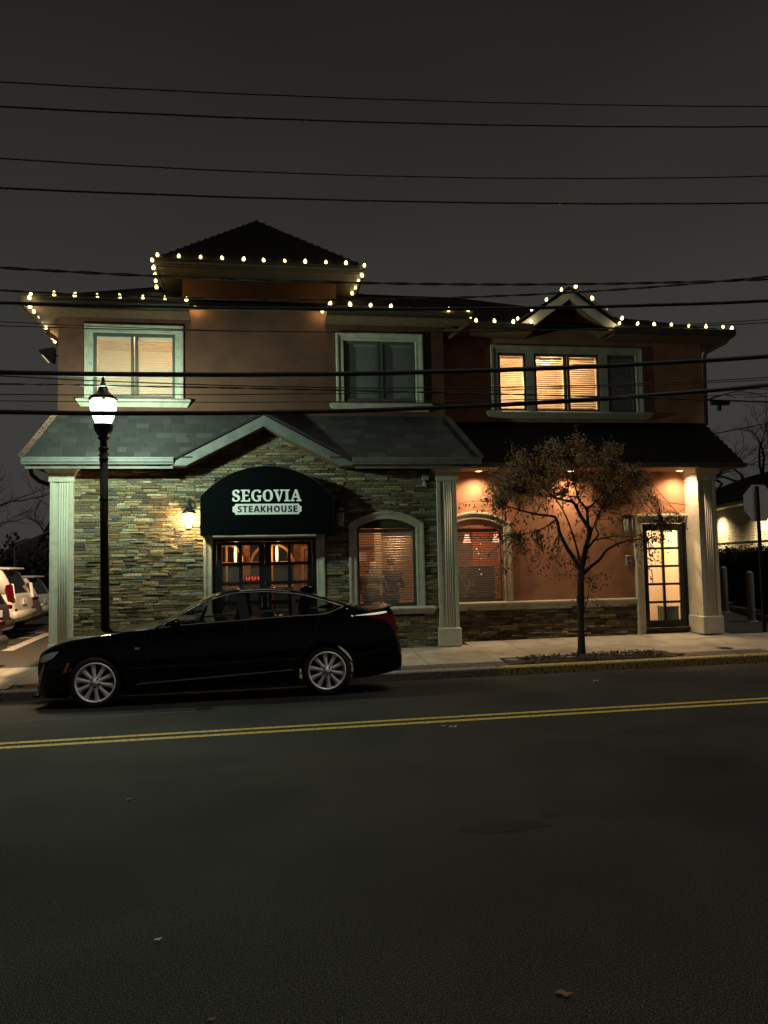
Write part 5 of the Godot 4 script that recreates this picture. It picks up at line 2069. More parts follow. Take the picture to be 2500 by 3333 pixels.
func make_sedan() -> void:
	var base := Vector3(-0.52, -0.118, 3.43)
	var t := thing("black_sedan", "glossy black four-door sedan with bright silver wheels, parked at the kerb", "car", base)
	t.rotation.z = 0.0105
	var paint := mat("black_gloss", L(0.002, 0.002, 0.0026), 0.04)
	paint.metallic_specular = 0.28
	paint.clearcoat_enabled = true
	paint.clearcoat = 0.4
	paint.clearcoat_roughness = 0.02
	var tint := glass("car_glass", Color(0.05, 0.055, 0.06), 0.42)
	var X := func(x): return x + 0.52
	# numbers: x from the front axle side to the tail, heights above the road
	var c := {
		"deck": [-2.462, 0.50, -2.445, 0.58, -2.42, 0.64, -2.385, 0.705, -2.2, 0.80, -1.91, 0.88, -1.52, 0.935, -1.15, 0.978, -0.95, 0.99, -0.6, 1.0, 0.1, 1.03, 1.0, 1.07, 1.6, 1.085, 2.02, 1.1, 2.27, 1.115, 2.32, 1.05, 2.345, 0.86, 2.40, 0.64, 2.44, 0.5],
		"low": [-2.462, 0.3, -2.44, 0.2, -2.40, 0.16, -2.1, 0.15, -1.2, 0.19, 1.0, 0.2, 1.8, 0.21, 2.25, 0.26, 2.4, 0.31, 2.44, 0.42],
		"hw": [-2.462, 0.4, -2.44, 0.56, -2.38, 0.70, -2.25, 0.81, -2.0, 0.885, -1.6, 0.925, -0.8, 0.935, 0.4, 0.935, 1.4, 0.93, 1.9, 0.88, 2.2, 0.81, 2.35, 0.73, 2.41, 0.66, 2.44, 0.52],
		"roof": [-0.98, 0.985, -0.65, 1.165, -0.34, 1.325, -0.15, 1.403, 0.1, 1.45, 0.48, 1.466, 0.8, 1.44, 1.13, 1.373, 1.45, 1.268, 1.78, 1.17, 2.04, 1.108],
		"dlo": [-0.86, 1.0, -0.56, 1.16, -0.29, 1.293, -0.04, 1.375, 0.18, 1.412, 0.48, 1.413, 0.95, 1.373, 1.27, 1.292, 1.6, 1.178],
		"belt": [-0.86, 0.988, -0.66, 1.01, 0.18, 1.05, 0.79, 1.075, 1.29, 1.087, 1.6, 1.178],
		"wheels": [-1.643, 1.341], "wy": 0.335, "arch": 0.365, "crown": 0.03, "roof_hw": 0.58, "roof_top": 1.46, "tumble": 0.2, "screen": [-0.12, 1.3],
		"posts": [[0.27, 0.2, 0.13], [0.92, 0.92, 0.05]],
	}
	var rim := mat("alloy", L(0.95, 0.95, 0.95), 0.42, 0.1)
	var body := car_body(t, c, paint, tint, mat("satin_trim", L(0.4, 0.4, 0.4), 0.35, 0.7))
	for sg in [1.0, -1.0]:
		for wx in c.wheels:
			wheel(t, Vector3(wx, 0.335, sg * 0.915), 0.335, 0.252, sg, rim)
		seam(c, [Vector2(-0.92, 0.97), Vector2(-0.98, 0.7), Vector2(-0.95, 0.35), Vector2(-0.88, 0.24)], sg, body)
		seam(c, [Vector2(0.27, 1.02), Vector2(0.28, 0.7), Vector2(0.24, 0.24)], sg, body)
		seam(c, [Vector2(1.25, 1.05), Vector2(1.2, 0.85), Vector2(0.98, 0.6), Vector2(0.93, 0.24)], sg, body)
		# door handles, chrome sill line
		for hx in [0.12, 1.06]:
			var s := patch(c, V2([hx - 0.1, 0.905, hx + 0.1, 0.915, hx + 0.1, 0.94, hx - 0.1, 0.93]), 0.022, sg)
			obj("door_handle", s, paint, body)
		obj("sill_trim", patch(c, V2([-1.15, 0.285, 0.9, 0.37, 0.9, 0.385, -1.1, 0.305]), 0.006, sg), mat("satin_trim", Color.WHITE), body)
		obj("fender_badge", patch(c, V2([-1.14, 0.735, -1.09, 0.735, -1.08, 0.76, -1.15, 0.76]), 0.006, sg, 0.02), M["chrome"], body)
		obj("side_marker", patch(c, V2([-2.04, 0.475, -2.0, 0.475, -1.955, 0.6, -1.99, 0.605]), 0.007, sg, 0.03), mat("amber", L(0.45, 0.11, 0.02), 0.3), body)
		var hl := patch(c, V2([-2.43, 0.6, -2.3, 0.61, -2.18, 0.66, -2.1, 0.745, -2.2, 0.735, -2.33, 0.69]), 0.006, sg, 0.03)
		obj("headlight", hl, mat("lamp_clear", L(0.62, 0.64, 0.66), 0.25, 0.35), body)
		obj("running_light", patch(c, V2([-2.38, 0.30, -2.365, 0.3, -2.29, 0.58, -2.305, 0.585]), 0.008, sg, 0.03), mat("lamp_chrome", Color.WHITE), body)
		var tl := patch(c, V2([1.88, 1.035, 2.2, 1.065, 2.31, 1.03, 2.335, 0.86, 2.38, 0.68, 2.33, 0.68, 2.27, 0.86, 2.15, 0.98]), 0.006, sg, 0.03)
		obj("tail_light", tl, mat("red_lens", L(0.11, 0.004, 0.005), 0.12), body)
		# mirror
		var mi := Sh.new()
		mi.smooth(1)
		mi.sphere(Vector3(-0.62, 1.06, sg * 1.0), Vector3(0.075, 0.065, 0.11), 12, 8)
		mi.tube([Vector3(-0.62, 1.0, sg * 0.84), Vector3(-0.62, 1.03, sg * 0.95)], 0.022, 6)
		obj("wing_mirror", mi, paint, body)
	# nose and tail details
	var s := Sh.new()
	for i in 7:
		s.box(Vector3(-2.462 - 0.004, 0.32 + i * 0.035, 0), Vector3(0.012, 0.012, 0.7))
	obj("grille", s, mat("satin_trim", Color.WHITE), body)
	s = Sh.new()
	s.bbox(Vector3(-2.36, 0.165, 0), Vector3(0.22, 0.025, 1.36), 0.008)
	obj("front_splitter", s, paint, body)
	s = Sh.new()
	s.bbox(Vector3(2.24, 1.135, 0), Vector3(0.14, 0.02, 1.3), 0.008, Basis(Vector3.BACK, 0.25))
	obj("lip_spoiler", s, paint, body)
	for sg in [1.0, -1.0]:
		s = Sh.new()
		s.bbox(Vector3(2.36, 0.285, sg * 0.55), Vector3(0.1, 0.07, 0.15), 0.015)
		obj("exhaust_tip", s, M["chrome"], body)
	s = Sh.new()
	s.smooth(1)
	s.sphere(Vector3(1.15, 1.4, 0), Vector3(0.11, 0.055, 0.02), 10, 8)
	obj("roof_antenna", s, paint, body)
	s = Sh.new()
	s.box(Vector3(2.375, 0.72, 0), Vector3(0.012, 0.15, 0.32))
	obj("licence_plate", s, M["white_print"], body)
	# cabin
	var im := mat("cabin", L(0.012, 0.012, 0.013), 0.7)
	for q in [[0.1, 0.38], [0.1, -0.38], [0.98, 0.36], [0.98, -0.36]]:
		s = Sh.new()
		s.smooth(1)
		s.bbox(Vector3(q[0] + 0.1, 1.1, q[1]), Vector3(0.13, 0.38, 0.44), 0.05, Basis(Vector3.BACK, -0.2))
		s.bbox(Vector3(q[0] + 0.17, 1.33 if q[0] < 0.5 else 1.27, q[1]), Vector3(0.09, 0.13 if q[0] < 0.5 else 0.1, 0.25), 0.035)
		obj("seat", s, im, body)
	s = Sh.new()
	s.smooth(1)
	var ring := []
	for k in 21:
		var a := TAU * k / 20
		ring.append(Vector3(-0.33 + sin(a) * 0.06, 1.08 + sin(a) * 0.16, 0.38 + cos(a) * 0.17))
	s.tube(ring, 0.015, 6, false)
	obj("steering_wheel", s, im, body)
	s = Sh.new()
	s.bbox(Vector3(-0.6, 1.03, 0), Vector3(0.4, 0.08, 1.3), 0.03)
	obj("dashboard", s, im, body)


func make_lot() -> void:
	var tint := glass("lot_glass", Color(0.05, 0.05, 0.055), 0.85)
	var suv := {
		"deck": [-2.35, 0.62, -2.3, 0.82, -2.2, 0.95, -1.5, 1.06, -1.1, 1.1, 0.0, 1.12, 1.5, 1.14, 2.2, 1.14, 2.3, 1.1, 2.34, 0.95, 2.37, 0.7],
		"low": [-2.35, 0.42, -2.25, 0.36, -1.0, 0.34, 1.8, 0.36, 2.25, 0.42, 2.37, 0.5],
		"hw": [-2.35, 0.6, -2.25, 0.8, -1.9, 0.9, -1.0, 0.94, 1.6, 0.94, 2.1, 0.91, 2.28, 0.86, 2.37, 0.78],
		"roof": [-1.15, 1.1, -0.8, 1.4, -0.45, 1.68, -0.1, 1.74, 0.8, 1.78, 1.6, 1.77, 1.95, 1.74, 2.1, 1.55, 2.22, 1.3, 2.29, 1.14],
		"dlo": [-1.0, 1.13, -0.7, 1.4, -0.42, 1.58, 0.0, 1.65, 1.4, 1.66, 1.72, 1.6, 1.86, 1.2],
		"belt": [-1.0, 1.12, 0.0, 1.14, 1.5, 1.17, 1.86, 1.19],
		"wheels": [-1.45, 1.35], "wy": 0.39, "arch": 0.43, "crown": 0.02, "roof_hw": 0.66, "roof_top": 1.77, "tumble": 0.2, "screen": [-0.42, 1.98],
		"posts": [[-0.1, -0.1, 0.1], [0.75, 0.75, 0.1]],
	}
	var white := mat("white_gloss", L(0.72, 0.66, 0.56), 0.3)
	white.clearcoat_enabled = true
	var silver := mat("silver_gloss", L(0.2, 0.18, 0.16), 0.25, 0.5)
	var grey := mat("dark_gloss", L(0.04, 0.037, 0.033), 0.2)
	grey.clearcoat_enabled = true
	var rim := mat("dark_alloy", L(0.12, 0.12, 0.12), 0.35, 0.8)
	var rows := [
		["white_suv", "white sport utility car in the lot, its tailgate towards the building", Vector3(-8.4, -0.045, -6.05), 0.0, white, "suv"],
		["white_crossover", "white crossover with slim red tail lights, farthest in the parking lot", Vector3(-9.0, -0.05, -10.2), 0.0, white, "low"],
		["silver_car", "silver-grey car facing the building, between the two white cars in the lot", Vector3(-8.65, -0.045, -8.1), PI, silver, "low"],
		["dark_car", "dark grey car at the left edge, its tail nearest the driveway apron", Vector3(-7.05, -0.12, 0.62), 0.0, grey, "suv2"],
		["grey_car", "dark grey car second from the left edge, its number plate in view", Vector3(-8.05, -0.05, -3.05), 0.0, grey, "low"],
	]
	for r in rows:
		var t := thing(r[0], r[1], "car", r[2])
		t.rotation.y = r[3]
		var c: Dictionary = suv.duplicate(true)
		if r[5] != "suv":
			for key in ["deck", "roof", "dlo", "belt", "low"]:
				for i in range(1, c[key].size(), 2):
					c[key][i] = c[key][i] * (0.86 if r[5] == "low" else 0.8)
			c.roof_top *= 0.86 if r[5] == "low" else 0.8
			c.wy = 0.34
			c.arch = 0.38
		var body := car_body(t, c, r[4], tint, M["black_paint"])
		for sg in [1.0, -1.0]:
			for wx in c.wheels:
				wheel(t, Vector3(wx, c.wy, sg * 0.93), c.wy, c.wy * 0.66, sg, rim)
			var k: float = 1.0 if r[5] == "suv" else (0.86 if r[5] == "low" else 0.8)
			# tail lamp wrapping the corner, reflector, bumper step
			var s := Sh.new()
			if r[5] == "suv":
				s.bbox(Vector3(2.26, 1.16, sg * 0.81), Vector3(0.16, 0.42, 0.14), 0.03, Basis(Vector3.BACK, 0.14))
			else:
				s.prism(V2([1.95, 1.02 * k, 2.36, 0.98 * k, 2.36, 1.08 * k, 2.2, 1.1 * k]), sg * 0.7, sg * 0.9)
			obj("tail_light", s, mat("red_lens", L(0.11, 0.004, 0.005), 0.12), body)
			s = Sh.new()
			if r[5] == "suv":
				s.bbox(Vector3(2.31, 1.18, sg * 0.76), Vector3(0.08, 0.4, 0.06), 0.02, Basis(Vector3.BACK, 0.14))
			else:
				s.bbox(Vector3(-2.24, 0.8 * k, sg * 0.68), Vector3(0.16, 0.09, 0.26), 0.03)
			obj("lamp_glass", s, mat("lamp_chrome", L(0.7, 0.72, 0.75), 0.12, 0.9), body)
			s = Sh.new()
			s.bbox(Vector3(2.36, 0.72 * k, sg * 0.68), Vector3(0.05, 0.08, 0.16), 0.01)
			obj("reflector", s, mat("red_lens", Color.WHITE), body)
			s = Sh.new()
			s.smooth(1)
			s.sphere(Vector3(-0.85, 1.2 * k, sg * 1.0), Vector3(0.08, 0.08, 0.12), 10, 6)
			obj("wing_mirror", s, r[4], body)
		var b := Sh.new()
		b.smooth(1)
		b.bbox(Vector3(2.36, 0.6 * (1.0 if r[5] == "suv" else 0.84), 0), Vector3(0.16, 0.22, 1.74), 0.06)
		obj("bumper", b, r[4], body)
		b = Sh.new()
		b.smooth(1)
		b.bbox(Vector3(-2.3, 0.52 * (1.0 if r[5] == "suv" else 0.84), 0), Vector3(0.16, 0.2, 1.6), 0.06)
		obj("bumper", b, r[4], body)
		b = Sh.new()
		b.bbox(Vector3(2.375, 0.92 * (1.0 if r[5] == "suv" else 0.84), 0.0), Vector3(0.02, 0.15, 0.32), 0.005)
		obj("licence_plate", b, M["white_print"], body)
		if r[5] != "low" or r[0] == "white_crossover":
			b = Sh.new()
			var kk: float = 1.0 if r[5] == "suv" else (0.86 if r[5] == "low" else 0.8)
			b.bbox(Vector3(2.0, 1.76 * kk, 0), Vector3(0.36, 0.05, 1.2), 0.02, Basis(Vector3.BACK, -0.08))
			obj("roof_spoiler", b, r[4], body)
		if r[0] == "white_crossover":
			b = Sh.new()
			b.prism(V2([1.3, 1.5, 1.62, 1.53, 1.62, 1.64, 1.5, 1.62]), -0.03, 0.03)
			obj("roof_fin", b, r[4], body)
	# hand rail on the bank behind the lot
	var hr := thing("hand_rail", "thin pale metal hand rail rising behind the parked cars", "rail", Vector3(-9.0, 0, -15.0))
	var s2 := Sh.new()
	s2.tube([Vector3(0, 0, 0), Vector3(0, 2.45, 0), Vector3(0.05, 2.55, 0), Vector3(3.4, 4.1, 0)], 0.03, 6)
	obj("rail", s2, M["steel"], hr)
	s2 = Sh.new()
	s2.tube([Vector3(2.2, 0, 0), Vector3(2.2, 3.5, 0)], 0.03, 6)
	obj("post", s2, M["steel"], hr)


# ---------- trees
func leaf(s: Sh, p: Vector3, r: float) -> void:   # a drooping pointed leaf folded along its rib
	var bs := Basis.from_euler(Vector3(rng.randf_range(-0.9, 0.9), rng.randf() * TAU, rng.randf_range(-0.6, 0.6)))
	var a := p
	var tip := p + bs * Vector3(0, -r * 1.25, 0.12 * r)
	var m := p + bs * Vector3(0, -r * 0.5, 0.12 * r)
	var l := p + bs * Vector3(-r * 0.42, -r * 0.52, -0.08 * r)
	var q := p + bs * Vector3(r * 0.42, -r * 0.52, -0.08 * r)
	s.tri(a, l, tip)
	s.tri(a, tip, q)


func limb(s: Sh, pts: Array, r0: float, r1: float, sides := 7) -> void:
	var fine := []
	var rad := []
	for i in pts.size() - 1:
		for k in 3:
			var t := k / 3.0
			var p0: Vector3 = pts[maxi(i - 1, 0)]
			var p3: Vector3 = pts[mini(i + 2, pts.size() - 1)]
			fine.append(pts[i].cubic_interpolate(pts[i + 1], p0, p3, t))
	fine.append(pts[pts.size() - 1])
	for i in fine.size():
		rad.append(lerpf(r0, r1, float(i) / (fine.size() - 1)) * (1.0 + 0.08 * sin(i * 2.7)))
	s.smooth(1)
	s.tube(fine, rad, sides)


func street_tree() -> void:
	var root := Vector3(5.62, gy(5.62, 1.52), 1.52)
	var t := thing("street_tree", "small street tree with sparse brown leaves in the mulch bed by the kerb", "tree", root)
	var s := Sh.new()
	var tr := [[5.62, -0.05, 0.088], [5.625, 0.06, 0.07], [5.63, 0.42, 0.06], [5.635, 0.8, 0.06], [5.64, 0.95, 0.074], [5.645, 1.05, 0.062], [5.66, 1.26, 0.062], [5.68, 1.5, 0.06]]
	s.smooth(1)
	s.tube(tr.map(func(q): return Vector3(q[0], q[1], 1.52)), tr.map(func(q): return q[2]), 12)
	wobj("trunk", s, M["bark"], t)
	var limbs := [
		[0.042, 0.012, -0.25, [5.66, 1.46, 5.55, 1.70, 5.46, 1.85, 5.33, 2.15, 5.29, 2.33, 5.26, 2.44, 5.15, 2.47, 4.91, 2.50, 4.62, 2.58, 4.35, 2.67]],
		[0.018, 0.006, -0.3, [5.26, 2.42, 5.12, 2.29, 4.94, 2.20, 4.64, 2.12]],
		[0.05, 0.012, 0.15, [5.68, 1.46, 5.78, 1.86, 5.85, 2.17, 5.81, 2.25, 5.68, 2.45, 5.58, 2.64, 5.49, 2.70, 5.30, 2.74, 5.16, 2.80, 4.99, 2.94, 4.91, 3.07]],
		[0.014, 0.005, 0.1, [5.16, 2.80, 4.90, 2.84, 4.59, 2.88]],
		[0.03, 0.008, -0.15, [5.84, 2.15, 5.84, 2.40, 5.83, 2.57, 5.73, 2.72, 5.68, 2.83, 5.65, 3.10, 5.62, 3.45]],
		[0.02, 0.006, 0.3, [5.83, 2.57, 5.97, 2.70, 6.08, 2.85, 6.12, 3.02, 6.24, 3.29]],
		[0.014, 0.005, -0.2, [5.68, 2.80, 5.42, 2.83, 5.18, 2.95, 5.00, 3.20]],
		[0.034, 0.009, 0.2, [5.70, 1.38, 5.85, 1.52, 6.01, 1.65, 6.12, 1.80, 6.23, 1.88, 6.39, 1.94, 6.57, 1.99, 6.86, 2.00]],
		[0.024, 0.006, -0.3, [5.82, 1.86, 5.97, 2.01, 6.08, 2.11, 6.05, 2.24, 6.14, 2.39, 6.26, 2.60]],
		[0.016, 0.005, 0.1, [5.97, 2.00, 6.13, 2.04, 6.37, 2.07, 6.68, 2.04]],
		[0.009, 0.003, 0.0, [6.68, 2.04, 6.86, 2.10, 7.31, 2.32, 7.60, 2.47, 7.82, 2.63]],
		[0.02, 0.006, 0.5, [5.72, 1.6, 5.8, 2.0, 5.95, 2.5, 6.2, 2.9, 6.5, 3.2]],
		[0.02, 0.006, -0.5, [5.66, 1.6, 5.6, 2.1, 5.45, 2.6, 5.2, 3.0, 4.9, 3.3]],
		[0.008, 0.004, 0.06, [5.7, 0.72, 5.76, 0.95, 5.8, 1.3, 5.81, 1.7, 5.76, 1.95]],
	]
	var ends := []
	for l in limbs:
		var p: Array = l[3]
		var pts := []
		var n := p.size() / 2
		for i in n:
			pts.append(Vector3(p[2 * i], p[2 * i + 1], 1.52 + l[2] * float(i) / (n - 1) + (rng.randf_range(-0.03, 0.03) if i > 0 else 0.0)))
		s = Sh.new()
		limb(s, pts, l[0], l[1])
		wobj("branch", s, M["bark"], t)
		for i in range(n / 3, n):
			ends.append(pts[i])
	var twigs := Sh.new()
	var lv := Sh.new()
	var lobes := [[4.6, 3.15, 0.5, 0.45, 0.5], [4.2, 2.95, 0.38, 0.4, 0.4], [5.2, 3.35, 0.6, 0.5, 0.6], [5.75, 3.5, 0.6, 0.45, 0.6], [6.3, 3.25, 0.6, 0.55, 0.6], [6.75, 2.95, 0.45, 0.45, 0.5], [4.9, 2.85, 0.6, 0.3, 0.5], [5.6, 3.0, 0.7, 0.35, 0.6], [6.2, 2.8, 0.6, 0.35, 0.5], [4.55, 3.5, 0.18, 0.3, 0.2], [5.7, 3.8, 0.16, 0.22, 0.2], [6.35, 3.7, 0.2, 0.22, 0.2], [5.15, 3.75, 0.16, 0.16, 0.2]]
	var made := 0
	for b in 1300:
		var lb: Array = lobes[b % lobes.size()]
		if lb[2] < 0.25 and rng.randf() < 0.72:
			continue
		var d := Vector3(rng.randfn(), rng.randfn(), rng.randfn()).normalized() * pow(rng.randf(), 0.5) * 1.08
		var p := Vector3(lb[0] + d.x * lb[2], lb[1] + d.y * lb[3], 1.52 + d.z * lb[4])
		var best: Vector3 = ends[0]
		for e in ends:
			if e.distance_squared_to(p) < best.distance_squared_to(p):
				best = e
		if best.distance_to(p) > 0.9:
			best = p + (best - p).normalized() * 0.6
		var mid := best.lerp(p, 0.5) + Vector3(rng.randf_range(-0.08, 0.08), 0.06, rng.randf_range(-0.08, 0.08))
		twigs.tube([best, mid, p + (p - best).normalized() * 0.06 + Vector3(0, 0.05, 0)], [0.006, 0.0045, 0.002], 4, false)
		for k in rng.randi_range(9, 16):
			var q := mid.lerp(p, rng.randf_range(0.2, 1.15)) + Vector3(rng.randfn() * 0.035, rng.randfn() * 0.03, rng.randfn() * 0.035)
			var v := rng.randf_range(0.7, 1.25)
			lv.col = Color(0.38 * v, 0.25 * v, 0.12 * v) if rng.randf() < 0.8 else Color(0.38 * v, 0.22 * v, 0.1 * v)
			leaf(lv, q, rng.randf_range(0.02, 0.037))
			made += 1
	# hanging sparse twigs below the crown, redder leaves
	var low := [[4.6, 2.35, 0.5, 0.35], [4.9, 1.95, 0.5, 0.25], [5.1, 1.65, 0.35, 0.22], [4.4, 2.1, 0.3, 0.3], [6.6, 2.3, 0.4, 0.4], [6.95, 1.8, 0.2, 0.35], [7.15, 2.2, 0.3, 0.3], [5.5, 2.3, 0.4, 0.3], [6.2, 2.2, 0.4, 0.4], [5.9, 1.15, 0.25, 0.35], [5.35, 1.5, 0.3, 0.25], [6.9, 2.6, 0.3, 0.3], [7.35, 2.25, 0.3, 0.12], [4.0, 2.65, 0.25, 0.12], [4.15, 1.9, 0.14, 0.5], [4.2, 2.2, 0.2, 0.4], [7.1, 1.7, 0.12, 0.5], [7.3, 2.1, 0.3, 0.25], [4.75, 1.7, 0.4, 0.25], [4.6, 1.95, 0.35, 0.3]]
	for b in 400:
		var lb: Array = low[b % low.size()]
		var p := Vector3(lb[0] + rng.randf_range(-1, 1) * lb[2], lb[1] + rng.randf_range(-1, 1) * lb[3], 1.52 + rng.randf_range(-0.4, 0.4))
		var best: Vector3 = ends[0]
		for e in ends:
			if e.y > p.y - 0.1 and e.distance_squared_to(p) < best.distance_squared_to(p):
				best = e
		if best.distance_to(p) > 0.85:
			best = p + Vector3(rng.randf_range(-0.15, 0.15), rng.randf_range(0.1, 0.3), 0)
		twigs.tube([best, best.lerp(p, 0.5) + Vector3(0, 0.05, 0), p], [0.004, 0.003, 0.0015], 4, false)
		for k in rng.randi_range(3, 7):
			var q := best.lerp(p, rng.randf_range(0.4, 1.1)) + Vector3(rng.randfn() * 0.03, rng.randfn() * 0.03, rng.randfn() * 0.03)
			var v := rng.randf_range(0.7, 1.3)
			lv.col = Color(0.2 * v, 0.045 * v, 0.022 * v) if p.y < 2.0 and rng.randf() < 0.65 else Color(0.11 * v, 0.07 * v, 0.035 * v)
			leaf(lv, q, rng.randf_range(0.03, 0.05))
	# long bare shoots with a few leaves
	for sh in [[[4.35, 2.67], [4.0, 2.72], [3.62, 2.73], [3.42, 2.68]], [[6.7, 2.4], [7.0, 2.75], [7.1, 2.95], [7.0, 3.05]], [[5.6, 3.7], [5.64, 4.05], [5.66, 4.2]], [[4.6, 3.4], [4.45, 3.7], [4.4, 3.85]], [[7.3, 2.3], [7.18, 2.7], [7.14, 2.95]]]:
		var path := []
		for q in sh:
			path.append(Vector3(q[0], q[1], 1.55))
		twigs.tube(path, 0.0035, 4, false)
		for k in 16:
			var i := rng.randi_range(1, path.size() - 1)
			var q: Vector3 = path[i - 1].lerp(path[i], rng.randf()) + Vector3(rng.randfn() * 0.03, -0.02 + rng.randfn() * 0.03, rng.randfn() * 0.03)
			lv.col = Color(0.07, 0.045, 0.025)
			leaf(lv, q, rng.randf_range(0.035, 0.05))
	stuff(wobj("twigs", twigs, M["bark"], t))
	stuff(wobj("leaves", lv, M["leaf"], t))


func bare_tree(label: String, at: Vector3, h: float, r: float, depth: int, lean := 0.0, group := "bare trees behind the building") -> void:
	var t := thing("bare_tree", label, "tree", at, group)
	var trunk := Sh.new()
	var crown := Sh.new()
	var jobs := [[Vector3.ZERO, Vector3(lean, 1, 0).normalized(), h * 0.34, r, 0]]
	while jobs.size():
		var j: Array = jobs.pop_back()
		var p: Vector3 = j[0]
		var d: Vector3 = j[1]
		var path := [p]
		for k in 3:
			d = (d + Vector3(rng.randfn(), rng.randfn() + 0.15, rng.randfn()) * 0.13).normalized()
			p += d * j[2] / 3
			path.append(p)
		var s := trunk if j[4] < 2 else crown
		s.tube(path, [j[3], j[3] * 0.9, j[3] * 0.8, j[3] * 0.68], 6 if j[4] < 2 else (4 if j[4] < depth - 1 else 3), false)
		if j[4] < depth:
			for k in rng.randi_range(2, 3) if j[4] < depth - 2 else rng.randi_range(3, 4):
				var q: Vector3 = path[rng.randi_range(1, 3)] if k > 0 else p
				var nd := (d + Vector3(rng.randfn(), rng.randfn() * 0.6 + 0.12, rng.randfn()) * 0.55).normalized()
				jobs.append([q, nd, j[2] * rng.randf_range(0.6, 0.85), j[3] * rng.randf_range(0.45, 0.66), j[4] + 1])
	obj("trunk", trunk, M["bare_wood"], t)
	stuff(obj("crown", crown, M["bare_wood"], t))


func leafy_mass(called: String, label: String, category: String, at: Vector3, size: Vector3, n: int, ls: float, c: Color, group := "") -> void:
	var t := thing(called, label, category, at, group)
	var s := Sh.new()
	for i in n:
		var d := Vector3(rng.randfn(), rng.randfn(), rng.randfn()).normalized() * (0.72 + 0.28 * rng.randf())
		var p := Vector3(d.x * size.x, size.y + d.y * size.y * (0.9 + 0.2 * sin(d.x * 9.0)), d.z * size.z)
		var v := rng.randf_range(0.5, 1.5)
		s.col = Color(c.r * v, c.g * v, c.b * v)
		leaf(s, p, ls * rng.randf_range(0.7, 1.3))
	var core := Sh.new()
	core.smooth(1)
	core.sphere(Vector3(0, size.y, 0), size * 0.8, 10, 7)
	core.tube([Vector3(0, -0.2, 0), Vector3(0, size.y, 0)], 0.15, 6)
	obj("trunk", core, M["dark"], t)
	stuff(obj("foliage", s, M["leaf"], t))


func make_trees() -> void:
	street_tree()
	bare_tree("tall bare tree at the far left edge behind the parked white cars", Vector3(-13.5, -0.3, -18), 11.0, 0.2, 6)
	bare_tree("smaller bare tree just left of the building behind the lot", Vector3(-9.6, -0.2, -16), 7.5, 0.14, 6, 0.1)
	bare_tree("bare tree left of the others, cut by the frame edge", Vector3(-15.5, -0.3, -22), 13.0, 0.24, 6)
	leafy_mass("evergreen_shrub", "dark evergreen shrub mass behind the two white cars", "shrub", Vector3(-13.0, -0.1, -14.5), Vector3(2.6, 1.9, 1.4), 1800, 0.16, Color(0.012, 0.016, 0.008))
	leafy_mass("evergreen_shrub", "dark shrub in front of the hand rail beside the column", "shrub", Vector3(-8.4, -0.1, -16.5), Vector3(2.2, 1.7, 1.3), 1500, 0.15, Color(0.012, 0.015, 0.008))
	leafy_mass("evergreen_shrub", "dark shrub at the far left beyond the parking lot", "shrub", Vector3(-17.5, -0.1, -19.0), Vector3(3.0, 2.4, 1.5), 1500, 0.2, Color(0.012, 0.016, 0.008))
	bare_tree("big bare tree behind the white brick building, right of the eave", Vector3(24.5, 0.5, -18), 11.0, 0.26, 8, -0.08)
	bare_tree("slender bare tree seen just past the right eave of the restaurant", Vector3(17.5, 0.5, -15), 8.0, 0.15, 6)
	bare_tree("bare tree at the right edge of the frame", Vector3(22.0, 0.6, -11.5), 8.5, 0.18, 8, 0.05)
	bare_tree("dense-twigged bare tree between the eave end and the stop sign", Vector3(19.0, 0.5, -12.5), 7.8, 0.17, 8)


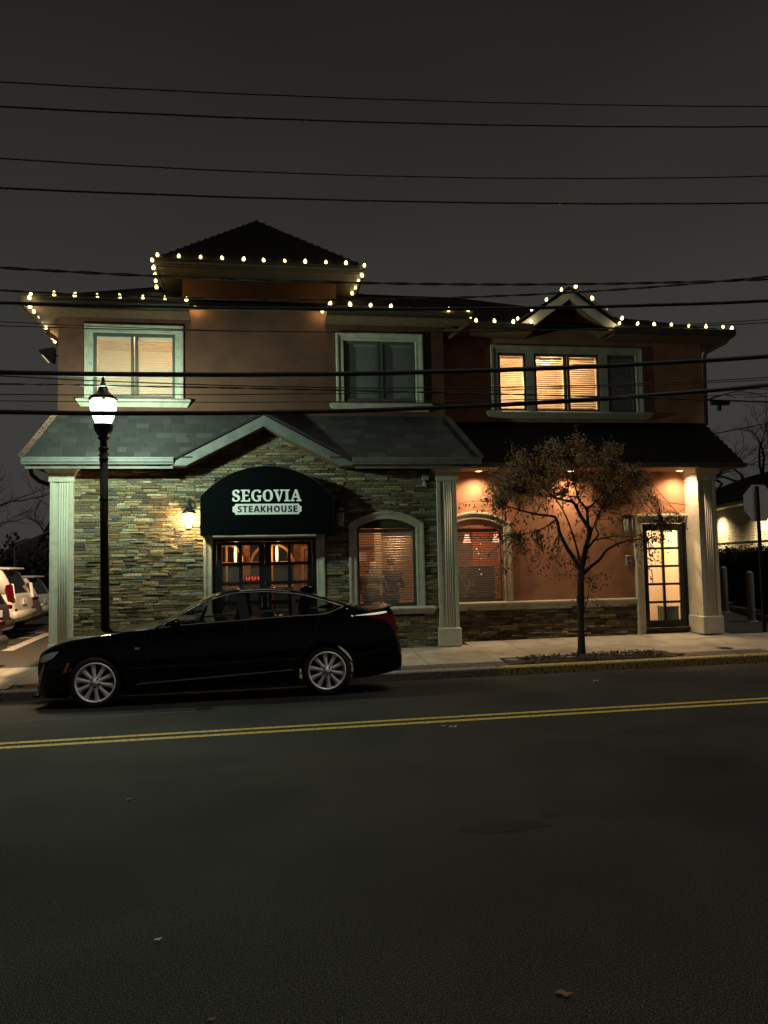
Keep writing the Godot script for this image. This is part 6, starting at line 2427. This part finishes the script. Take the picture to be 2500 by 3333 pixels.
func make_right_side() -> void:
	# white painted brick building across the side street
	var d := Vector3(0.232, 0, -0.973)
	var a := Vector3(13.55, 0, -0.8)
	var bt := thing("brick_building", "low white-painted brick building with a dark roof beyond the hedge", "building", a)
	bt.position = a + d * 16.0
	bt.rotation.y = atan2(d.z, -d.x)   # local x runs along the wall towards the street
	var y0 := 0.2
	var s := Sh.new()
	s.span(0, 16, y0, 3.28, -6.0, -0.03)
	obj("wall", s, mat("white_mortar", L(0.36, 0.35, 0.32), 0.95), bt)
	var wallp := bt.get_child(0)
	var unit := []
	for i in 4:
		var u := Sh.new()
		u.bbox(Vector3.ZERO, Vector3(0.215, 0.062, 0.05), 0.006)
		unit.append(u.mesh())
	var bm := []
	for i in 3:
		var k: float = [0.55, 0.6, 0.5][i]
		bm.append(worn(mat("white_brick%d" % i, L(k, k * 0.97, k * 0.9), 0.85), tex["soft"], 1.0))
	var joined := Sh.new()
	var n := 0
	for row in 40:
		var y := 0.35 + row * 0.073
		if y > 3.2:
			break
		var course := (row == 14 or row == 25)
		var x := 2.5 - (0.115 if row % 2 else 0.0)
		while x < 13.5:
			var dz := 0.012 if course else rng.randf_range(-0.002, 0.002)
			if n < 300 and x > 6.0 and x < 11.4 and y > 1.55:
				var o := obj("brick", unit[n % 4], bm[rng.randi_range(0, 2)], wallp)
				o.position = Vector3(x, y, -0.018 + dz)
				n += 1
			else:
				joined.box(Vector3(x, y, -0.018 + dz), Vector3(0.215, 0.062, 0.05))
			x += 0.228
	stuff(obj("far_bricks", joined, bm[0], wallp))
	s = Sh.new()
	for row in [14, 25]:
		s.span(0.5, 15.5, 0.35 + row * 0.073 - 0.05, 0.35 + row * 0.073 - 0.034, -0.02, 0.035)
	obj("string_course", s, mat("white_mortar", Color.WHITE), bt)
	s = Sh.new()
	s.span(-0.6, 16.4, 3.26, 3.42, -0.3, 0.5)
	obj("eave_board", s, M["trim"], bt)
	s = Sh.new()
	roof_plane(s, Vector3(-0.6, 3.42, 0.55), Vector3(16.4, 3.42, 0.55), Vector3(15, 4.9, -2.9), Vector3(1, 4.9, -2.9), 0.05)
	roof_plane(s, Vector3(-0.6, 3.42, -6.2), Vector3(16.4, 3.42, -6.2), Vector3(15, 4.9, -2.9), Vector3(1, 4.9, -2.9), 0.05)
	obj("roof", s, M["shingle_dark"], bt)
	for q in [[6.9, "farther"], [10.4, "nearer"]]:
		var p: Vector3 = bt.transform * Vector3(q[0], 3.24, 0.46)
		var t := thing("eave_lamp", "%s small lit lamp under the eave of the white brick building" % q[1], "lamp", p)
		s = Sh.new()
		s.smooth(1)
		s.lathe([Vector2(0, -0.04), Vector2(0.05, -0.035), Vector2(0.07, 0.0), Vector2(0, 0.02)], 12)
		obj("lamp_lens", s, glow("soffit_glow", Color(1.0, 0.86, 0.66), 5.0), t)
		s = Sh.new()
		s.lathe([Vector2(0.075, 0.02), Vector2(0.08, 0.0), Vector2(0.07, -0.01)], 12)
		obj("trim_ring", s, M["white_print"], t)
		var l := SpotLight3D.new()
		l.name = "light"
		l.light_color = Color(1.0, 0.86, 0.6)
		l.light_energy = 14.0
		l.light_size = 0.05
		l.spot_range = 30
		l.spot_angle = 74.0
		l.spot_angle_attenuation = 1.0
		l.shadow_enabled = true
		t.add_child(l, true)
		l.position = Vector3(0, -0.05, 0)
		l.rotation.x = -PI / 2
	# hedge and its kerb
	var ha := Vector3(12.0, 0, 0.0)
	var ht := thing("clipped_hedge", "clipped dark green hedge in front of the white brick wall", "hedge", ha)
	ht.position = ha + d * 13.0
	ht.rotation.y = bt.rotation.y
	s = Sh.new()
	for i in 9000:
		var x := rng.randf_range(1.0, 13.0)
		var gyy := 0.75 - 0.02 * x
		var side := rng.randi_range(0, 2)
		var top := 1.84 + 0.03 * sin(x * 5.0) + 0.04 * sin(x * 11.3)
		var p := Vector3(x, rng.randf_range(gyy, top), rng.randf_range(0.32, 0.46))
		if side == 0:
			p = Vector3(x, top + rng.randf_range(-0.06, 0.05) + (0.12 if rng.randf() < 0.06 else 0.0), rng.randf_range(-0.5, 0.45))
		var v := rng.randf_range(0.4, 1.6)
		s.col = Color(0.022 * v, 0.032 * v, 0.012 * v)
		leaf(s, p, rng.randf_range(0.035, 0.06))
	stuff(obj("foliage", s, M["leaf"], ht))
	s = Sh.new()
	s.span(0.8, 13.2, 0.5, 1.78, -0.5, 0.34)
	for i in 16:
		s.tube([Vector3(1.2 + i * 0.75, 0.1, 0.1), Vector3(1.25 + i * 0.75, 0.7, 0.1)], 0.03, 5)
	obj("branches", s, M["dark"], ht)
	var kb := thing("planting_bed", "raised planting bed with a pale kerb under the clipped hedge", "planting bed", ha)
	kb.position = ha + d * 14.0
	kb.rotation.y = bt.rotation.y
	for i in 8:
		s = Sh.new()
		var x0 := 0.2 + i * 1.7
		var yk := gy(12.2, x0 + 0.8 - 13.6)
		s.bbox(Vector3(x0 + 0.84, yk + 0.04, 0.86), Vector3(1.67, 0.26, 0.16), 0.015)
		obj("kerb_stone", s, M["kerb_concrete"], kb)
	s = Sh.new()
	s.quad(Vector3(0.2, 0.82, 0.8), Vector3(13.8, 0.2, 0.8), Vector3(13.8, 0.3, -1.3), Vector3(0.2, 0.9, -1.3), Vector3.UP)
	obj("soil", s, M["mulch"], kb)
	# bollards
	for q in [[11.59, -3.37, "farther bollard, a grey steel post just past the right column"], [11.08, -1.55, "nearer bollard, a grey steel post between the column and the stop sign"]]:
		var p := Vector3(q[0], gy(q[0], q[1]), q[1])
		var t := thing("bollard", q[2], "bollard", p, "")
		s = Sh.new()
		s.smooth(1)
		s.lathe([Vector2(0.085, -0.1), Vector2(0.085, 1.1), Vector2(0.075, 1.13), Vector2(0.0, 1.16)], 16)
		obj("post", s, worn(mat("bollard_paint", L(0.26, 0.25, 0.23), 0.55), tex["spots"], 1.0), t)
		s = Sh.new()
		s.lathe([Vector2(0.0, 0.012), Vector2(0.13, 0.01), Vector2(0.14, -0.01)], 16)
		obj("footing", s, M["concrete0"], t)
	# stop sign seen from behind
	var sp := Vector3(10.27, gy(10.27, 0.02), 0.02)
	var st := thing("stop_sign", "back of a bare metal octagonal road sign on a perforated post", "road sign", sp)
	st.rotation.y = 0.12
	s = Sh.new()
	var oc := PackedVector2Array()
	for k in 8:
		var an := TAU * (k + 0.5) / 8
		oc.append(Vector2(cos(an), sin(an)) * 0.415 + Vector2(0.05, 2.7))
	s.prism(oc, 0.0, 0.004)
	obj("plate", s, mat("bare_aluminium", L(0.6, 0.6, 0.6), 0.5, 0.15), st)
	s = Sh.new()
	s.prism(oc, -0.004, -0.001)
	obj("red_face", s, mat("sign_red", L(0.35, 0.01, 0.015), 0.5), st)
	s = Sh.new()
	s.span(-0.03, 0.03, 0.0, 3.05, 0.01, 0.014)
	s.span(-0.034, -0.03, 0.0, 3.05, 0.006, 0.045)
	s.span(0.03, 0.034, 0.0, 3.05, 0.006, 0.045)
	obj("post", s, mat("green_steel", L(0.06, 0.065, 0.06), 0.5, 0.6), st)
	s = Sh.new()
	for k in 58:
		s.box(Vector3(0, 0.2 + k * 0.05, 0.0145), Vector3(0.012, 0.016, 0.002))
	stuff(obj("punched_holes", s, M["dark"], st))


func make_cables() -> void:
	# heights where each cable crosses x = -3, 1.6 and 7.4 in the pole line along the kerb
	var rows := [
		[3.0, 0.024, 177, 0, "topmost thin power line across the sky", [5.868, 5.97, 6.192], [-2.216, 1.143, 5.078]],
		[3.0, 0.032, 0, 0, "second power line from the top of the sky", [5.648, 5.746, 5.982], [-2.213, 1.138, 5.065]],
		[3.0, 0.024, 0, 0, "third power line from the top, alone in the middle of the sky", [5.187, 5.231, 5.464], [-2.207, 1.128, 5.035]],
		[3.0, 0.034, 0, 0, "fourth power line from the top, just above the tower peak", [4.925, 4.992, 5.185], [-2.204, 1.123, 5.019]],
		[3.0, 0.026, 0, 1, "twisted cable crossing just under the tower eave", [4.229, 4.212, 4.4], [-2.195, 0.936, 4.973]],
		[3.1, 0.021, 0, 1, "twisted cable crossing the tower wall and rising to the right gable", [4.032, 4.044, 4.429], [-2.193, 0.554, 4.975]],
		[2.9, 0.058, 0, 0, "thick black cable level with the left string lights", [3.92, 3.955, 4.179], [-2.192, 0.553, 4.961]],
		[3.0, 0.015, 0, 0, "thin wire just above the upstairs windows", [3.76, 3.757, 3.991], [-2.19, 1.098, 4.95]],
		[3.05, 0.018, 0, 0, "thin wire along the tops of the upstairs windows", [3.724, 3.751, 3.959], [-2.189, 0.717, 4.948]],
		[2.9, 0.08, 0, 0, "thickest black cable, crossing the middle of the upstairs windows", [3.323, 3.38, 3.618], [-2.184, 1.09, 4.928]],
		[3.0, 0.017, 0, 1, "thin sagging service wire dipping from left to right", [3.228, 3.214, 3.165], [-2.183, 1.087, 4.902]],
		[2.95, 0.074, 0, 0, "thick black cable in front of the street lamp globe", [2.988, 3.044, 3.331], [-2.18, 1.084, 4.911]],
		[3.05, 0.018, 0, 0, "thin wire through the lower part of the upstairs windows", [3.296, 3.244, 3.41], [-2.184, 1.088, 4.916]],
		[3.1, 0.015, 0, 0, "thin wire just above the upstairs window sills", [3.138, 3.201, 3.386], [-2.182, 1.087, 4.914]],
		[3.1, 0.013, 0, 0, "thinnest wire at the height of the upstairs window sills", [3.083, 3.109, 3.248], [-2.181, 0.54, 4.906]],
	]
	for r in rows:
		var z: float = r[0]
		var k := (14.8 - z) / 6.8   # the three heights were taken 6.8 m from the lens
		var px := []
		var py := []
		for i in 3:
			px.append(r[6][i] * k)
			py.append(1.66 + (r[5][i] - 1.66) * k)
		var d0 := (px[0] - px[1]) * (px[0] - px[2]) as float
		var d1 := (px[1] - px[0]) * (px[1] - px[2]) as float
		var d2 := (px[2] - px[0]) * (px[2] - px[1]) as float
		var path := []
		var path2 := []
		var n := 260 if r[3] else 60
		for i in n + 1:
			var x := lerpf(-13.0, 19.0, float(i) / n)
			var y: float = py[0] * (x - px[1]) * (x - px[2]) / d0 + py[1] * (x - px[0]) * (x - px[2]) / d1 + py[2] * (x - px[0]) * (x - px[1]) / d2
			if r[3]:
				var a := x * 6.0
				path.append(Vector3(x, y + cos(a) * r[1] * 0.5, z + sin(a) * r[1] * 0.5))
				path2.append(Vector3(x, y - cos(a) * r[1] * 0.5, z - sin(a) * r[1] * 0.5))
			else:
				path.append(Vector3(x, y + 0.002 * sin(x * 3.1), z))
		var s := Sh.new()
		s.smooth(1)
		s.tube(path, r[1] * (0.45 if r[3] else 0.5), 7 if not r[3] else 5)
		var t := thing("utility_cable", r[4], "cable", Vector3(0, 0, z), "overhead cables along the street")
		wobj("strand" if r[3] else "conductor", s, M["cable"], t)
		if r[3]:
			s = Sh.new()
			s.smooth(1)
			s.tube(path2, r[1] * 0.45, 5)
			wobj("strand", s, M["cable"], t)
	# splice box hanging on the thick cable at the right corner of the building
	var cp := Vector3(7.55, 4.24, 2.95)
	var t := thing("cable_splice", "dark splice clamp with loose loops on the cable at the right wall corner", "clamp", cp)
	var s := Sh.new()
	s.bbox(Vector3(0.1, 0.02, 0), Vector3(0.34, 0.09, 0.09), 0.02)
	s.box(Vector3(0.08, -0.06, 0), Vector3(0.05, 0.12, 0.06))
	obj("clamp_body", s, M["cable"], t)
	for k in 4:
		s = Sh.new()
		s.smooth(1)
		var p := []
		for i in 9:
			var u := i / 8.0
			p.append(Vector3(-0.15 + u * (0.6 + k * 0.5), 0.05 + sin(u * PI * 0.8) * (0.12 + 0.05 * k), 0.04 * k - 0.08))
		s.tube(p, 0.007, 5)
		obj("loop", s, M["cable"], t)
	# service drops leaving the clamp to the right
	for q in [["upper service wire leaving the splice clamp to the right", 4.36, 4.62], ["lower service wire leaving the splice clamp to the right", 4.28, 4.25]]:
		s = Sh.new()
		s.smooth(1)
		s.tube([Vector3(8.1, q[1], 2.95), Vector3(11.0, lerpf(q[1], q[2], 0.35), 2.95), Vector3(14.0, lerpf(q[1], q[2], 0.8), 2.95), Vector3(18.0, q[2] + 0.15, 2.95)], 0.007, 5)
		var w := thing("utility_cable", q[0], "cable", Vector3(8.1, q[1], 2.95), "overhead cables along the street")
		wobj("conductor", s, M["cable"], w)
	s = Sh.new()
	s.smooth(1)
	s.tube([Vector3(9.44, 4.3, -0.9), Vector3(11.5, 4.65, -0.3), Vector3(14.0, 5.2, 0.4), Vector3(20.0, 6.6, 2.0)], 0.012, 5)
	var dw := thing("service_drop", "slanting service wire from the right wall corner towards the bare trees", "cable", Vector3(9.44, 4.3, -0.9))
	wobj("conductor", s, M["cable"], dw)


# ---------- people in the hall
func capsule_mesh(s: Sh, bones: Array, cell: float, blend: float) -> void:   # bones: [a, b, ra, rb, colour]; surface nets over the smooth union of tapered capsules
	var lo := Vector3(1e9, 1e9, 1e9)
	var hi := -lo
	for b in bones:
		for q in [[b[0], b[2]], [b[1], b[3]]]:
			var e: Vector3 = Vector3.ONE * (q[1] + cell * 2.5)
			lo = lo.min(q[0] - e)
			hi = hi.max(q[0] + e)
	var n := Vector3i((hi - lo) / cell) + Vector3i.ONE * 2
	var f := PackedFloat32Array()
	f.resize(n.x * n.y * n.z)
	f.fill(1.0)
	var who := PackedInt32Array()
	who.resize(f.size())
	var near := PackedFloat32Array()
	near.resize(f.size())
	near.fill(1.0)
	for bi in bones.size():
		var b: Array = bones[bi]
		var a: Vector3 = b[0]
		var d: Vector3 = b[1] - a
		var dd := maxf(d.length_squared(), 1e-9)
		var r := maxf(b[2], b[3]) + cell * 2.2 + blend
		var p0 := Vector3i(((a.min(b[1]) - Vector3.ONE * r - lo) / cell).floor()).max(Vector3i.ZERO)
		var p1 := Vector3i(((a.max(b[1]) + Vector3.ONE * r - lo) / cell).ceil()).min(n - Vector3i.ONE)
		for z in range(p0.z, p1.z + 1):
			for y in range(p0.y, p1.y + 1):
				var at := (z * n.y + y) * n.x
				for x in range(p0.x, p1.x + 1):
					var p := lo + Vector3(x, y, z) * cell
					var t := clampf((p - a).dot(d) / dd, 0, 1)
					var v := (p - a - d * t).length() - lerpf(b[2], b[3], t)
					var i := at + x
					if v < near[i]:
						near[i] = v
						who[i] = bi
					var h := maxf(blend - absf(f[i] - v), 0.0) / blend
					f[i] = minf(f[i], v) - h * h * blend * 0.25
	var vid := {}
	var pos := []
	var cols := []
	for z in n.z - 1:
		for y in n.y - 1:
			for x in n.x - 1:
				var base := (z * n.y + y) * n.x + x
				var s0 := f[base] < 0
				var mixed := false
				for k in range(1, 8):
					if (f[base + (k & 1) + ((k >> 1) & 1) * n.x + (k >> 2) * n.x * n.y] < 0) != s0:
						mixed = true
						break
				if not mixed:
					continue
				var c := Vector3.ZERO
				var m := 0
				for e in [[0, 1], [2, 3], [4, 5], [6, 7], [0, 2], [1, 3], [4, 6], [5, 7], [0, 4], [1, 5], [2, 6], [3, 7]]:
					var ia: int = base + (e[0] & 1) + ((e[0] >> 1) & 1) * n.x + (e[0] >> 2) * n.x * n.y
					var ib: int = base + (e[1] & 1) + ((e[1] >> 1) & 1) * n.x + (e[1] >> 2) * n.x * n.y
					if (f[ia] < 0) != (f[ib] < 0):
						var t := f[ia] / (f[ia] - f[ib])
						c += Vector3(e[0] & 1, (e[0] >> 1) & 1, e[0] >> 2).lerp(Vector3(e[1] & 1, (e[1] >> 1) & 1, e[1] >> 2), t)
						m += 1
				vid[base] = pos.size()
				pos.append(lo + (Vector3(x, y, z) + c / m) * cell)
				cols.append(bones[who[base]][4])
	s.smooth(1)
	var step := [1, n.x, n.x * n.y]
	for base in vid:
		for ax in 3:
			var u: int = step[(ax + 1) % 3]
			var w: int = step[(ax + 2) % 3]
			if (f[base] < 0) == (f[base + step[ax]] < 0) or not (vid.has(base - u) and vid.has(base - w) and vid.has(base - u - w)):
				continue
			var out := Vector3.ZERO
			out[ax] = 1.0 if f[base] < 0 else -1.0
			var q := [vid[base], vid[base - u], vid[base - u - w], vid[base - w]]
			s.col = cols[q[0]]
			s.quad(pos[q[0]], pos[q[1]], pos[q[2]], pos[q[3]], out)


func person(label: String, at: Vector3, yaw: float, o: Dictionary) -> void:
	var t := thing("person", label, "person", at)
	t.rotation.y = yaw
	var skin: Color = o.get("skin", Color(0.42, 0.22, 0.14))
	var top: Color = o.top
	var leg: Color = o.get("legs", Color(0.03, 0.03, 0.035))
	var lean: float = o.get("lean", 0.0)   # forwards (towards +z)
	var sit: bool = o.get("sit", false)
	var hip := 0.94 if not sit else 0.5
	var up := Vector3(0, cos(lean), sin(lean))
	var fw := Vector3(0, -sin(lean), cos(lean))
	var H := Vector3(0, hip, 0)
	var waist := H + up * 0.18
	var chest := H + up * 0.4
	var neck := H + up * 0.55
	var head := neck + up * 0.17 + fw * 0.03
	var b := [
		[H + Vector3(-0.075, 0, 0), H + Vector3(0.075, 0, 0), 0.125, 0.125, leg],
		[waist + Vector3(-0.05, 0, 0), waist + Vector3(0.05, 0, 0), 0.125, 0.125, top],
		[chest + Vector3(-0.09, 0, 0), chest + Vector3(0.09, 0, 0), 0.125, 0.125, top],
		[neck + Vector3(-0.13, -0.045, 0), neck + Vector3(0.13, -0.045, 0), 0.065, 0.065, top],
		[neck, neck + up * 0.08, 0.056, 0.052, skin],
	]
	var hands: Array = o.hands   # where each wrist is, relative to the neck
	for k in 2:
		var sg := -1.0 if k == 0 else 1.0
		var sh := neck + Vector3(sg * 0.19, -0.06, 0)
		var wr: Vector3 = neck + hands[k]
		var mid := (sh + wr) / 2
		var reach := clampf(0.27 * 0.27 - (wr - sh).length_squared() / 4, 0.0, 1.0)
		var el := mid + (Vector3(sg * 0.6, -0.7, -0.4)).normalized() * sqrt(reach)
		b.append([sh, el, 0.058, 0.045, top])
		b.append([el, wr, 0.044, 0.033, top])
		var dir := (wr - el).normalized()
		b.append([wr, wr + dir * 0.05, 0.028, 0.034, skin])
		var side := dir.cross(fw).normalized()
		var pn := side.cross(dir)
		var fg := wr + dir * 0.075
		for i in 4:
			var off := side * (i - 1.5) * 0.02
			b.append([fg + off, fg + off + dir * ([0.03, 0.038, 0.034, 0.024][i]) + pn * 0.012, 0.0105, 0.0095, skin])
		b.append([wr + dir * 0.02 - side * 0.03 * sg, wr + dir * 0.06 - side * 0.055 * sg, 0.012, 0.01, skin])
		var kn := Vector3(sg * 0.09, 0.5, 0.02)
		var an := Vector3(sg * 0.1, 0.09, -0.02)
		var hp := H + Vector3(sg * 0.09, -0.04, 0)
		if sit:
			kn = Vector3(sg * 0.11, 0.5, 0.42)
			an = Vector3(sg * 0.11, 0.09, 0.4)
		b.append([hp, kn, 0.092, 0.06, leg])
		b.append([kn, an, 0.058, 0.042, leg])
		b.append([an + Vector3(0, -0.045, 0), an + Vector3(0, -0.05, 0.14), 0.042, 0.035, Color(0.015, 0.012, 0.01)])
	var s := Sh.new()
	capsule_mesh(s, b, 0.021, 0.035)
	# head on a finer grid: skull, jaw, nose, ears
	var hx := Basis(Vector3.UP, o.get("turn", 0.0))
	var hb := [
		[head + Vector3(0, 0.03, -0.015), head + Vector3(0, 0.03, 0.01), 0.078, 0.078, skin],
		[head + hx * Vector3(0, -0.05, 0.03), head + hx * Vector3(0, -0.075, 0.055), 0.058, 0.034, skin],
		[head + hx * Vector3(0, 0.01, 0.085), head + hx * Vector3(0, -0.025, 0.103), 0.012, 0.016, skin],
		[head + hx * Vector3(-0.08, 0.0, 0.0), head + hx * Vector3(-0.082, -0.03, 0.0), 0.016, 0.012, skin],
		[head + hx * Vector3(0.08, 0.0, 0.0), head + hx * Vector3(0.082, -0.03, 0.0), 0.016, 0.012, skin],
		[head - up * 0.04, neck + up * 0.05, 0.05, 0.052, skin],
	]
	capsule_mesh(s, hb, 0.009, 0.02)
	s.smooth(2)
	for sg in [-1.0, 1.0]:   # eyes, brows and mouth
		s.col = Color(0.02, 0.015, 0.012)
		s.sphere(head + hx * Vector3(sg * 0.031, 0.012, 0.078), Vector3(0.012, 0.007, 0.008), 8, 5)
		s.sphere(head + hx * Vector3(sg * 0.032, 0.032, 0.08), Vector3(0.018, 0.004, 0.006), 8, 4)
	s.col = Color(0.22, 0.07, 0.06)
	s.sphere(head + hx * Vector3(0, -0.058, 0.083), Vector3(0.024, 0.006, 0.008), 8, 4)
	obj("body", s, M["person"], t)
	var hr := Sh.new()
	var hc: Color = o.hair
	var hbs := [[head + hx * Vector3(0, 0.06, -0.025), head + hx * Vector3(0, 0.065, 0.015), 0.077, 0.07, hc], [head + hx * Vector3(0, 0.0, -0.045), head + hx * Vector3(0, 0.03, -0.045), 0.07, 0.075, hc]]
	if o.get("long", false):
		hbs.append([head + hx * Vector3(0, -0.02, -0.05), head + hx * Vector3(0, -0.2, -0.07), 0.075, 0.06, hc])
	capsule_mesh(hr, hbs, 0.012, 0.02)
	obj("hair", hr, M["person"], t)


func dining_set(at: Vector3, turn: float, where: String) -> void:
	var t := thing("dining_table", "dining table under a pale cloth %s" % where, "table", at)
	var s := Sh.new()
	s.smooth(1)
	s.lathe([Vector2(0, 0.76), Vector2(0.42, 0.76), Vector2(0.43, 0.75), Vector2(0.44, 0.55), Vector2(0.45, 0.5)], 24)
	obj("tablecloth", s, mat("cloth", L(0.55, 0.5, 0.42), 0.9), t)
	s = Sh.new()
	s.lathe([Vector2(0.25, 0.0), Vector2(0.04, 0.04), Vector2(0.04, 0.74), Vector2(0.2, 0.75)], 12)
	obj("pedestal", s, M["slat_wood"], t)
	var gl := thing("wine_glass", "wine glass standing on the cloth %s" % where, "glass", at + Vector3(0.15, 0.76, 0.12))
	s = Sh.new()
	s.smooth(1)
	s.lathe([Vector2(0.035, 0.0), Vector2(0.005, 0.008), Vector2(0.005, 0.09), Vector2(0.03, 0.12), Vector2(0.035, 0.16), Vector2(0.028, 0.2)], 12)
	obj("bowl", s, glass("wine_glass", Color(0.9, 0.9, 0.9), 0.15), gl)


func chair(at: Vector3, turn: float, label: String) -> void:
	var t := thing("dining_chair", label, "chair", at)
	t.rotation.y = turn
	var s := Sh.new()
	s.bbox(Vector3(0, 0.46, 0), Vector3(0.42, 0.05, 0.42), 0.012)
	obj("seat", s, M["slat_wood"], t)
	for q in [[-0.18, 0.18, 0.46], [0.18, 0.18, 0.46], [-0.18, -0.18, 0.95], [0.18, -0.18, 0.95]]:
		s = Sh.new()
		s.tube([Vector3(q[0], 0, q[1]), Vector3(q[0], q[2], q[1] - (0.06 if q[2] > 0.5 else 0.0))], 0.018, 6)
		obj("leg", s, M["slat_wood"], t)
	s = Sh.new()
	for k in 4:
		s.box(Vector3(0, 0.62 + k * 0.1, -0.215 - k * 0.01), Vector3(0.36, 0.05, 0.018))
	s.box(Vector3(0, 0.95, -0.245), Vector3(0.42, 0.06, 0.022))
	obj("backrest", s, M["slat_wood"], t)


func make_people() -> void:
	# seen through the blind of the stone-side arched window
	person("person in black with short dark hair holding a phone, right in the stone-side window", Vector3(2.72, 0, -1.75), 2.4, {"top": Color(0.012, 0.012, 0.014), "hair": Color(0.012, 0.01, 0.008), "hands": [Vector3(-0.1, -0.33, 0.26), Vector3(0.05, -0.3, 0.3)]})
	person("white-haired person in a pale sweater bending over a table behind the stone-side window", Vector3(2.2, 0, -1.15), 2.9, {"top": Color(0.16, 0.155, 0.145), "hair": Color(0.62, 0.6, 0.55), "lean": 0.45, "hands": [Vector3(-0.25, -0.42, 0.3), Vector3(0.25, -0.42, 0.3)]})
	person("person in brown with long brown hair, leftmost in the stone-side window", Vector3(1.78, 0, -1.3), 0.9, {"top": Color(0.13, 0.07, 0.04), "hair": Color(0.05, 0.025, 0.012), "long": true, "hands": [Vector3(-0.22, -0.48, 0.12), Vector3(0.16, -0.4, 0.26)]})
	person("person with blond hair standing at the back near the post", Vector3(2.55, 0, -2.95), 0.2, {"top": Color(0.1, 0.05, 0.03), "hair": Color(0.25, 0.15, 0.06), "long": true, "hands": [Vector3(-0.24, -0.5, 0.05), Vector3(0.24, -0.5, 0.05)]})
	chair(Vector3(2.25, 0, -0.75), PI, "dark wooden dining chair with its back to the stone-side window")
	# a diner behind the right arched window
	person("seated person in dark clothes seen in silhouette behind the red-wing window", Vector3(4.3, 0, -1.25), 1.2, {"top": Color(0.02, 0.018, 0.017), "hair": Color(0.012, 0.01, 0.008), "sit": true, "hands": [Vector3(-0.2, -0.36, 0.3), Vector3(0.2, -0.36, 0.3)]})
	chair(Vector3(4.3, 0, -1.27), 1.2, "dark dining chair under the seated diner in the red wing")
	dining_set(Vector3(4.95, 0, -1.0), 0.0, "behind the red-wing window")
	dining_set(Vector3(1.75, 0, -0.75), 0.0, "behind the stone-side window")


func _ready() -> void:
	rng.seed = 20240611
	# camera
	var cam := Camera3D.new()
	cam.name = "camera"
	add_child(cam)
	cam.fov = 67.28
	cam.near = 0.05
	cam.far = 900.0
	cam.position = Vector3(0, 1.66, 14.8)
	cam.basis = Basis(Vector3.UP, deg_to_rad(-8.884)) * Basis(Vector3.RIGHT, deg_to_rad(3.8)) * Basis(Vector3.BACK, deg_to_rad(-1.1437))
	cam.current = true
	# overcast city night sky
	var env := Environment.new()
	env.background_mode = Environment.BG_SKY
	var im := Image.create(256, 128, false, Image.FORMAT_RGBF)
	var cl := FastNoiseLite.new()
	cl.seed = 5
	cl.frequency = 1.6
	cl.fractal_octaves = 4
	for v in 128:
		var el := 90.0 - 180.0 * (v + 0.5) / 128.0
		for u in 256:
			var a := TAU * u / 256.0
			var d := Vector3(cos(deg_to_rad(el)) * cos(a), sin(deg_to_rad(el)), cos(deg_to_rad(el)) * sin(a))
			var k := 0.0
			if el > 0:
				k = lerpf(0.046, 0.012, smoothstep(2.0, 46.0, el))
			else:
				k = 0.03
			k *= 1.0 + 0.2 * cl.get_noise_3d(d.x, d.y * 2.5, d.z)
			im.set_pixel(u, v, Color(k * 1.03, k * 0.96, k * lerpf(0.9, 0.78, smoothstep(5.0, 40.0, el))))
	var pm := PanoramaSkyMaterial.new()
	pm.panorama = ImageTexture.create_from_image(im)
	env.sky = Sky.new()
	env.sky.sky_material = pm
	env.tonemap_mode = Environment.TONE_MAPPER_LINEAR
	env.tonemap_exposure = 1.0
	env.sdfgi_enabled = true
	env.ssao_enabled = true
	env.ssil_enabled = true
	var we := WorldEnvironment.new()
	we.name = "world"
	we.environment = env
	add_child(we)
	# the diffuse light of the town from above the street
	var sun := DirectionalLight3D.new()
	sun.name = "town_light"
	sun.light_color = Color(1.0, 0.96, 0.9)
	sun.light_energy = 0.26
	sun.light_angular_distance = 14.0
	sun.shadow_enabled = true
	sun.sky_mode = DirectionalLight3D.SKY_MODE_LIGHT_ONLY
	add_child(sun)
	sun.look_at_from_position(Vector3(5.0, 14.0, 2.6), Vector3.ZERO)
	make_materials()
	make_ground()
	make_building()
	make_details()
	make_sedan()
	make_lot()
	make_trees()
	make_right_side()
	make_cables()
	make_people()
